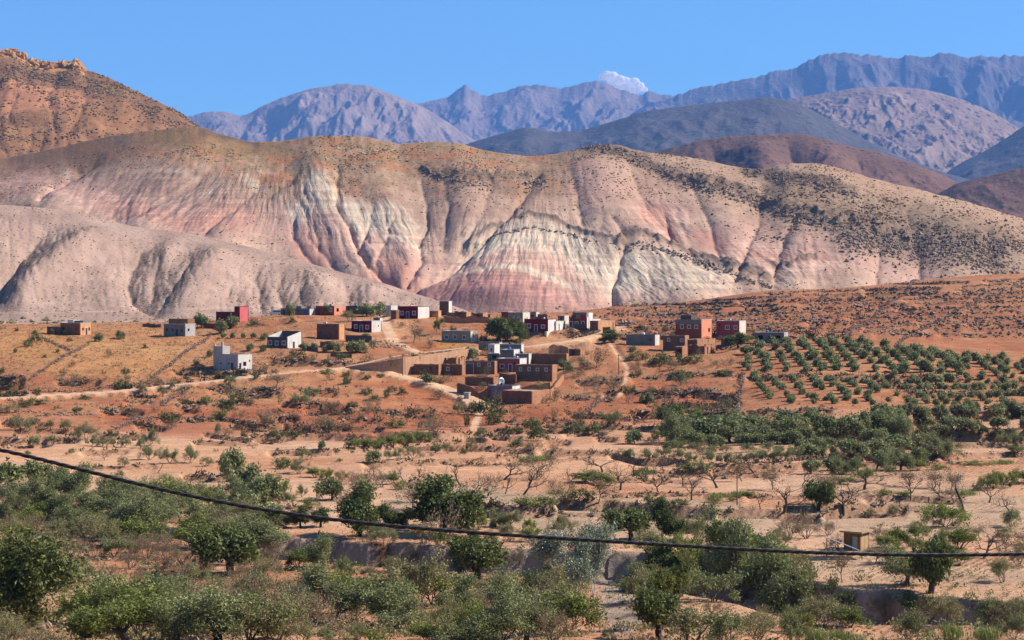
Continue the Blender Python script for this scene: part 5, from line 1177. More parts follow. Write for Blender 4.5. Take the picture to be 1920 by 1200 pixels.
CAT = """
olive_shrub 62 840 27 24|olive_shrub 98 836 24 16|feather_shrub 162 824 32 36|feather_shrub 145 827 22 22|olive_shrub 172 836 18 24|olive_shrub 192 837 18 26|olive_shrub 214 838 18 24|olive_shrub 234 839 20 20|low_bush 208 818 15 22|olive_shrub 282 835 32 30|olive_shrub 264 840 20 24
bare_tree 197 863 22 24|feather_shrub 230 876 22 20|olive_shrub 280 862 28 40|olive_shrub 318 869 32 34|olive_shrub 358 868 34 32|feather_shrub 387 874 19 24|mid_olive 437 893 56 42|low_green_bush 52 853 9 12|dry_bush 124 853 7 12|low_green_bush 135 850 10 14|dry_bush 405 848 8 10|dry_bush 475 842 9 10
snag 294 887 21 12|snag 356 912 41 14
mid_olive 20 915 48 50|mid_olive 66 908 46 46|olive 70 955 62 60|olive 18 978 55 52|olive 100 975 60 60|mid_olive 118 902 30 28|olive 158 935 66 64|olive 192 950 56 50|olive 130 1003 62 60|green_shrub 178 1000 48 46|olive 208 990 66 60|olive 256 1008 82 84|olive 292 988 72 64|feather_shrub 306 932 44 66|feather_shrub 225 896 16 16|olive 372 988 56 60|olive 408 978 54 50|olive 432 1010 48 70|olive 474 1008 42 46|mid_olive 470 930 58 52|mid_olive 496 952 62 56|mid_olive 456 965 46 44|mid_olive 500 985 40 40|olive 330 960 50 50
low_bush 532 878 24 34|feather_shrub 560 888 30 34|green_shrub 590 895 20 30|green_shrub 614 900 22 32|feather_shrub 640 903 22 30|brown_thicket 662 907 24 30|brown_thicket 690 908 30 34|brown_thicket 715 914 32 30|green_shrub 735 908 24 26|low_green_bush 752 918 18 30|feather_shrub 575 862 20 26|dry_bush 520 872 14 22
mid_olive 702 866 22 24|feather_shrub 727 864 21 22|feather_shrub 750 862 26 24|feather_shrub 775 860 26 26|mid_olive 815 849 15 16|feather_shrub 840 850 22 24|mid_olive 604 843 17 14|dry_bush 893 848 20 26|feather_shrub 884 846 26 18|low_green_bush 568 850 9 14|low_green_bush 637 866 7 16|low_green_bush 870 852 10 16|dry_bush 901 876 20 18|dry_bush 793 858 10 10|dry_bush 810 856 8 18
green_shrub 664 842 20 24|green_shrub 688 842 20 30|green_shrub 712 840 20 30|green_shrub 736 836 22 32|green_shrub 762 832 24 32|green_shrub 788 829 22 30|low_green_bush 806 828 14 20
bare_tree 757 903 36 22|bare_tree 784 906 44 30|bare_tree 808 906 32 26|bare_tree 865 912 50 38|bare_tree 893 919 44 30|half_bare_tree 922 922 38 34|bare_tree 948 926 40 32|bare_tree 735 898 26 20|half_bare_tree 700 890 24 24
half_bare_tree 814 818 38 32|bare_tree 695 801 24 20|half_bare_tree 597 809 32 44|half_bare_tree 612 774 28 28|half_bare_tree 702 778 34 36|bare_tree 560 772 20 18|half_bare_tree 500 800 24 34|half_bare_tree 850 806 22 30|bare_tree 300 782 18 16|bare_tree 250 776 18 16
dark_tree 672 1004 98 100|dark_tree 722 990 44 52|dark_tree 832 1000 104 92|dark_tree 762 990 38 42|half_bare_tree 822 1056 116 76|dark_tree 600 988 36 28|dark_tree 563 990 40 26|olive 524 988 38 36|olive_shrub 566 932 24 22|olive_shrub 600 934 26 26|mid_olive 624 938 44 34|olive_shrub 540 948 28 34|low_green_bush 580 950 16 40|olive 872 990 48 44|lime_shrub 898 992 34 36|olive 930 988 34 28|olive 958 990 34 28|mid_olive 1052 990 24 18|lime_shrub 992 996 26 22|dark_tree 840 930 40 30
bare_tree 981 929 60 52|bare_tree 1035 913 20 24|bare_tree 1075 909 40 50|half_bare_tree 1122 942 60 44|bare_tree 1160 897 38 38|bare_tree 1186 894 32 30|half_bare_tree 1246 887 38 40|bare_tree 1296 938 60 60|bare_tree 1426 954 36 40|bare_tree 1005 918 22 14|bare_tree 1270 876 40 24
green_shrub 1110 908 28 70|low_bush 1090 938 26 50|low_green_bush 986 952 22 50|low_green_bush 1022 948 20 46|low_bush 1222 948 24 44|low_bush 1272 950 18 36|dry_bush 1335 948 14 38|dry_bush 1150 943 8 24|low_green_bush 1338 942 14 30|low_green_bush 1205 895 18 40|low_green_bush 1290 884 20 36|low_green_bush 1318 882 18 36|low_green_bush 1372 940 9 24|low_green_bush 1400 930 9 40
reeds 985 866 10 30|reeds 1005 864 11 34|reeds 1025 862 10 26|reeds 1045 926 9 40|reeds 1350 932 9 40|reeds 1390 928 9 40
dry_bush 1000 841 18 36|low_bush 970 838 18 30|dry_bush 990 845 16 26|dry_bush 1040 846 12 30|mid_olive 1190 832 26 26|brown_thicket 1222 834 18 26|mid_olive 1180 856 16 22|dry_bush 1160 852 14 24|low_bush 965 813 14 34|low_bush 1010 813 15 34|dry_bush 1034 811 16 24|low_bush 1078 812 22 42|low_bush 1112 812 22 36|dry_bush 1145 810 12 30
olive 1265 832 62 62|mid_olive 1316 828 46 46|mid_olive 1344 826 44 40|mid_olive 1370 829 46 40|mid_olive 1400 829 34 36|mid_olive 1430 829 32 34|mid_olive 1300 838 30 36|mid_olive 1336 840 26 36|mid_olive 1384 806 30 34|mid_olive 1410 812 32 32|mid_olive 1440 815 32 34|mid_olive 1476 818 34 36|mid_olive 1504 812 34 36|mid_olive 1535 808 36 36|green_shrub 1236 826 24 30|low_bush 1255 776 20 34|green_shrub 1306 788 26 26|half_bare_tree 1228 792 24 20|dark_tree 1255 800 40 40
olive_shrub 1216 864 24 34|olive_shrub 1244 858 22 30|olive_shrub 1278 862 22 34|half_bare_tree 1320 862 36 28|olive_shrub 1334 870 28 40|olive_shrub 1362 871 24 36|olive_shrub 1392 869 22 28|olive_shrub 1418 867 24 34|olive_shrub 1440 866 26 36|olive_shrub 1468 866 30 34|olive_shrub 1492 863 30 30|olive_shrub 1400 848 18 34|olive_shrub 1440 846 18 34|feather_shrub 1460 852 18 30|feather_shrub 1360 850 16 26
mid_olive 1400 834 22 30|mid_olive 1428 833 22 30|mid_olive 1456 832 24 32|mid_olive 1484 832 26 32|mid_olive 1512 830 28 32|mid_olive 1540 826 30 34|mid_olive 1566 822 40 40|mid_olive 1592 818 40 38|mid_olive 1618 812 40 40|mid_olive 1645 808 36 36
olive 1674 824 56 68|mid_olive 1596 854 32 44|mid_olive 1640 853 28 44|mid_olive 1690 844 30 44|mid_olive 1725 840 28 40|olive 1756 856 46 50|olive 1690 882 38 46|olive 1642 882 36 34|olive 1612 888 32 28|olive 1573 889 34 34|mid_olive 1556 882 26 26|mid_olive 1518 888 28 26|mid_olive 1515 860 30 28|mid_olive 1539 856 20 18|mid_olive 1562 852 16 14|olive_shrub 1670 892 24 24|mid_olive 1662 866 26 34|mid_olive 1720 868 30 34
lime_shrub 1622 902 26 46|lime_shrub 1590 908 16 36|green_shrub 1722 882 20 30|low_green_bush 1565 906 14 30|low_green_bush 1660 928 12 50|lime_shrub 1700 930 10 36|low_green_bush 1760 880 10 50|low_green_bush 1830 872 8 60|reeds 1880 870 9 40|reeds 1810 928 10 40
bare_tree 1467 960 62 74|dark_tree 1534 956 50 40|bare_tree 1582 964 72 70|bare_tree 1707 939 68 46|bare_tree 1760 938 60 50|half_bare_tree 1790 942 32 50|snag 1815 972 74 26|bare_tree 1893 958 44 56|olive_shrub 1895 988 36 50|lime_shrub 1772 988 46 80|feather_shrub 1632 972 20 20|feather_shrub 1675 968 24 20|feather_shrub 1722 992 16 24|feather_shrub 1758 988 14 20|feather_shrub 1792 990 14 18
green_shrub 1850 918 28 40|green_shrub 1880 914 30 44|green_shrub 1910 908 30 44|low_green_bush 1834 920 16 24|green_shrub 1870 905 22 40|green_shrub 1935 905 30 44
mid_olive 1760 813 18 20|mid_olive 1780 816 16 16|dark_tree 1836 814 22 26|mid_olive 1873 816 12 14|olive_shrub 1880 832 22 34|olive_shrub 1908 832 24 34|green_shrub 1903 850 16 30|low_bush 1735 812 20 36|dry_bush 1720 816 16 20|mid_olive 1812 818 14 14|mid_olive 1900 814 12 12|dry_bush 1800 838 10 20
olive_green 58 1178 186 165|olive_green 8 1140 120 90|lime_shrub 150 1172 74 76|olive_green 172 1196 90 70|olive_green 250 1212 84 120|olive 330 1216 90 90|olive 405 1214 120 160|feather_shrub 460 1218 90 80|feather_shrub 12 1208 60 70|brown_thicket 60 1212 40 70|half_bare_tree 160 1072 62 70|brown_thicket 245 1038 42 60|brown_thicket 276 1048 50 60|brown_thicket 312 1048 48 60|brown_thicket 342 1072 54 60|brown_thicket 298 1024 30 50|bare_tree 216 1132 64 60|half_bare_tree 372 1060 36 30|dark_tree 430 1080 84 86|reeds 300 1014 14 40|reeds 330 1010 12 30
feather_shrub 20 1016 50 60|brown_thicket 62 1012 50 60|feather_shrub 110 1024 54 60|feather_shrub 200 1028 60 60|brown_thicket 30 1000 40 50|green_shrub 225 1010 46 50|feather_shrub 85 1040 40 50|brown_thicket 130 1040 40 50
brown_thicket 518 1066 52 66|green_shrub 560 1068 42 44|olive 608 1062 62 56|low_bush 642 1064 22 36|feather_shrub 590 1088 32 30|blue_bush 546 1142 44 50|green_shrub 512 1170 40 50|olive 632 1167 72 78|feather_shrub 572 1164 54 48|olive 758 1188 66 90|sparse_tree 782 1142 112 86|dark_tree 897 1088 78 84|feather_shrub 666 1110 30 34|feather_shrub 690 1085 24 34|feather_shrub 734 1072 30 34|low_green_bush 812 1100 12 30|feather_shrub 670 1200 36 40|olive_shrub 612 1206 30 50|feather_shrub 500 1118 40 50|olive 492 1130 60 60|low_green_bush 700 1208 30 50|feather_shrub 560 1210 50 60
olive 866 1152 74 84|lime_shrub 880 1190 66 70|olive 952 1168 92 90|olive 905 1212 74 90|olive 986 1206 96 90|olive_green 1012 1152 84 84|brown_thicket 1034 1206 72 70|olive 840 1215 60 70|green_shrub 800 1204 40 60|brown_thicket 742 1150 20 40
poplar 1088 1156 168 66|poplar 1112 1153 178 76|poplar 1044 1104 112 66|olive 1193 1110 54 64|green_tree 1268 1188 158 112|dark_tree 1235 1200 90 70|olive 1386 1098 126 104|green_tree 1352 1066 122 100|olive 1330 1082 60 60|sparse_tree 1300 1210 80 100|olive_shrub 1360 1212 70 100|dark_tree 1182 1014 58 56|dark_tree 1240 1010 76 50|low_bush 1140 1195 16 30|brown_thicket 1392 1130 26 70
olive 1462 1144 136 118|half_bare_tree 1580 1092 64 44|olive 1700 1098 74 76|dark_tree 1746 1112 96 64|low_bush 1588 1136 34 46|low_bush 1702 1142 36 60|low_green_bush 1745 1144 30 40|feather_shrub 1778 1174 64 54|reeds 1786 1200 38 40|reeds 1850 1200 30 50|olive_shrub 1902 1198 48 60|reeds 1530 1200 24 50|reeds 1572 1200 22 40|reeds 1600 1204 18 40|bare_tree 1846 1048 58 66|feather_shrub 1880 1092 46 56|brown_thicket 1910 1062 44 50|green_shrub 1662 1032 32 40|green_shrub 1682 1026 40 40|green_shrub 1728 1036 32 50|brown_thicket 1480 1012 52 56|brown_thicket 1512 1010 48 50|brown_thicket 1552 1004 32 36|feather_shrub 1462 1030 40 40|low_bush 1560 1110 34 40|green_shrub 1800 1060 30 40|brown_thicket 1570 1030 30 40
tall_tree 417 590 48 26|tall_tree 437 592 24 14|mid_olive 378 614 26 26|mid_olive 413 626 26 20|mid_olive 432 616 24 20|tall_tree 608 602 34 18|mid_olive 542 592 22 18|feather_shrub 655 603 22 30|mid_olive 688 593 24 30|mid_olive 712 593 24 30|half_bare_tree 775 644 40 36|green_tree 818 627 34 22|dark_tree 936 640 44 42|dark_tree 974 638 34 40|mid_olive 950 640 32 30|low_bush 905 640 14 30|dark_tree 1150 643 24 30|dark_tree 1386 652 28 28|mid_olive 1056 692 18 20|dry_bush 1120 688 40 60|dry_bush 1090 690 22 30|low_bush 1196 675 20 36|low_bush 1240 684 28 44|low_bush 1278 682 20 30|low_bush 1302 680 18 34|dry_bush 1345 686 14 30|mid_olive 1402 640 12 14|mid_olive 1398 665 18 20
mid_olive 612 660 14 16|mid_olive 625 660 20 18|mid_olive 660 662 22 20|mid_olive 676 662 24 22|feather_shrub 700 655 18 24|mid_olive 567 657 14 14|mid_olive 588 657 14 14|mid_olive 470 658 14 14|mid_olive 492 638 10 10|low_bush 640 672 12 30|dry_bush 690 678 16 30|dry_bush 735 690 22 34|low_bush 555 668 14 40|mid_olive 418 634 10 8|mid_olive 437 634 11 9|mid_olive 456 634 10 8|mid_olive 476 634 10 8|mid_olive 496 634 10 8|low_bush 478 612 14 30|low_bush 68 642 22 24|low_bush 52 650 16 20|mid_olive 186 640 16 16|mid_olive 224 636 16 16|mid_olive 122 628 8 8|mid_olive 98 627 10 7|dry_bush 410 710 18 34|dry_bush 262 737 18 20
feather_shrub 270 742 24 18|feather_shrub 305 744 22 24|feather_shrub 322 734 20 14|dry_bush 248 752 16 14|low_bush 60 760 16 50|low_bush 158 748 10 24|mid_olive 143 774 12 14|feather_shrub 16 775 18 40|half_bare_tree 250 786 16 20|dry_bush 290 774 14 16|low_bush 320 788 18 50|low_green_bush 386 756 14 24|low_bush 350 758 12 30|dry_bush 448 786 20 26|low_green_bush 412 784 14 28|dry_bush 500 800 20 30|low_bush 522 820 18 44|low_bush 556 818 16 30|olive_shrub 408 818 26 18|dry_bush 428 816 18 24|low_bush 456 820 14 14|dry_bush 320 805 20 34|feather_shrub 36 812 36 40|olive_shrub 62 798 16 16|low_bush 94 800 14 20|feather_shrub 120 812 26 30
olive_shrub 860 776 24 24|low_bush 910 778 34 60|low_bush 890 770 20 30|low_bush 688 740 16 28|low_bush 700 752 14 30|low_bush 735 735 14 18|low_bush 754 740 16 20|low_bush 725 746 18 14|low_bush 660 764 14 20|dry_bush 610 792 14 26|dry_bush 650 806 16 40|low_bush 740 802 18 50|dry_bush 780 775 12 30|low_bush 800 718 24 36|dry_bush 826 716 16 40|low_green_bush 612 702 12 26|low_bush 650 706 12 20|low_bush 690 710 10 16|low_bush 714 708 10 18|dry_bush 508 712 12 24|dry_bush 640 782 14 20|low_bush 876 800 30 14|dry_bush 1086 706 16 30|low_bush 1068 698 14 20|low_bush 1186 735 14 18|mid_olive 1216 758 22 26|low_bush 1170 735 16 16|dry_bush 1120 712 10 40|dry_bush 1196 706 20 24|low_bush 1280 706 16 40|low_bush 1360 704 14 40|mid_olive 1368 762 14 10|low_green_bush 1250 786 22 36|dry_bush 1330 770 10 40|dry_bush 1250 770 10 40
"""
for row in CAT.strip().replace("\n", "|").split("|"):
    t = row.split()
    plant(t[0], float(t[1]), float(t[2]), float(t[3]), float(t[4]) if len(t) > 4 and t[0] != 'snag' else None)

# the brushy belts between the named trees: more shrubs of the same kinds, spaced apart
frng = random.Random(31); placed = [(p[2], p[3]) for p in PLANTS]
def fill(n, x0, x1, y0, y1, kinds, h0, h1, gap):
    k = 0; tries = 0
    while k < n and tries < n * 25:
        tries += 1
        x, y = frng.uniform(x0, x1), frng.uniform(y0, y1)
        if 1108 < x < 1214 and y > 1035: continue
        if any(abs(x - a) < gap and abs(y - b) < gap * .55 for a, b in placed): continue
        hp = frng.uniform(h0, h1) * (0.55 + 0.45 * (y - 880) / 300)
        plant(frng.choice(kinds), x, y, hp, hp * frng.uniform(.9, 1.5)); placed.append((x, y)); k += 1
fill(34, 0, 520, 930, 1045, ['olive_shrub', 'feather_shrub', 'olive', 'green_shrub', 'brown_thicket'], 55, 80, 22)
fill(26, 0, 500, 1050, 1130, ['brown_thicket', 'feather_shrub', 'olive_shrub', 'half_bare_tree'], 36, 60, 30)
fill(30, 180, 1070, 1135, 1215, ['olive_shrub', 'feather_shrub', 'olive', 'green_shrub', 'feather_shrub', 'brown_thicket', 'olive'], 60, 104, 32)
fill(18, 500, 1060, 1050, 1130, ['feather_shrub', 'olive_shrub', 'brown_thicket', 'sparse_tree'], 24, 50, 36)
fill(18, 1200, 1500, 1020, 1130, ['olive_shrub', 'dark_tree', 'feather_shrub', 'green_shrub'], 50, 80, 34)
fill(16, 1220, 1930, 1140, 1215, ['olive_shrub', 'feather_shrub', 'green_shrub', 'brown_thicket'], 36, 64, 36)
fill(16, 640, 1300, 985, 1030, ['olive_shrub', 'feather_shrub', 'dark_tree', 'lime_shrub'], 36, 56, 30)
fill(14, 1640, 1930, 1010, 1060, ['feather_shrub', 'green_shrub', 'brown_thicket', 'half_bare_tree'], 36, 56, 34)
fill(16, 1240, 1660, 790, 835, ['mid_olive'], 50, 70, 16)
fill(20, 1640, 1930, 768, 812, ['mid_olive'], 46, 62, 16)
fill(16, 1250, 1700, 836, 870, ['olive_shrub', 'mid_olive', 'feather_shrub'], 34, 50, 18)
fill(24, 600, 1900, 880, 965, ['bare_tree', 'half_bare_tree', 'bare_tree'], 62, 95, 26)
fill(46, 480, 1400, 604, 694, ['low_bush', 'dry_bush', 'mid_olive', 'dry_bush'], 40, 90, 14)
fill(30, 0, 480, 620, 760, ['low_bush', 'dry_bush'], 36, 70, 20)
fill(40, 420, 1390, 700, 830, ['low_bush', 'dry_bush', 'half_bare_tree', 'olive_shrub'], 46, 90, 18)
# the planted orchard right of the village: a lattice of young olives on the slope
orng = random.Random(5)
def orchard_top(px): return float(np.interp(px, [1390, 1480, 1600, 1700, 1800, 1960], [650, 636, 643, 655, 668, 684]))
n_orch = 0
rows_Y = [452 + 7.1 * k for k in range(20)]
for ri, Yr in enumerate(rows_Y):
    xs = []
    c0 = 61.5 + 0.06 * (Yr - 450)
    for ci in range(-7, 32):
        Xr = c0 + 4.75 * ci + orng.uniform(-0.5, 0.5); Yt = Yr + orng.uniform(-0.9, 0.9)
        pxx = CX + FPX * Xr / Yt; zz = gz(Xr, Yt); pyy = HY - zz / Yt * FPX
        if pxx < 1402 + (8 if pyy > 705 else 0) or pxx > 1945 or pyy < orchard_top(pxx) or pyy > 782: continue
        if 700 < pyy < 707 and pxx < 1700: continue
        if pyy > 745 and pxx < 1420: continue
        if orng.random() < (0.04 if pyy < 702 else 0.12): continue
        hp = orng.uniform(10.5, 17.5) * (1.05 if pyy < 705 else 0.95)
        if 1700 < pxx < 1800 and 685 < pyy < 725: hp *= 1.35
        H = hp * Yt / FPX
        tm, cmh, w = PROTO['orchard_olive'][orng.randrange(4)]
        e = empty('orchard_olive_tree', (Xr, Yt, zz), orng.uniform(0, 6.28), (H * orng.uniform(.85, 1.05), H * orng.uniform(.85, 1.05), H))
        link_mesh('trunk', tm, None, e); link_mesh('crown', cmh, None, e)
        e["category"] = "tree"; e["group"] = "young olive trees planted in orchard rows"
        xs.append((pxx, e)); n_orch += 1
    ORD = ["first", "second", "third", "fourth", "fifth", "sixth", "seventh", "eighth", "ninth", "tenth", "eleventh", "twelfth", "thirteenth", "fourteenth", "fifteenth", "sixteenth", "seventeenth", "eighteenth", "nineteenth", "twentieth", "twenty-first", "twenty-second", "twenty-third", "twenty-fourth", "twenty-fifth", "twenty-sixth", "twenty-seventh", "twenty-eighth", "twenty-ninth", "thirtieth"]
    xs.sort(key=lambda t: t[0])
    for k, (pxx, e) in enumerate(xs):
        e["label"] = f"young round olive tree, {ORD[k]} from left in {ORD[ri]} orchard row from the front"
print("orchard", n_orch)
# ------------------------------------------------------------------ house materials
def wall_mat(name, c, kind='plaster', vary=0.12):
    m, nt, out = new_mat("wall_" + name); L = nt.links.new
    tc = nd(nt, "ShaderNodeTexCoord"); n = nd(nt, "ShaderNodeTexNoise"); n.inputs["Scale"].default_value = 0.9; n.inputs["Detail"].default_value = 7; n.inputs["Roughness"].default_value = 0.65
    L(tc.outputs["Object"], n.inputs["Vector"])
    n2 = nd(nt, "ShaderNodeTexNoise"); n2.inputs["Scale"].default_value = 5.0; n2.inputs["Detail"].default_value = 4; L(tc.outputs["Object"], n2.inputs["Vector"])
    mr = nd(nt, "ShaderNodeMapRange"); mr.inputs["From Min"].default_value = 0.3; mr.inputs["From Max"].default_value = 0.7; mr.inputs["To Min"].default_value = 1 - vary; mr.inputs["To Max"].default_value = 1 + vary; L(n.outputs[0], mr.inputs[0])
    base = nd(nt, "ShaderNodeVectorMath", operation='SCALE'); base.inputs[0].default_value = tuple(c); L(mr.outputs[0], base.inputs["Scale"])
    last = base.outputs[0]; hgt = n2.outputs[0]
    b = nd(nt, "ShaderNodeBsdfPrincipled"); b.inputs["Roughness"].default_value = 0.9; b.inputs["Specular IOR Level"].default_value = 0.15
    bp = nd(nt, "ShaderNodeBump"); bp.inputs["Strength"].default_value = 0.4; bp.inputs["Distance"].default_value = 0.03
    if kind in ('block', 'mud'):
        sx = nd(nt, "ShaderNodeSeparateXYZ"); L(tc.outputs["Object"], sx.inputs[0])
        ad = nd(nt, "ShaderNodeMath", operation='ADD'); L(sx.outputs[0], ad.inputs[0]); L(sx.outputs[1], ad.inputs[1])
        cb = nd(nt, "ShaderNodeCombineXYZ"); L(ad.outputs[0], cb.inputs[0]); L(sx.outputs[2], cb.inputs[1])
        bk = nd(nt, "ShaderNodeTexBrick"); L(cb.outputs[0], bk.inputs["Vector"])
        bk.inputs["Scale"].default_value = 1.0; bk.inputs["Brick Width"].default_value = 0.5 if kind == 'block' else 0.9; bk.inputs["Row Height"].default_value = 0.25 if kind == 'block' else 0.6
        bk.inputs["Mortar Size"].default_value = 0.022 if kind == 'block' else 0.03; bk.inputs["Color1"].default_value = (0.9, 0.9, 0.9, 1); bk.inputs["Color2"].default_value = (1.08, 1.06, 1.04, 1); bk.inputs["Mortar"].default_value = (0.72, 0.7, 0.68, 1) if kind == 'block' else (0.8, 0.78, 0.76, 1)
        mu = nd(nt, "ShaderNodeVectorMath", operation='MULTIPLY'); L(last, mu.inputs[0]); L(bk.outputs["Color"], mu.inputs[1]); last = mu.outputs[0]
    # run-off streaks and patched render
    ms = nd(nt, "ShaderNodeMapping"); ms.inputs["Scale"].default_value = (1.7, 1.7, 0.22); L(tc.outputs["Object"], ms.inputs[0]); ns = nd(nt, "ShaderNodeTexNoise"); ns.inputs["Scale"].default_value = 1.0; ns.inputs["Detail"].default_value = 6; L(ms.outputs[0], ns.inputs["Vector"])
    sr_ = nd(nt, "ShaderNodeMapRange"); sr_.inputs["From Min"].default_value = 0.5; sr_.inputs["From Max"].default_value = 0.72; sr_.inputs["To Min"].default_value = 1.0; sr_.inputs["To Max"].default_value = 0.72; L(ns.outputs[0], sr_.inputs[0])
    sv = nd(nt, "ShaderNodeVectorMath", operation='SCALE'); L(last, sv.inputs[0]); L(sr_.outputs[0], sv.inputs["Scale"]); last = sv.outputs[0]
    L(hgt, bp.inputs["Height"]); L(bp.outputs[0], b.inputs["Normal"]); L(last, b.inputs["Base Color"]); L(b.outputs[0], out.inputs["Surface"])
    return m
WM = {k: wall_mat(k, lin(*c), t, v) for k, c, t, v in [
 ('ochre', (154, 110, 72), 'plaster', .1), ('peach', (226, 160, 112), 'plaster', .1), ('cream', (228, 212, 192), 'plaster', .08), ('grey', (138, 130, 122), 'plaster', .12), ('dark', (70, 64, 60), 'plaster', .1), ('mud', (146, 104, 78), 'mud', .2), ('mudlit', (186, 134, 100), 'mud', .18), ('redmud', (142, 96, 76), 'mud', .18),  # mudlit, sandlit: lit copies, with sunlight put into the wall colour
 ('block', (142, 135, 128), 'block', .1), ('paleblock', (192, 184, 178), 'block', .1), ('whiteblock', (222, 214, 204), 'block', .08), ('white', (226, 219, 209), 'plaster', .07), ('red', (124, 44, 40), 'plaster', .1), ('rose', (206, 104, 104), 'plaster', .08), ('brick', (162, 72, 58), 'plaster', .1), ('salmon', (230, 150, 118), 'plaster', .08),
 ('darkgrey', (100, 90, 84), 'plaster', .12), ('maroon', (122, 32, 36), 'plaster', .1), ('brown', (138, 104, 78), 'mud', .1), ('beige', (164, 148, 128), 'plaster', .12), ('sand', (206, 156, 112), 'mud', .15), ('sandlit', (196, 160, 120), 'plaster', .15), ('pink', (164, 92, 88), 'plaster', .08), ('mauve', (150, 128, 140), 'plaster', .1),
 ('terracotta', (158, 88, 56), 'plaster', .1), ('pale', (216, 212, 204), 'plaster', .08), ('roof', (188, 158, 132), 'plaster', .15), ('trim', (226, 222, 214), 'plaster', .05), ('stonewall', (160, 132, 110), 'mud', .2), ('concrete', (196, 150, 116), 'plaster', .15)]}
def flat_mat(name, c, rough=0.6, metal=0.0, spec=0.4):
    m, nt, out = new_mat(name); b = nd(nt, "ShaderNodeBsdfPrincipled"); n = nd(nt, "ShaderNodeTexNoise"); n.inputs["Scale"].default_value = 3.0; n.inputs["Detail"].default_value = 4
    tc = nd(nt, "ShaderNodeTexCoord"); nt.links.new(tc.outputs["Object"], n.inputs["Vector"])
    mr = nd(nt, "ShaderNodeMapRange"); mr.inputs["To Min"].default_value = 0.85; mr.inputs["To Max"].default_value = 1.15; nt.links.new(n.outputs[0], mr.inputs[0])
    s = nd(nt, "ShaderNodeVectorMath", operation='SCALE'); s.inputs[0].default_value = tuple(c); nt.links.new(mr.outputs[0], s.inputs["Scale"]); nt.links.new(s.outputs[0], b.inputs["Base Color"])
    b.inputs["Roughness"].default_value = rough; b.inputs["Metallic"].default_value = metal; b.inputs["Specular IOR Level"].default_value = spec
    nt.links.new(b.outputs[0], out.inputs["Surface"]); return m
GLASS = flat_mat("window_glass", (0.02, 0.024, 0.03), 0.12, 0, 0.6)
DOOR_WHITE = flat_mat("door_white", lin(206, 210, 216), 0.5); DOOR_BLUE = flat_mat("door_blue", lin(46, 120, 186), 0.5); DOOR_METAL = flat_mat("door_metal", lin(128, 104, 94), 0.5); DOOR_PALE = flat_mat("door_pale", lin(176, 190, 184), 0.5); DOOR_DARK = flat_mat("door_dark", lin(66, 58, 54), 0.6); DOOR_NAVY = flat_mat("door_navy", lin(70, 78, 110), 0.5)
TRIM = flat_mat("trim_white", lin(222, 218, 210), 0.7); METAL = flat_mat("galvanised", lin(168, 172, 174), 0.4, 0.7); WOOD = flat_mat("weathered_wood", lin(104, 84, 66), 0.9); BLACK = flat_mat("cable_black", (0.012, 0.012, 0.013), 0.55); AWN_R = flat_mat("awning_red", lin(150, 36, 40), 0.8); AWN_G = flat_mat("awning_olive", lin(74, 78, 50), 0.8); AWN_T = flat_mat("awning_tan", lin(150, 120, 98), 0.8)
REED = wall_mat("reedroof", lin(186, 152, 118), 'plaster', .2)

def box_geo(x0, x1, y0, y1, z0, z1):
    v = [(x, y, zz) for zz in (z0, z1) for y in (y0, y1) for x in (x0, x1)]
    return v, [(0, 2, 3, 1), (4, 5, 7, 6), (0, 1, 5, 4), (2, 6, 7, 3), (0, 4, 6, 2), (1, 3, 7, 5)]
def boxes(name, lst, mat, parent=None, loc=None, rz=0.0):
    V, F = [], []
    for b in lst:
        v, f = box_geo(*b); o = len(V); V += v; F += [tuple(i + o for i in q) for q in f]
    return link_mesh(name, np_mesh(name, V, F, False), mat, parent, loc, rz)

def wall_panel(width, z0, height, t, openings, top_fn=None):
    """a wall in the plane (u, v), thickness inward; openings (u0, u1, v0, v1) leave real holes with reveals"""
    us = sorted({0.0, width, *[u for o in openings for u in o[:2]]}); vs_ = sorted({z0, height, *[v for o in openings for v in o[2:]]})
    if top_fn:
        k = max(2, int(width / 0.5)); us = sorted(set(us) | {width * i / k for i in range(k + 1)})
    hole = lambda u, v: any(o[0] < u < o[1] and o[2] < v < o[3] for o in openings)
    nu, nv = len(us) - 1, len(vs_) - 1
    solid = [[not hole((us[i] + us[i + 1]) / 2, (vs_[j] + vs_[j + 1]) / 2) for j in range(nv)] for i in range(nu)]
    V, F, idx = [], [], {}
    def vert(i, j, back):
        k = (i, j, back)
        if k not in idx:
            zz = vs_[j]
            if top_fn and j == nv: zz = height + top_fn(us[i])
            idx[k] = len(V); V.append((us[i], t if back else 0.0, zz))
        return idx[k]
    for i in range(nu):
        for j in range(nv):
            if not solid[i][j]: continue
            a, b, c, d = vert(i, j, 0), vert(i + 1, j, 0), vert(i + 1, j + 1, 0), vert(i, j + 1, 0)
            e, f, g, h = vert(i, j, 1), vert(i + 1, j, 1), vert(i + 1, j + 1, 1), vert(i, j + 1, 1)
            F += [(a, b, c, d), (f, e, h, g)]
            if i == 0 or not solid[i - 1][j]: F.append((e, a, d, h))
            if i == nu - 1 or not solid[i + 1][j]: F.append((b, f, g, c))
            if j == 0 or not solid[i][j - 1]: F.append((e, f, b, a))
            if j == nv - 1 or not solid[i][j + 1]: F.append((d, c, g, h))
    return V, F
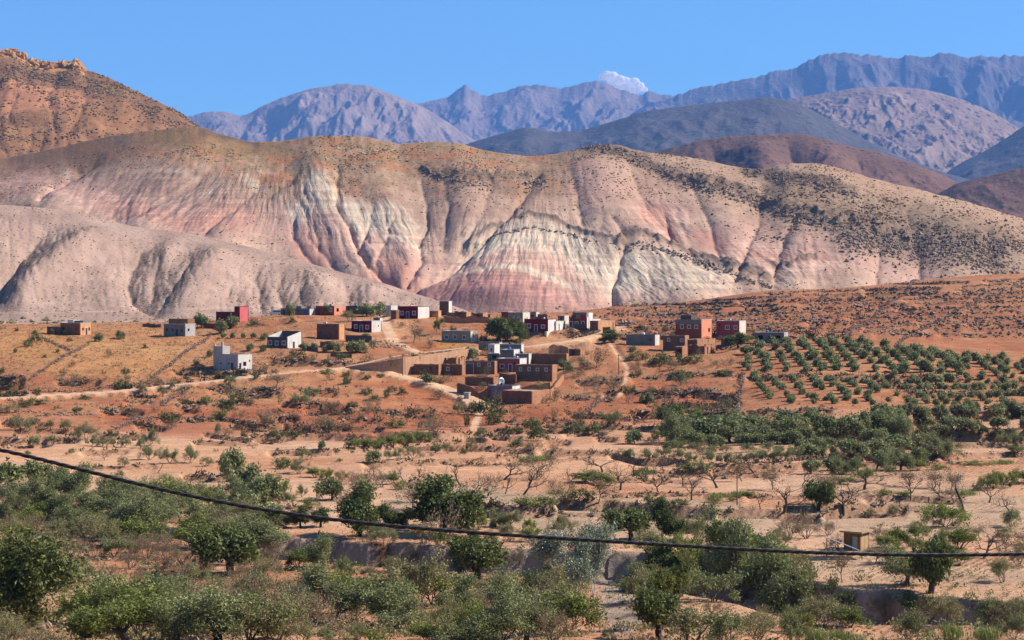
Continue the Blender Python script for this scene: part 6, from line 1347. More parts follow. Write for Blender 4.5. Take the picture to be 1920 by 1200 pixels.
OPEN = {  # kind: width, height, sill, has white surround, filling
 'w': (.95, .95, 1.35, 0, 'pane'), 'W': (1.4, 1.2, 1.2, 0, None), 'g': (1.1, 1.1, 1.15, 1, 'pane'), 's': (.55, .55, 1.7, 0, None), 'd': (1.0, 2.1, 0.0, 0, 'dark'), 'D': (1.0, 2.2, 0.0, 1, 'navy'), 'b': (1.5, 2.0, 0.0, 0, 'blue'),
 'm': (.7, .8, 1.3, 1, 'pane'), 'G': (2.2, 3.0, 0.0, 1, 'metal'), 'P': (.75, 1.75, 0.05, 0, 'pale'), 'X': (4.6, 1.5, 0.0, 0, None)}
DOORM = {'dark': DOOR_DARK, 'navy': DOOR_NAVY, 'blue': DOOR_BLUE, 'metal': DOOR_METAL, 'pale': DOOR_PALE}

def put_wall(parent, origin, ang, width, z0, height, t, ops, mat, top_fn=None, name='wall'):
    rects, fills = [], []
    for o in ops:
        u, k = o[0], o[1]; dz = o[2] if len(o) > 2 else 0.0
        w, h, sill, trim, fill = OPEN[k]
        if k in 'wgms': w *= hr.uniform(.85, 1.15); h *= hr.uniform(.88, 1.12); sill += hr.uniform(-.08, .12)
        h = min(h, height - sill - dz - 0.45); w = min(w, width * 0.6)
        uc = min(max(u * width, w / 2 + 0.2), width - w / 2 - 0.2)
        r_ = (uc - w / 2, uc + w / 2, sill + dz, sill + dz + h)
        if h < 0.2 or any(not (r_[1] + .08 < q[0] or r_[0] - .08 > q[1]) for q in rects): continue
        rects.append(r_); fills.append((r_, trim, fill))
    V, F = wall_panel(width, z0, height, t, rects, top_fn)
    me = np_mesh(name, V, F, False)
    w_ = link_mesh(name, me, mat, parent, origin, ang)
    for (u0, u1, v0, v1), trim, fill in fills:
        door = fill in DOORM
        if fill is None and not trim: continue
        if door:
            d = boxes('door', [(u0, u1, t * .45, t * .45 + .06, v0, v1)], DOORM[fill], parent, origin, ang)
            boxes('handle', [(u1 - .16, u1 - .1, t * .45 - .05, t * .45 - .002, v0 + 1.0, v0 + 1.12)], METAL, d)
            top = d
        else:
            top = boxes('window', [(u0, u0 + .07, t * .3, t * .3 + .07, v0, v1), (u1 - .07, u1, t * .3, t * .3 + .07, v0, v1), (u0 + .07, u1 - .07, t * .3, t * .3 + .07, v1 - .07, v1), (u0 + .07, u1 - .07, t * .3, t * .3 + .07, v0, v0 + .07), ((u0 + u1) / 2 - .025, (u0 + u1) / 2 + .025, t * .3 + .002, t * .3 + .068, v0 + .07, v1 - .07)], TRIM if trim else WOOD, parent, origin, ang)
            boxes('pane', [(u0 + .07, u1 - .07, t * .3 + .03, t * .3 + .045, v0 + .07, v1 - .07)], GLASS, top)
        if trim:
            a = .17
            boxes('surround', [(u0 - a, u0, -.04, .02, v0 - (0 if door else a), v1 + a), (u1, u1 + a, -.04, .02, v0 - (0 if door else a), v1 + a), (u0, u1, -.04, .02, v1, v1 + a)] + ([] if door else [(u0, u1, -.06, .02, v0 - a, v0)]), TRIM, top)
    return w_

def revolve(prof, n=20):
    V = [(r_ * math.cos(2 * math.pi * k / n), r_ * math.sin(2 * math.pi * k / n), z_) for r_, z_ in prof for k in range(n)]
    F = [(i * n + k, i * n + (k + 1) % n, (i + 1) * n + (k + 1) % n, (i + 1) * n + k) for i in range(len(prof) - 1) for k in range(n)]
    return V, F
hr = random.Random(21)
def build_house(spec, c, th, W, D, H):
    name, label, p0, p1, p2, top, base, th_deg, fm, rm, fo, ro, ex = spec
    e = empty(name, c, -th); tag(e, label, "hut" if name == "well_hut" else "house", "houses of the hill village" if name != "well_hut" else None)
    t = 0.32 if 'mud' not in fm else 0.45
    rough = ex.get('rough', 0); ph = hr.uniform(0, 50)
    tf = (lambda u: rough * 1.4 * float(fbm(np.array([u / 1.3 + ph]), np.array([ph]), 3, 5)[0]) - rough * 0.3) if rough else None
    tf2 = (lambda u: rough * 1.4 * float(fbm(np.array([u / 1.3 - ph]), np.array([ph + 9]), 3, 6)[0]) - rough * 0.3) if rough else None
    z0 = -1.6
    slant = ex.get('slant', 0)
    put_wall(e, (-W, 0, 0), 0, W, z0, H, t, fo, WM[fm], tf)
    put_wall(e, (0, t, 0), R(90), D - 2 * t, z0, H, t, ro, WM[rm], (lambda u: slant * u / D) if slant else tf2)
    put_wall(e, (0, D, 0), R(180), W, z0, H + slant, t, [(.4, 's')] if slant else [], WM[fm], tf2)
    put_wall(e, (-W, D - t, 0), R(270), D - 2 * t, z0, H, t, [], WM[rm], (lambda u: slant * (1 - u / D)) if slant else tf)
    zr = H - (0.35 if not rough else 0.25)
    if ex.get('flat_roof'):
        boxes('roof', [(-W - .35, .4, -.45, D + .35, H + .004, H + .2)], REED, e)
    elif not ex.get('roofless'):
        boxes('roof', [(-W + t + .004, -t - .004, t + .004, D - t - .004, zr - .2, zr)], WM['roof'], e)
        if not rough:
            o_ = .07; cm_ = WM[ex.get('cop', 'trim' if hr.random() < .55 and 'mud' not in fm else ('roof' if 'mud' in fm else fm))]
            boxes('coping', [(-W - o_, o_, -o_, t + .02, H + .003, H + .11), (-W - o_, o_, D - t - .02, D + o_, H + .003, H + .11), (-W - o_, -W + t + .02, t + .023, D - t - .023, H + .003, H + .11), (-t - .02, o_, t + .023, D - t - .023, H + .003, H + .11)], cm_, e)
        else:   # mud roof laid over the wall tops, brush edge
            boxes('roof_edge', [(-W - .12, .1, -.12, t + .1, H - .16 - .3 * rough, H - .02 - .3 * rough)], WM['roof'], e)
    for cb in ex.get('cabin', []):
        u0, u1, v0, v1, hh, mt = cb
        boxes('roof_room', [(-W + u0 * W + .01, -W + u1 * W - .01, v0 * D + .01, v1 * D - .01, (H if u0 < .02 else zr) + .005, H + hh)], WM[mt], e)
    if ex.get('turret'):
        k = W * .38; q = D * .5
        boxes('battlement', [(-W + .02, -W + .55, .02, .5, H + 2.305, H + 2.9), (-W + k - .5, -W + k - .02, .02, .5, H + 2.305, H + 2.8), (-W + .6, -W + 1.2, q - .5, q - .02, H + 2.305, H + 3.4)], WM['paleblock'], e)
    if ex.get('band'):
        boxes('parapet_band', [(-W - .14, -.01, -.16, -.004, H - 1.25, H + .12)], WM[ex['band']], e)
    if ex.get('base') == 'dark':
        boxes('plinth', [(-W - .03, .03, -.05, -.004, -1.2, .3)], WM['dark'], e)
    if ex.get('awning'):
        for k, (a, b, mt) in enumerate([(.16, .42, AWN_G), (.43, .66, AWN_T), (.67, .99, AWN_R)]):
            boxes('awning', [(-W + a * W, -W + b * W, -.5, -.38, H - .35, H + .75)], mt, e)
        boxes('yard_wall', [(-W * .62, .3, -2.2, -2.0, -1.4, 1.5)], WM['darkgrey'], e)
    if ex.get('terrace'):
        boxes('terrace_wall', [(-.5, .25, -1.2, -.4, -2.6, .1), (-.5, .2, -.38, D + 5, -2.8, .15)], WM['cream'], e)
    if ex.get('notch'):
        boxes('roof_room', [(-W + .1, -.1, .05, 1.2, H + .01, H + .05)], WM['red'], e)
    if not ex.get('roofless') and not rough and name != 'well_hut' and W > 4:
        for x in (-W + .14, -.3):
            for y in (.1, D - .3):
                if hr.random() < .5: boxes('corner_post', [(x, x + .17, y, y + .17, H + .114, H + .114 + hr.uniform(.25, .8))], WM['grey'], e)
        if hr.random() < .5:
            V, F = revolve([(.01, 0), (.42, 0), (.45, .05), (.45, .85), (.3, 1.0), (.12, 1.05), (.12, 1.12), (.01, 1.12)], 14)
            link_mesh('water_tank', np_mesh('water_tank', V, F, True), hr.choice([TRIM, DOOR_BLUE, METAL, BLACK]), e, (-W * hr.uniform(.25, .75), D * hr.uniform(.4, .7), zr))
        if hr.random() < .5:
            x, y = -W * hr.uniform(.1, .9), D * hr.uniform(.2, .8); boxes('aerial', [(x, x + .05, y, y + .05, zr, H + 1.5), (x - .35, x + .4, y + .06, y + .09, H + 1.3, H + 1.34), (x - .25, x + .3, y + .06, y + .09, H + 1.12, H + 1.16)], METAL, e)
    return e
HOUSE_OBJ = [build_house(*h) for h in HSPEC]

# retaining wall under the upper road
def ribbon_wall(name, pts, thick, mat, label, cat, group=None, name_part=None):
    """wall along world points (x, y, z foot, z top); a closed strip with a real thickness"""
    n = len(pts); V = []
    for k, (x, y, zb, zt) in enumerate(pts):
        a = pts[max(0, k - 1)]; b = pts[min(n - 1, k + 1)]
        dx, dy = b[0] - a[0], b[1] - a[1]; L_ = math.hypot(dx, dy) or 1
        nx, ny = -dy / L_ * thick / 2, dx / L_ * thick / 2
        V += [(x - nx, y - ny, zb), (x + nx, y + ny, zb), (x + nx * .8, y + ny * .8, zt), (x - nx * .8, y - ny * .8, zt)]
    F = []
    for k in range(n - 1):
        for q in range(4):
            F.append((4 * k + q, 4 * k + (q + 1) % 4, 4 * k + 4 + (q + 1) % 4, 4 * k + 4 + q))
    F += [(0, 3, 2, 1), (4 * n - 4, 4 * n - 3, 4 * n - 2, 4 * n - 1)]
    o = link_mesh(name, np_mesh(name, V, F, False), mat)
    tag(o, label, cat, group); return o
pts = []
for k in range(41):
    px = 648 + (896 - 648) * k / 40; rp = np.array(RET)
    y = float(np.interp(px, rp[:, 0], rp[:, 1])); fy = float(np.interp(px, rp[:, 0], rp[:, 2])); ty = float(np.interp(px, rp[:, 0], rp[:, 3]))
    pts.append(((px - CX) / FPX * y, y, -(fy - HY) / FPX * y - 1.5, -(ty - HY) / FPX * y))
ribbon_wall("retaining_wall", pts, 0.6, WM['concrete'], "long smooth retaining wall holding up the village road", "wall")

def ground_wall(name, line, h, thick, mat, label, cat="wall", rough=0.15, group=None, step=1.2):
    """a free-standing wall that follows the ground along an image polyline of its foot"""
    w = [on_ground(*p) for p in line]; pts = []
    for a, b in zip(w, w[1:]):
        n = max(1, int((b.xy - a.xy).length / step))
        for k in range(n + (1 if b is w[-1] else 0)):
            q = a.lerp(b, k / n); zz = gz(q.x, q.y)
            hh = h + rough * float(fbm(np.array([q.x / 1.7]), np.array([q.y / 1.7]), 3, 9)[0]) * 1.5
            pts.append((q.x, q.y, zz - 0.5, zz + hh))
    return ribbon_wall(name, pts, thick, mat, label, cat, group)
G1 = "mud walls of the compound"
ground_wall("mud_wall", [(858, 735), (880, 741), (916, 745)], 2.6, .5, WM['mud'], "curved mud yard wall by the lower track", rough=.3, group=G1)
ground_wall("mud_wall", [(1031, 744), (1056, 712)], 1.4, .5, WM['mudlit'], "sunlit mud wall climbing right of the big mud house", rough=.3, group=G1)
ground_wall("mud_wall", [(976, 737), (1031, 728)], 1.6, .5, WM['mud'], "ragged mud wall behind the red enclosure", rough=.5, group=G1)
ground_wall("mud_wall", [(937, 715), (968, 718)], 2.4, .45, WM['mud'], "mud wall in front of the pink house", rough=.2, group=G1)
ground_wall("yard_wall", [(648, 640), (697, 642)], 2.0, .3, WM['darkgrey'], "dark yard wall under the maroon house with white frames", rough=.05)
ground_wall("yard_wall", [(566, 656), (596, 660)], 1.3, .3, WM['darkgrey'], "low dark wall right of the roofless house", rough=.05)
ground_wall("mud_wall", [(832, 604), (870, 606), (916, 606)], 2.0, .6, WM['mudlit'], "crumbling mud terrace wall left of the big green trees", rough=.9)
ground_wall("mud_wall", [(838, 592), (880, 594), (920, 596)], 1.5, .5, WM['mudlit'], "broken mud walls on the crest right of the tower", rough=.9)
ground_wall("mud_wall", [(268, 612), (284, 613), (302, 614)], 1.3, .4, WM['mud'], "ruined low mud wall left of the grey block house", rough=.8)
ground_wall("yard_wall", [(384, 615), (420, 617), (444, 613)], 1.6, .3, WM['brick'], "low dark red wall below the red house", rough=.05)
ground_wall("mud_wall", [(1030, 664), (1052, 662), (1066, 664)], 2.4, .5, WM['sand'], "cut earth wall with dark hollows below the road", rough=.8)
ground_wall("yard_wall", [(620, 668), (660, 672)], 1.2, .3, WM['mud'], "low brown wall below the red mud-brick house", rough=.1)

# satellite dish, water tank, dressed stone bench, well block
def dish(px, py, r_, label):
    g = on_ground(px, py); e = empty("satellite_dish", g, 0.3); tag(e, label, "satellite dish")
    V, F = revolve([(0.02, .0), (r_ * .4, .03), (r_ * .75, .13), (r_, .26), (r_ + .02, .27), (r_ * .75, .17), (r_ * .4, .07), (.02, .04)])
    o = link_mesh("reflector", np_mesh("reflector", V, F, True), METAL, e, (0, 0, r_ + .4)); o.rotation_euler = (R(78), 0, R(20))
    boxes("mast", [(-.05, .05, .1, .2, -.4, r_ + .4)], METAL, e)
    boxes("feed_arm", [(-.03, .03, -.9, -.08, r_ + .38, r_ + .44)], METAL, e)
dish(939, 726, 1.1, "large grey satellite dish on the lower yard roof"); dish(930, 697, .8, "white satellite dish beside the mud house gate")
g = on_ground(876, 747); e = empty("well_block", g, -.4); tag(e, "small white concrete block beside the lower track", "well")
boxes("body", [(-.7, .7, -.6, .6, -.3, 1.5)], WM['paleblock'], e); boxes("lid", [(-.8, .8, -.7, .7, 1.505, 1.62)], WM['pale'], e)
g = on_ground(1378, 1101); e = empty("stone_bench", g, .2); tag(e, "pale stone bench beside the big-trunked olive", "bench")
boxes("seat", [(-.95, .95, -.3, .3, .22, .34)], WM['cream'], e); boxes("leg", [(-.8, -.6, -.22, .22, -.2, .216)], WM['cream'], e); boxes("leg", [(.6, .8, -.22, .22, -.2, .216)], WM['cream'], e)
# solar array by the hut: one tilted row on posts, facing the sun
g = on_ground(1583, 1046); e = empty("solar_array", g, 0.12); tag(e, "tilted white solar array on posts beside the hut", "solar panel")
SOL = flat_mat("solar_cells", lin(190, 198, 212), 0.2);  # pale cells: the bright sky's reflection is put into their colour
for k in range(4):
    p_ = boxes("panel", [(-2.0, 2.0, -.04, .04, -.03, .03)], TRIM, e, (0, 0, 0))
    p_.data = np_mesh("panel", *box_geo(-2.1, 2.1, -.5 + .004, .5, 0, .05), False); p_.data.materials.append(TRIM)
    p_.location = (0, -1.55 + k * 1.04, 1.55); p_.rotation_euler = (0, R(22), 0)
    boxes("cells", [(-2.0, 2.0, -.44, .44, .054, .06)], SOL, p_)
for x, h_ in ((-1.6, 2.1), (1.6, .85)):
    for y in (-1.7, 1.7): boxes("post", [(x - .05, x + .05, y - .05, y + .05, -.4, h_)], METAL, e)
# a van and a small truck parked at the end of the low grey house
def vehicle(px, py, col_, label, rz, box=True):
    g = on_ground(px, py); e = empty("parked_van", g, rz); tag(e, label, "van", "vehicles parked on the crest")
    m = flat_mat("paint", col_, 0.35)
    prof = [(-2.2, .35), (-2.2, 1.0), (-1.5, 1.15), (-1.0, 1.9), (2.1, 1.95), (2.2, 1.0), (2.2, .35)]
    V = [(x, y, z_) for y in (-.85, .85) for x, z_ in prof]; n = len(prof)
    me = bpy.data.meshes.new("body"); me.from_pydata(V, [], [tuple(range(n)), tuple(range(2 * n - 1, n - 1, -1))] + [(i, n + i, n + (i + 1) % n, (i + 1) % n) for i in range(n)]); me.update()
    link_mesh("body", me, m, e)
    boxes("windscreen", [(-1.42, -1.12, -.7, .7, 1.3, 1.72)], GLASS, e); boxes("window", [(-.8, 1.9, -.87, -.855, 1.25, 1.7)], GLASS, e)
    for x in (-1.4, 1.4):
        for y in (-.8, .62):
            V, F = revolve([(.05, 0), (.3, 0), (.33, .03), (.33, .17), (.3, .2), (.05, .2)], 14)
            w_ = link_mesh("wheel", np_mesh("wheel", V, F, True), BLACK, e, (x, y, .33)); w_.rotation_euler = (R(-90), 0, 0)
vehicle(506, 590, lin(60, 110, 150), "blue van parked at the end of the low grey house", .2)
vehicle(516, 591, lin(220, 222, 220), "white van parked beside the blue van", .1)
# ------------------------------------------------------------------ poles and cables
def pole(px, py, top, label, cat="utility pole", r_=.13, mat=None, lean=0.0, arm=True):
    g = on_ground(px, py); H = (py - top) * g.y / FPX
    e = empty("utility_pole", g, prand.uniform(-.3, .3)); tag(e, label, cat, "wooden poles of the valley")
    V, F = tubes([((0, 0, -.6), (lean * H, 0, H), r_, r_ * .7)], 8)
    link_mesh("shaft", np_mesh("shaft", V, F, True), mat or WOOD, e)
    if arm:
        boxes("crossarm", [(lean * H - .55, lean * H + .55, -.16, -.08, H - .45, H - .33)], WOOD, e)
        for x in (-.45, .45):
            V, F = tubes([((lean * H + x, -.12, H - .33), (lean * H + x, -.12, H - .16), .05, .04)], 6); link_mesh("insulator", np_mesh("insulator", V, F, True), TRIM, e)
    return e, H
pole(1177, 614, 582, "tall dark pole on the red hill right of the road's end", lean=.03); pole(755, 704, 663, "wooden pole standing at the foot of the retaining wall")
pole(1146, 643, 604, "left leg of the twin pole above the road bush", lean=.06, arm=False); pole(1152, 643, 604, "right leg of the twin pole above the road bush", lean=-.05, arm=False)
pole(1160, 703, 664, "pole right of the big mud house below the road"); pole(713, 597, 565, "crest pole beside the two round green trees"); pole(591, 640, 622, "short pale post left of the red mud-brick house", mat=METAL, arm=False)
pole(1289, 775, 742, "thin pole at the foot of the walled red field", r_=.08, arm=False); pole(1382, 947, 883, "lone slim pole on the open field", r_=.1, arm=False); pole(1384, 800, 778, "pole at the left end of the dense olive grove", arm=False)
pole(1530, 828, 780, "tall slim pole in front of the dense olive grove", arm=False); pole(1712, 825, 792, "short pole in the dense olive grove at the right", arm=False)
pole(594, 1058, 996, "leaning pole of the pair below the dark bank", lean=.06, arm=False); pole(600, 1056, 994, "upright pole of the pair below the dark bank", lean=-.01, arm=False); pole(150, 994, 962, "dark pole in the olive belt at the left", arm=False)

# the twisted black cable that crosses the picture close to the camera
def cable(px_py_Y, strands, r_, pitch, name, label, n=420):
    cp = np.array([tuple(P(*q)) for q in px_py_Y]); t = np.linspace(0, 1, len(cp)); tt = np.linspace(0, 1, n)
    ctr = np.stack([np.interp(tt, t, cp[:, k]) for k in range(3)], 1)
    co = np.polyfit(t, cp[:, 2], 6); ctr[:, 2] = np.polyval(co, tt)
    e = empty(name, tuple(ctr[n // 2])); tag(e, label, "cable")
    d = np.gradient(ctr, axis=0); d /= np.linalg.norm(d, axis=1, keepdims=True); a = np.cross(d, [0, 0, 1.0]); a /= np.linalg.norm(a, axis=1, keepdims=True); b = np.cross(a, d)
    s_ = np.concatenate([[0], np.cumsum(np.linalg.norm(np.diff(ctr, axis=0), axis=1))])
    for k in range(strands):
        ph = 2 * np.pi * (s_ / pitch + k / strands)
        c_ = ctr + (a * np.cos(ph)[:, None] + b * np.sin(ph)[:, None]) * r_ * 0.95 - ctr[n // 2]
        V = np.concatenate([(c_ + r_ * (a * math.cos(q) + b * math.sin(q)))[:, None] for q in np.linspace(0, 2 * np.pi, 7)[:-1]], 1).reshape(-1, 3)
        i = np.arange(n - 1)[:, None] * 6; q = np.arange(6); F = np.stack([i + q, i + (q + 1) % 6, i + 6 + (q + 1) % 6, i + 6 + q], -1).reshape(-1, 4)
        link_mesh("strand", np_mesh("strand", V, F, True), BLACK, e)
cable([(-60, 826, 18.6), (0, 842, 18.6), (240, 905, 18.7), (480, 953, 18.8), (720, 982, 18.9), (960, 1004, 19.0), (1200, 1020, 19.1), (1440, 1032, 19.2), (1680, 1038, 19.3), (1920, 1040, 19.4), (1990, 1040.5, 19.4)], 3, 0.0108, 0.34, "overhead_cable", "thick black twisted cable crossing in front of the valley", 1500)
def wire(a, b, sag, label):
    pts = []; n = 24
    for k in range(n + 1):
        t = k / n; q = a.lerp(b, t); q.z -= sag * 4 * t * (1 - t); pts.append(np.array(q))
    V, F = tubes([(pts[k], pts[k + 1], .014, .014) for k in range(n)], 4)
    o = link_mesh("wire", np_mesh("wire", V, F, True), METAL); tag(o, label, "wire")
wire(P(600, 998, on_ground(600, 1056).y), P(1010, 1021, 205), 0.6, "thin pale wire running right from the pole pair")
wire(P(600, 998, on_ground(600, 1056).y), P(-40, 1000, 205), 0.8, "thin pale wire running left from the pole pair")
print("village", round(time.time() - T0, 1))
# ------------------------------------------------------------------ what nobody could count: scrub, dry grass, loose stones
srng = np.random.default_rng(77)
def rock_mat(name, c1, c2):
    m, nt, out = new_mat(name); at = nd(nt, "ShaderNodeAttribute", attribute_name="leafvar")
    r = nd(nt, "ShaderNodeValToRGB"); r.color_ramp.elements[0].color = (*c1, 1); r.color_ramp.elements[1].color = (*c2, 1); nt.links.new(at.outputs["Fac"], r.inputs[0])
    b = nd(nt, "ShaderNodeBsdfPrincipled"); b.inputs["Roughness"].default_value = .95; nt.links.new(r.outputs[0], b.inputs["Base Color"]); nt.links.new(b.outputs[0], out.inputs["Surface"]); return m
STONE = rock_mat("stone", lin(96, 76, 62), lin(176, 146, 122)); ROCK = rock_mat("rock", lin(96, 80, 66), lin(164, 138, 112)); CAPROCK = rock_mat("cap_rock", lin(150, 104, 66), lin(208, 152, 96))
OCT = np.array([(1, 0, 0), (-1, 0, 0), (0, 1, 0), (0, -1, 0), (0, 0, 1), (0, 0, -1)], float); OCF = np.array([(0, 2, 4), (2, 1, 4), (1, 3, 4), (3, 0, 4), (2, 0, 5), (1, 2, 5), (3, 1, 5), (0, 3, 5)])
_ic = bmesh.new(); bmesh.ops.create_icosphere(_ic, subdivisions=1, radius=1); ICO = np.array([v.co[:] for v in _ic.verts]); ICF = np.array([[v.index for v in f.verts] for f in _ic.faces]); _ic.free()
def lumps(name, pts, rad, mat, flat=.7, jit=.35, ico=False, sink=.25):
    """irregular low-poly lumps (stones, boulders, far bushes) as one object"""
    B, Fc = (ICO, ICF) if ico else (OCT, OCF)
    n = len(pts); rad = np.broadcast_to(rad, (n,))
    v = B[None] * (1 + jit * srng.normal(size=(n, len(B), 1)).clip(-1.5, 1.5)); v = v * np.array([1, 1, flat])
    a = srng.uniform(0, 6.28, n); ca, sa = np.cos(a)[:, None], np.sin(a)[:, None]
    x = v[..., 0] * ca - v[..., 1] * sa; y = v[..., 0] * sa + v[..., 1] * ca
    sx = srng.uniform(.8, 1.4, (n, 1))
    v = np.stack([x * sx, y, v[..., 2]], -1) * rad[:, None, None] + np.asarray(pts)[:, None]
    v[..., 2] += (flat * (1 - 2 * sink) * rad * .5)[:, None]
    f = (np.arange(n) * len(B))[:, None, None] + Fc[None]
    o = link_mesh(name, np_mesh(name, v.reshape(-1, 3), f.reshape(-1, 3), False, {"leafvar": np.repeat(srng.random(n), len(B))}), mat)
    o["kind"] = "stuff"; return o
def tufts(name, pts, rad, mat, k=12, leaf=.28, flat=.55, up=.3, aspect=.4):
    n = len(pts); rad = np.broadcast_to(rad, (n,))
    idx = np.repeat(np.arange(n), k); off = srng.normal(size=(n * k, 3)) * .42; off[:, 2] = np.abs(off[:, 2]) * flat * 1.6
    c = np.asarray(pts)[idx] + off * rad[idx][:, None]
    d = srng.normal(size=(n * k, 3)); d[:, 2] = np.abs(d[:, 2]) + up; d /= np.linalg.norm(d, axis=1, keepdims=True)
    e = srng.normal(size=(n * k, 3)); e -= (e * d).sum(1, keepdims=True) * d; e /= np.linalg.norm(e, axis=1, keepdims=True)
    s = (leaf * rad[idx] * srng.uniform(.6, 1.4, n * k))[:, None]
    v = np.stack([c - d * s, c + e * s * aspect, c + d * s, c - e * s * aspect], 1).reshape(-1, 3)
    tv = srng.random(n)
    o = link_mesh(name, np_mesh(name, v, np.arange(4 * n * k).reshape(-1, 4), False, {"leafvar": np.repeat(.6 * tv[idx] + .4 * srng.random(n * k), 4)}), mat)
    o["kind"] = "stuff"; return o
def ground_pts(px, Y):
    px = np.asarray(px); Y = np.asarray(Y); return np.stack([(px - CX) / FPX * Y, Y, ground_lookup(px, Y)], 1)
HX = np.array([s[1].x + (-s[3] * math.cos(s[2]) + s[4] * math.sin(s[2])) / 2 for s in HSPEC]); HYY = np.array([s[1].y + (s[3] * math.sin(s[2]) + s[4] * math.cos(s[2])) / 2 for s in HSPEC]); HR = np.array([.5 * math.hypot(s[3], s[4]) + .3 for s in HSPEC])
def clear(pts):
    """keep scattered things off roads and out of houses"""
    X, Y = pts[:, 0], pts[:, 1]; ok = np.ones(len(pts), bool)
    for x, y, r_ in zip(HX, HYY, HR): ok &= np.hypot(X - x, Y - y) > r_
    for ln, hw in ROAD_LINES: ok &= world_polyline_dist(X, Y, ln)[0] > hw + .3
    return ok
# along every terrace edge: stones on the hill walls, scrub everywhere
bp, br, bt = [], [], []; sp, sr = [], []
for ln, d, L_ in BANK_LINES:
    o = np.argsort(ln[:, 0]); Xl = (ln[o, 0] - CX) / FPX * ln[o, 1]; leng = max(2.0, float(np.hypot(np.diff(Xl), np.diff(ln[o, 1])).sum()))
    Ym = ln[:, 1].mean()
    nb = int(leng * (.55 if Ym < 420 else .95 if Ym < 640 else .16)); ns = int(leng * (2.1 if Ym > 640 else 1.5 if Ym > 430 else .5))
    for n, P_, R_, lo, hi in ((nb, bp, br, .35, 1.0), (ns, sp, sr, .2, .55)):
        p = srng.uniform(ln[:, 0].min(), ln[:, 0].max(), n); y = np.interp(p, ln[o, 0], ln[o, 1]) + srng.normal(size=n) * .7 - .2
        P_.append(ground_pts(p, y)); R_.append(srng.uniform(lo, hi, n) * (.7 + .3 * d))
bp, br, sp, sr = np.concatenate(bp), np.concatenate(br), np.concatenate(sp), np.concatenate(sr)
k = clear(bp); bp, br = bp[k], br[k]; k = clear(sp); sp, sr = sp[k], sr[k]
h = srng.random(len(bp)) < .62
tufts("bank_scrub", bp[h], br[h] * 1.15, LM['scrubdark'], 22, .26); tufts("bank_brush", bp[~h], br[~h] * 1.15, LM['scrub'], 22, .26)
lumps("terrace_stones", sp, sr, STONE, .7, .3)
# scrub and dry grass spread over the slopes
def scatter(n, x0, x1, Y0, Y1, prob):
    p = srng.uniform(x0, x1, n); Y = np.exp(srng.uniform(math.log(Y0), math.log(Y1), n)); g = ground_pts(p, Y)
    py = HY - g[:, 2] / Y * FPX
    keep = (srng.random(n) < prob(p, Y, py, g)) & clear(g)
    return g[keep]
clump = lambda g, s, seed: np.clip(.5 + 1.3 * fbm(g[:, 0] / s, g[:, 1] / s, 3, seed), 0, 1)
in_orch = lambda p, py: (p > 1400) & (py > 636) & (py < 785)
g = scatter(15000, -120, 2050, 420, 900, lambda p, Y, py, g: clump(g, 16, 301) ** 2 * np.where(in_orch(p, py), .12, .55) * np.where(Y > 650, .45, 1)); tufts("slope_scrub", g, srng.uniform(.25, .75, len(g)), LM['scrub'], 12, .3, .5)
g = scatter(7000, -120, 2050, 430, 860, lambda p, Y, py, g: clump(g, 11, 302) ** 3 * np.where(in_orch(p, py), .1, .7) * np.where(Y > 650, .5, 1)); tufts("dark_slope_scrub", g, srng.uniform(.3, .95, len(g)), LM['scrubdark'], 14, .28, .5)
g = scatter(16000, -120, 560, 500, 660, lambda p, Y, py, g: clump(g, 10, 303) * .6); tufts("dry_grass", g, srng.uniform(.25, .7, len(g)), LM['dry'], 9, .4, .35, .5, .22)
g = scatter(9000, -120, 2050, 88, 205, lambda p, Y, py, g: clump(g, 7, 304) ** 1.5 * .8); tufts("near_dry_grass", g, srng.uniform(.15, .42, len(g)), LM['dry'], 14, .42, .5, .7, .12)
g = scatter(9000, -120, 2050, 110, 275, lambda p, Y, py, g: np.where((p < 760) | (np.abs(Y - np.interp(p, WADI[:, 0], WADI[:, 2])) < 9), 1, .35) * clump(g, 9, 305) ** 2 * np.where(Y > 240, np.where(p < 520, .5, .1), .8)); tufts("undergrowth", g, srng.uniform(.3, .9, len(g)), LM['feather'], 30, .2, .7)
g = scatter(5000, -120, 2050, 105, 262, lambda p, Y, py, g: np.where(p < 900, 1, .45) * clump(g, 8, 306) ** 3 * np.where(Y > 240, np.where(p < 500, .6, .05), .8)); tufts("brown_undergrowth", g, srng.uniform(.4, 1.1, len(g)), LM['brown'], 34, .18, .75)
g = scatter(3000, -120, 2050, 105, 250, lambda p, Y, py, g: clump(g, 8, 307) ** 3 * .8); tufts("green_undergrowth", g, srng.uniform(.3, .8, len(g)), LM['olive'], 30, .2, .7)
g = scatter(6500, -120, 2050, 240, 440, lambda p, Y, py, g: clump(g, 9, 308) ** 4 * .6); tufts("field_weeds", g, srng.uniform(.12, .34, len(g)), LM['scrub'], 10, .36, .5, .5, .2)
# loose stones
g = scatter(16000, -120, 2050, 430, 800, lambda p, Y, py, g: clump(g, 14, 311) ** 2 * np.where(in_orch(p, py), .2, .55)); lumps("slope_stones", g, srng.uniform(.08, .3, len(g)), STONE, .7, .3)
g = scatter(9000, -120, 2050, 95, 300, lambda p, Y, py, g: clump(g, 6, 312) ** 2 * np.where(Y > 240, .3, .7)); lumps("field_stones", g, srng.uniform(.05, .18, len(g)), STONE, .7, .3)
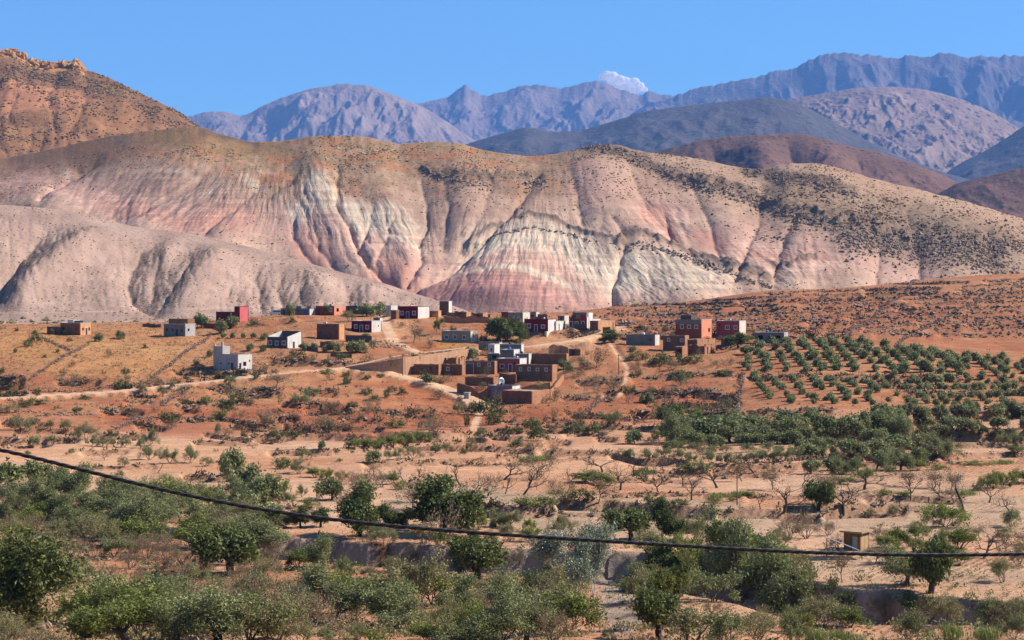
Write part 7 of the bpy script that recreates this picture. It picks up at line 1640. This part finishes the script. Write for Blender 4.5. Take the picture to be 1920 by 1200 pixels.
# stone heaps picked off the fields
for (px, py, n, r_) in [(50, 772, 40, 2.2), (112, 777, 40, 2.5), (160, 777, 22, 1.4), (265, 784, 18, 1.2), (286, 784, 18, 1.2), (425, 752, 36, 2.4), (470, 790, 40, 2.4), (362, 785, 30, 3.0), (1290, 732, 70, 3.4), (1250, 733, 40, 2.4), (1320, 733, 40, 2.4), (400, 698, 60, 3.2), (450, 700, 60, 3.2), (840, 662, 90, 4.5), (280, 1066, 26, 1.2), (180, 1048, 24, 2.0), (1358, 652, 40, 2.5), (730, 650, 60, 3.5), (1075, 620, 40, 2.0), (700, 640, 50, 3.5), (540, 1096, 24, 1.6), (650, 1088, 20, 1.4), (722, 1098, 16, .9), (70, 1176, 40, 1.2), (820, 800, 40, 2.5), (560, 812, 20, 1.8)]:
    c = on_ground(px, py); q = np.stack([c.x + srng.normal(size=n) * r_, c.y + srng.normal(size=n) * r_ * .5], 1)
    g = np.concatenate([q, np.array([[gz(a, b)] for a, b in q])], 1); o = lumps("stone_heap", g, srng.uniform(.14, .42, n), STONE, .75, .25, True)
# dry-stone field walls: each one a thing, its stones one part
def stone_wall(line, label, h=.8, w=.9, dens=5):
    wp = [on_ground(*p) for p in line]; pts = []
    for a, b in zip(wp, wp[1:]):
        L_ = (b.xy - a.xy).length; n = int(L_ * dens)
        t = srng.random(n); q = np.array(a)[None] * (1 - t[:, None]) + np.array(b)[None] * t[:, None]
        q[:, 0] += srng.normal(size=n) * w * .28; q[:, 1] += srng.normal(size=n) * w * .28
        q[:, 2] = ground_lookup(q[:, 0] / q[:, 1] * FPX + CX, q[:, 1]) + srng.random(n) ** 1.4 * h
        pts.append(q)
    e = empty("stone_wall", wp[0]); tag(e, label, "stone wall", "dry stone field walls")
    o = lumps("stones", np.concatenate(pts) - np.array(wp[0]), srng.uniform(.16, .34, sum(len(p) for p in pts)), STONE, .75, .25); o.parent = e
for ln, lab in [([(157, 651), (110, 676), (56, 714)], "long diagonal stone wall across the left dry field"), ([(395, 632), (340, 668), (277, 717)], "diagonal stone wall left of the white turret house"), ([(360, 728), (330, 745), (304, 762)], "stone wall crossing the slope below the track"), ([(262, 786), (240, 797), (212, 806)], "short stone wall among the left stone heaps"),
                ([(1745, 520), (1700, 552), (1640, 596), (1581, 636)], "long diagonal stone wall over the red hill"), ([(1916, 536), (1830, 572), (1740, 616), (1678, 650)], "right-hand diagonal stone wall over the red hill"), ([(1162, 716), (1141, 746), (1101, 772)], "stone wall on the left side of the red field"),
                ([(1394, 700), (1388, 740), (1380, 778)], "dark stone wall between red field and orchard"), ([(1210, 736), (1300, 733), (1336, 735)], "stone pile wall in the middle of the red field"), ([(45, 738), (140, 735), (250, 722), (280, 716)], "stone-topped bank above the dirt track at left"), ([(135, 661), (80, 634)], "low pale wall below the orange house"),
                ([(1405, 648), (1440, 649), (1475, 650)], "rough stone wall under the long grey block house"), ([(1335, 873), (1440, 868), (1560, 860), (1640, 852)], "low stone bund along the right olive field"), ([(860, 746), (870, 760), (878, 772)], "stones edging the end of the track")]:
    stone_wall(ln, lab)
# far scrub and rock on the hills
def on_hill(H, n, mask):
    PX_, PY_, X_, Y_, Z_ = H[:5]; w = np.clip(mask, 0, None).ravel(); w = w / w.sum(); i = srng.choice(len(w), n, p=w); nc = X_.shape[1]
    p = np.stack([X_.ravel()[i], Y_.ravel()[i], Z_.ravel()[i]], 1); j = srng.uniform(-.5, .5, n)
    p[:, 0] += j * 1.6; return p
PXb, PYb, Xb, Yb_, Zb, rd, tz, br_ = HILL_B; vis = (PYb < 600) & (Yb_ < 1760)
crB = interp(PXb, CREST_B); rel = PYb - crB
m1 = vis * (rd * 1.6 + .05 * (1 - br_)) * np.clip(.25 + 2.2 * fbm(Xb / 34, Yb_ / 34, 4, 321), .01, 1); q = on_hill(HILL_B, 5200, m1); lumps("far_hill_scrub", q, srng.uniform(.55, 1.2, len(q)) ** 1.6, LM['farscrub'], .8, .3)
m2 = vis * (tz * .9 + .12) * (1 - br_) * np.clip(.4 + 1.2 * fbm(Xb / 25, Yb_ / 25, 3, 322), .02, 1); q = on_hill(HILL_B, 8000, m2 * np.clip(.2 + 2 * fbm(Xb / 60, Yb_ / 60, 3, 326), .03, 1)); lumps("far_ridge_scrub", q, srng.uniform(.35, .9, len(q)), LM['farscrub'], .8, .3)
rk = np.zeros_like(PXb)
for pts, w in [([(1110, 272), (1150, 281), (1200, 302), (1280, 340), (1380, 366), (1480, 402), (1580, 428), (1700, 444)], 10), ([(1400, 322), (1500, 338), (1600, 366)], 7), ([(1165, 468), (1195, 459), (1240, 468), (1300, 486), (1380, 515), (1440, 538)], 5), ([(795, 318), (830, 330), (880, 343), (930, 350)], 6), ([(985, 350), (1005, 338), (1020, 345)], 7), ([(380, 247), (440, 260), (480, 270)], 4), ([(205, 250), (240, 268)], 6), ([(1600, 445), (1720, 455), (1860, 475)], 26), ([(890, 466), (940, 438), (1000, 426), (1070, 441), (1130, 462)], 2)]:
    d, _ = polyline_dist(PXb, PYb, pts); rk = np.maximum(rk, np.exp(-(d / w) ** 2))
q = on_hill(HILL_B, 4200, vis * rk); lumps("rock_outcrop", q, srng.uniform(.6, 1.35, len(q)) ** 2, ROCK, .9, .35, False, .3)
PXa, PYa, Xa, Ya, Za, da = HILL_A; visA = (PYa < 300) & (Ya < 2400)
q = on_hill(HILL_A, 8000, visA * (.25 + da) * np.clip(.3 + 1.5 * fbm(Xa / 50, Ya / 50, 3, 323), .03, 1)); lumps("mountain_scrub", q, srng.uniform(.7, 1.9, len(q)), LM['farscrub'], .8, .3)
crA = interp(PXa, CREST_A); capm = visA * np.exp(-((PYa - crA - 5) / 5.0) ** 2) * ((PXa < 46) | ((PXa > 60) & (PXa < 157))); q = on_hill(HILL_A, 900, capm); lumps("cliff_cap_rock", q, srng.uniform(1.5, 4.5, len(q)), CAPROCK, 1.0, .3, True, .4)
PXc, PYc, Xc, Yc_, Zc, aw, ft = HILL_C; visC = (PYc < 612)
q = on_hill(HILL_C, 4000, visC * (.3 + .5 * aw) * np.clip(.35 + 1.3 * fbm(Xc / 22, Yc_ / 22, 3, 324), .02, 1)); lumps("spur_scrub", q, srng.uniform(.25, .6, len(q)), LM['dry'], .8, .3)
q = on_hill(HILL_C, 260, visC * ft); lumps("valley_bushes", q, srng.uniform(.8, 2.0, len(q)), LM['scrub'], .6, .3)
print("scatter", round(time.time() - T0, 1))
# ------------------------------------------------------------------ plant labels: what it is, where it stands, and its place among its like
ORDW = ["leftmost"] + [w + " from left" for w in ORD[1:]]
by = {}
for e, lab, px, py in PLANTS: by.setdefault(lab, []).append((px, py, e))
for lab, lst in by.items():
    lst.sort(key=lambda t: t[0])
    for k, (px, py, e) in enumerate(lst):
        e["label"] = lab if len(lst) == 1 else lab + ", " + ("rightmost" if k == len(lst) - 1 else ORDW[min(k, 29)])
print("done", round(time.time() - T0, 1), "objects", len(bpy.data.objects))
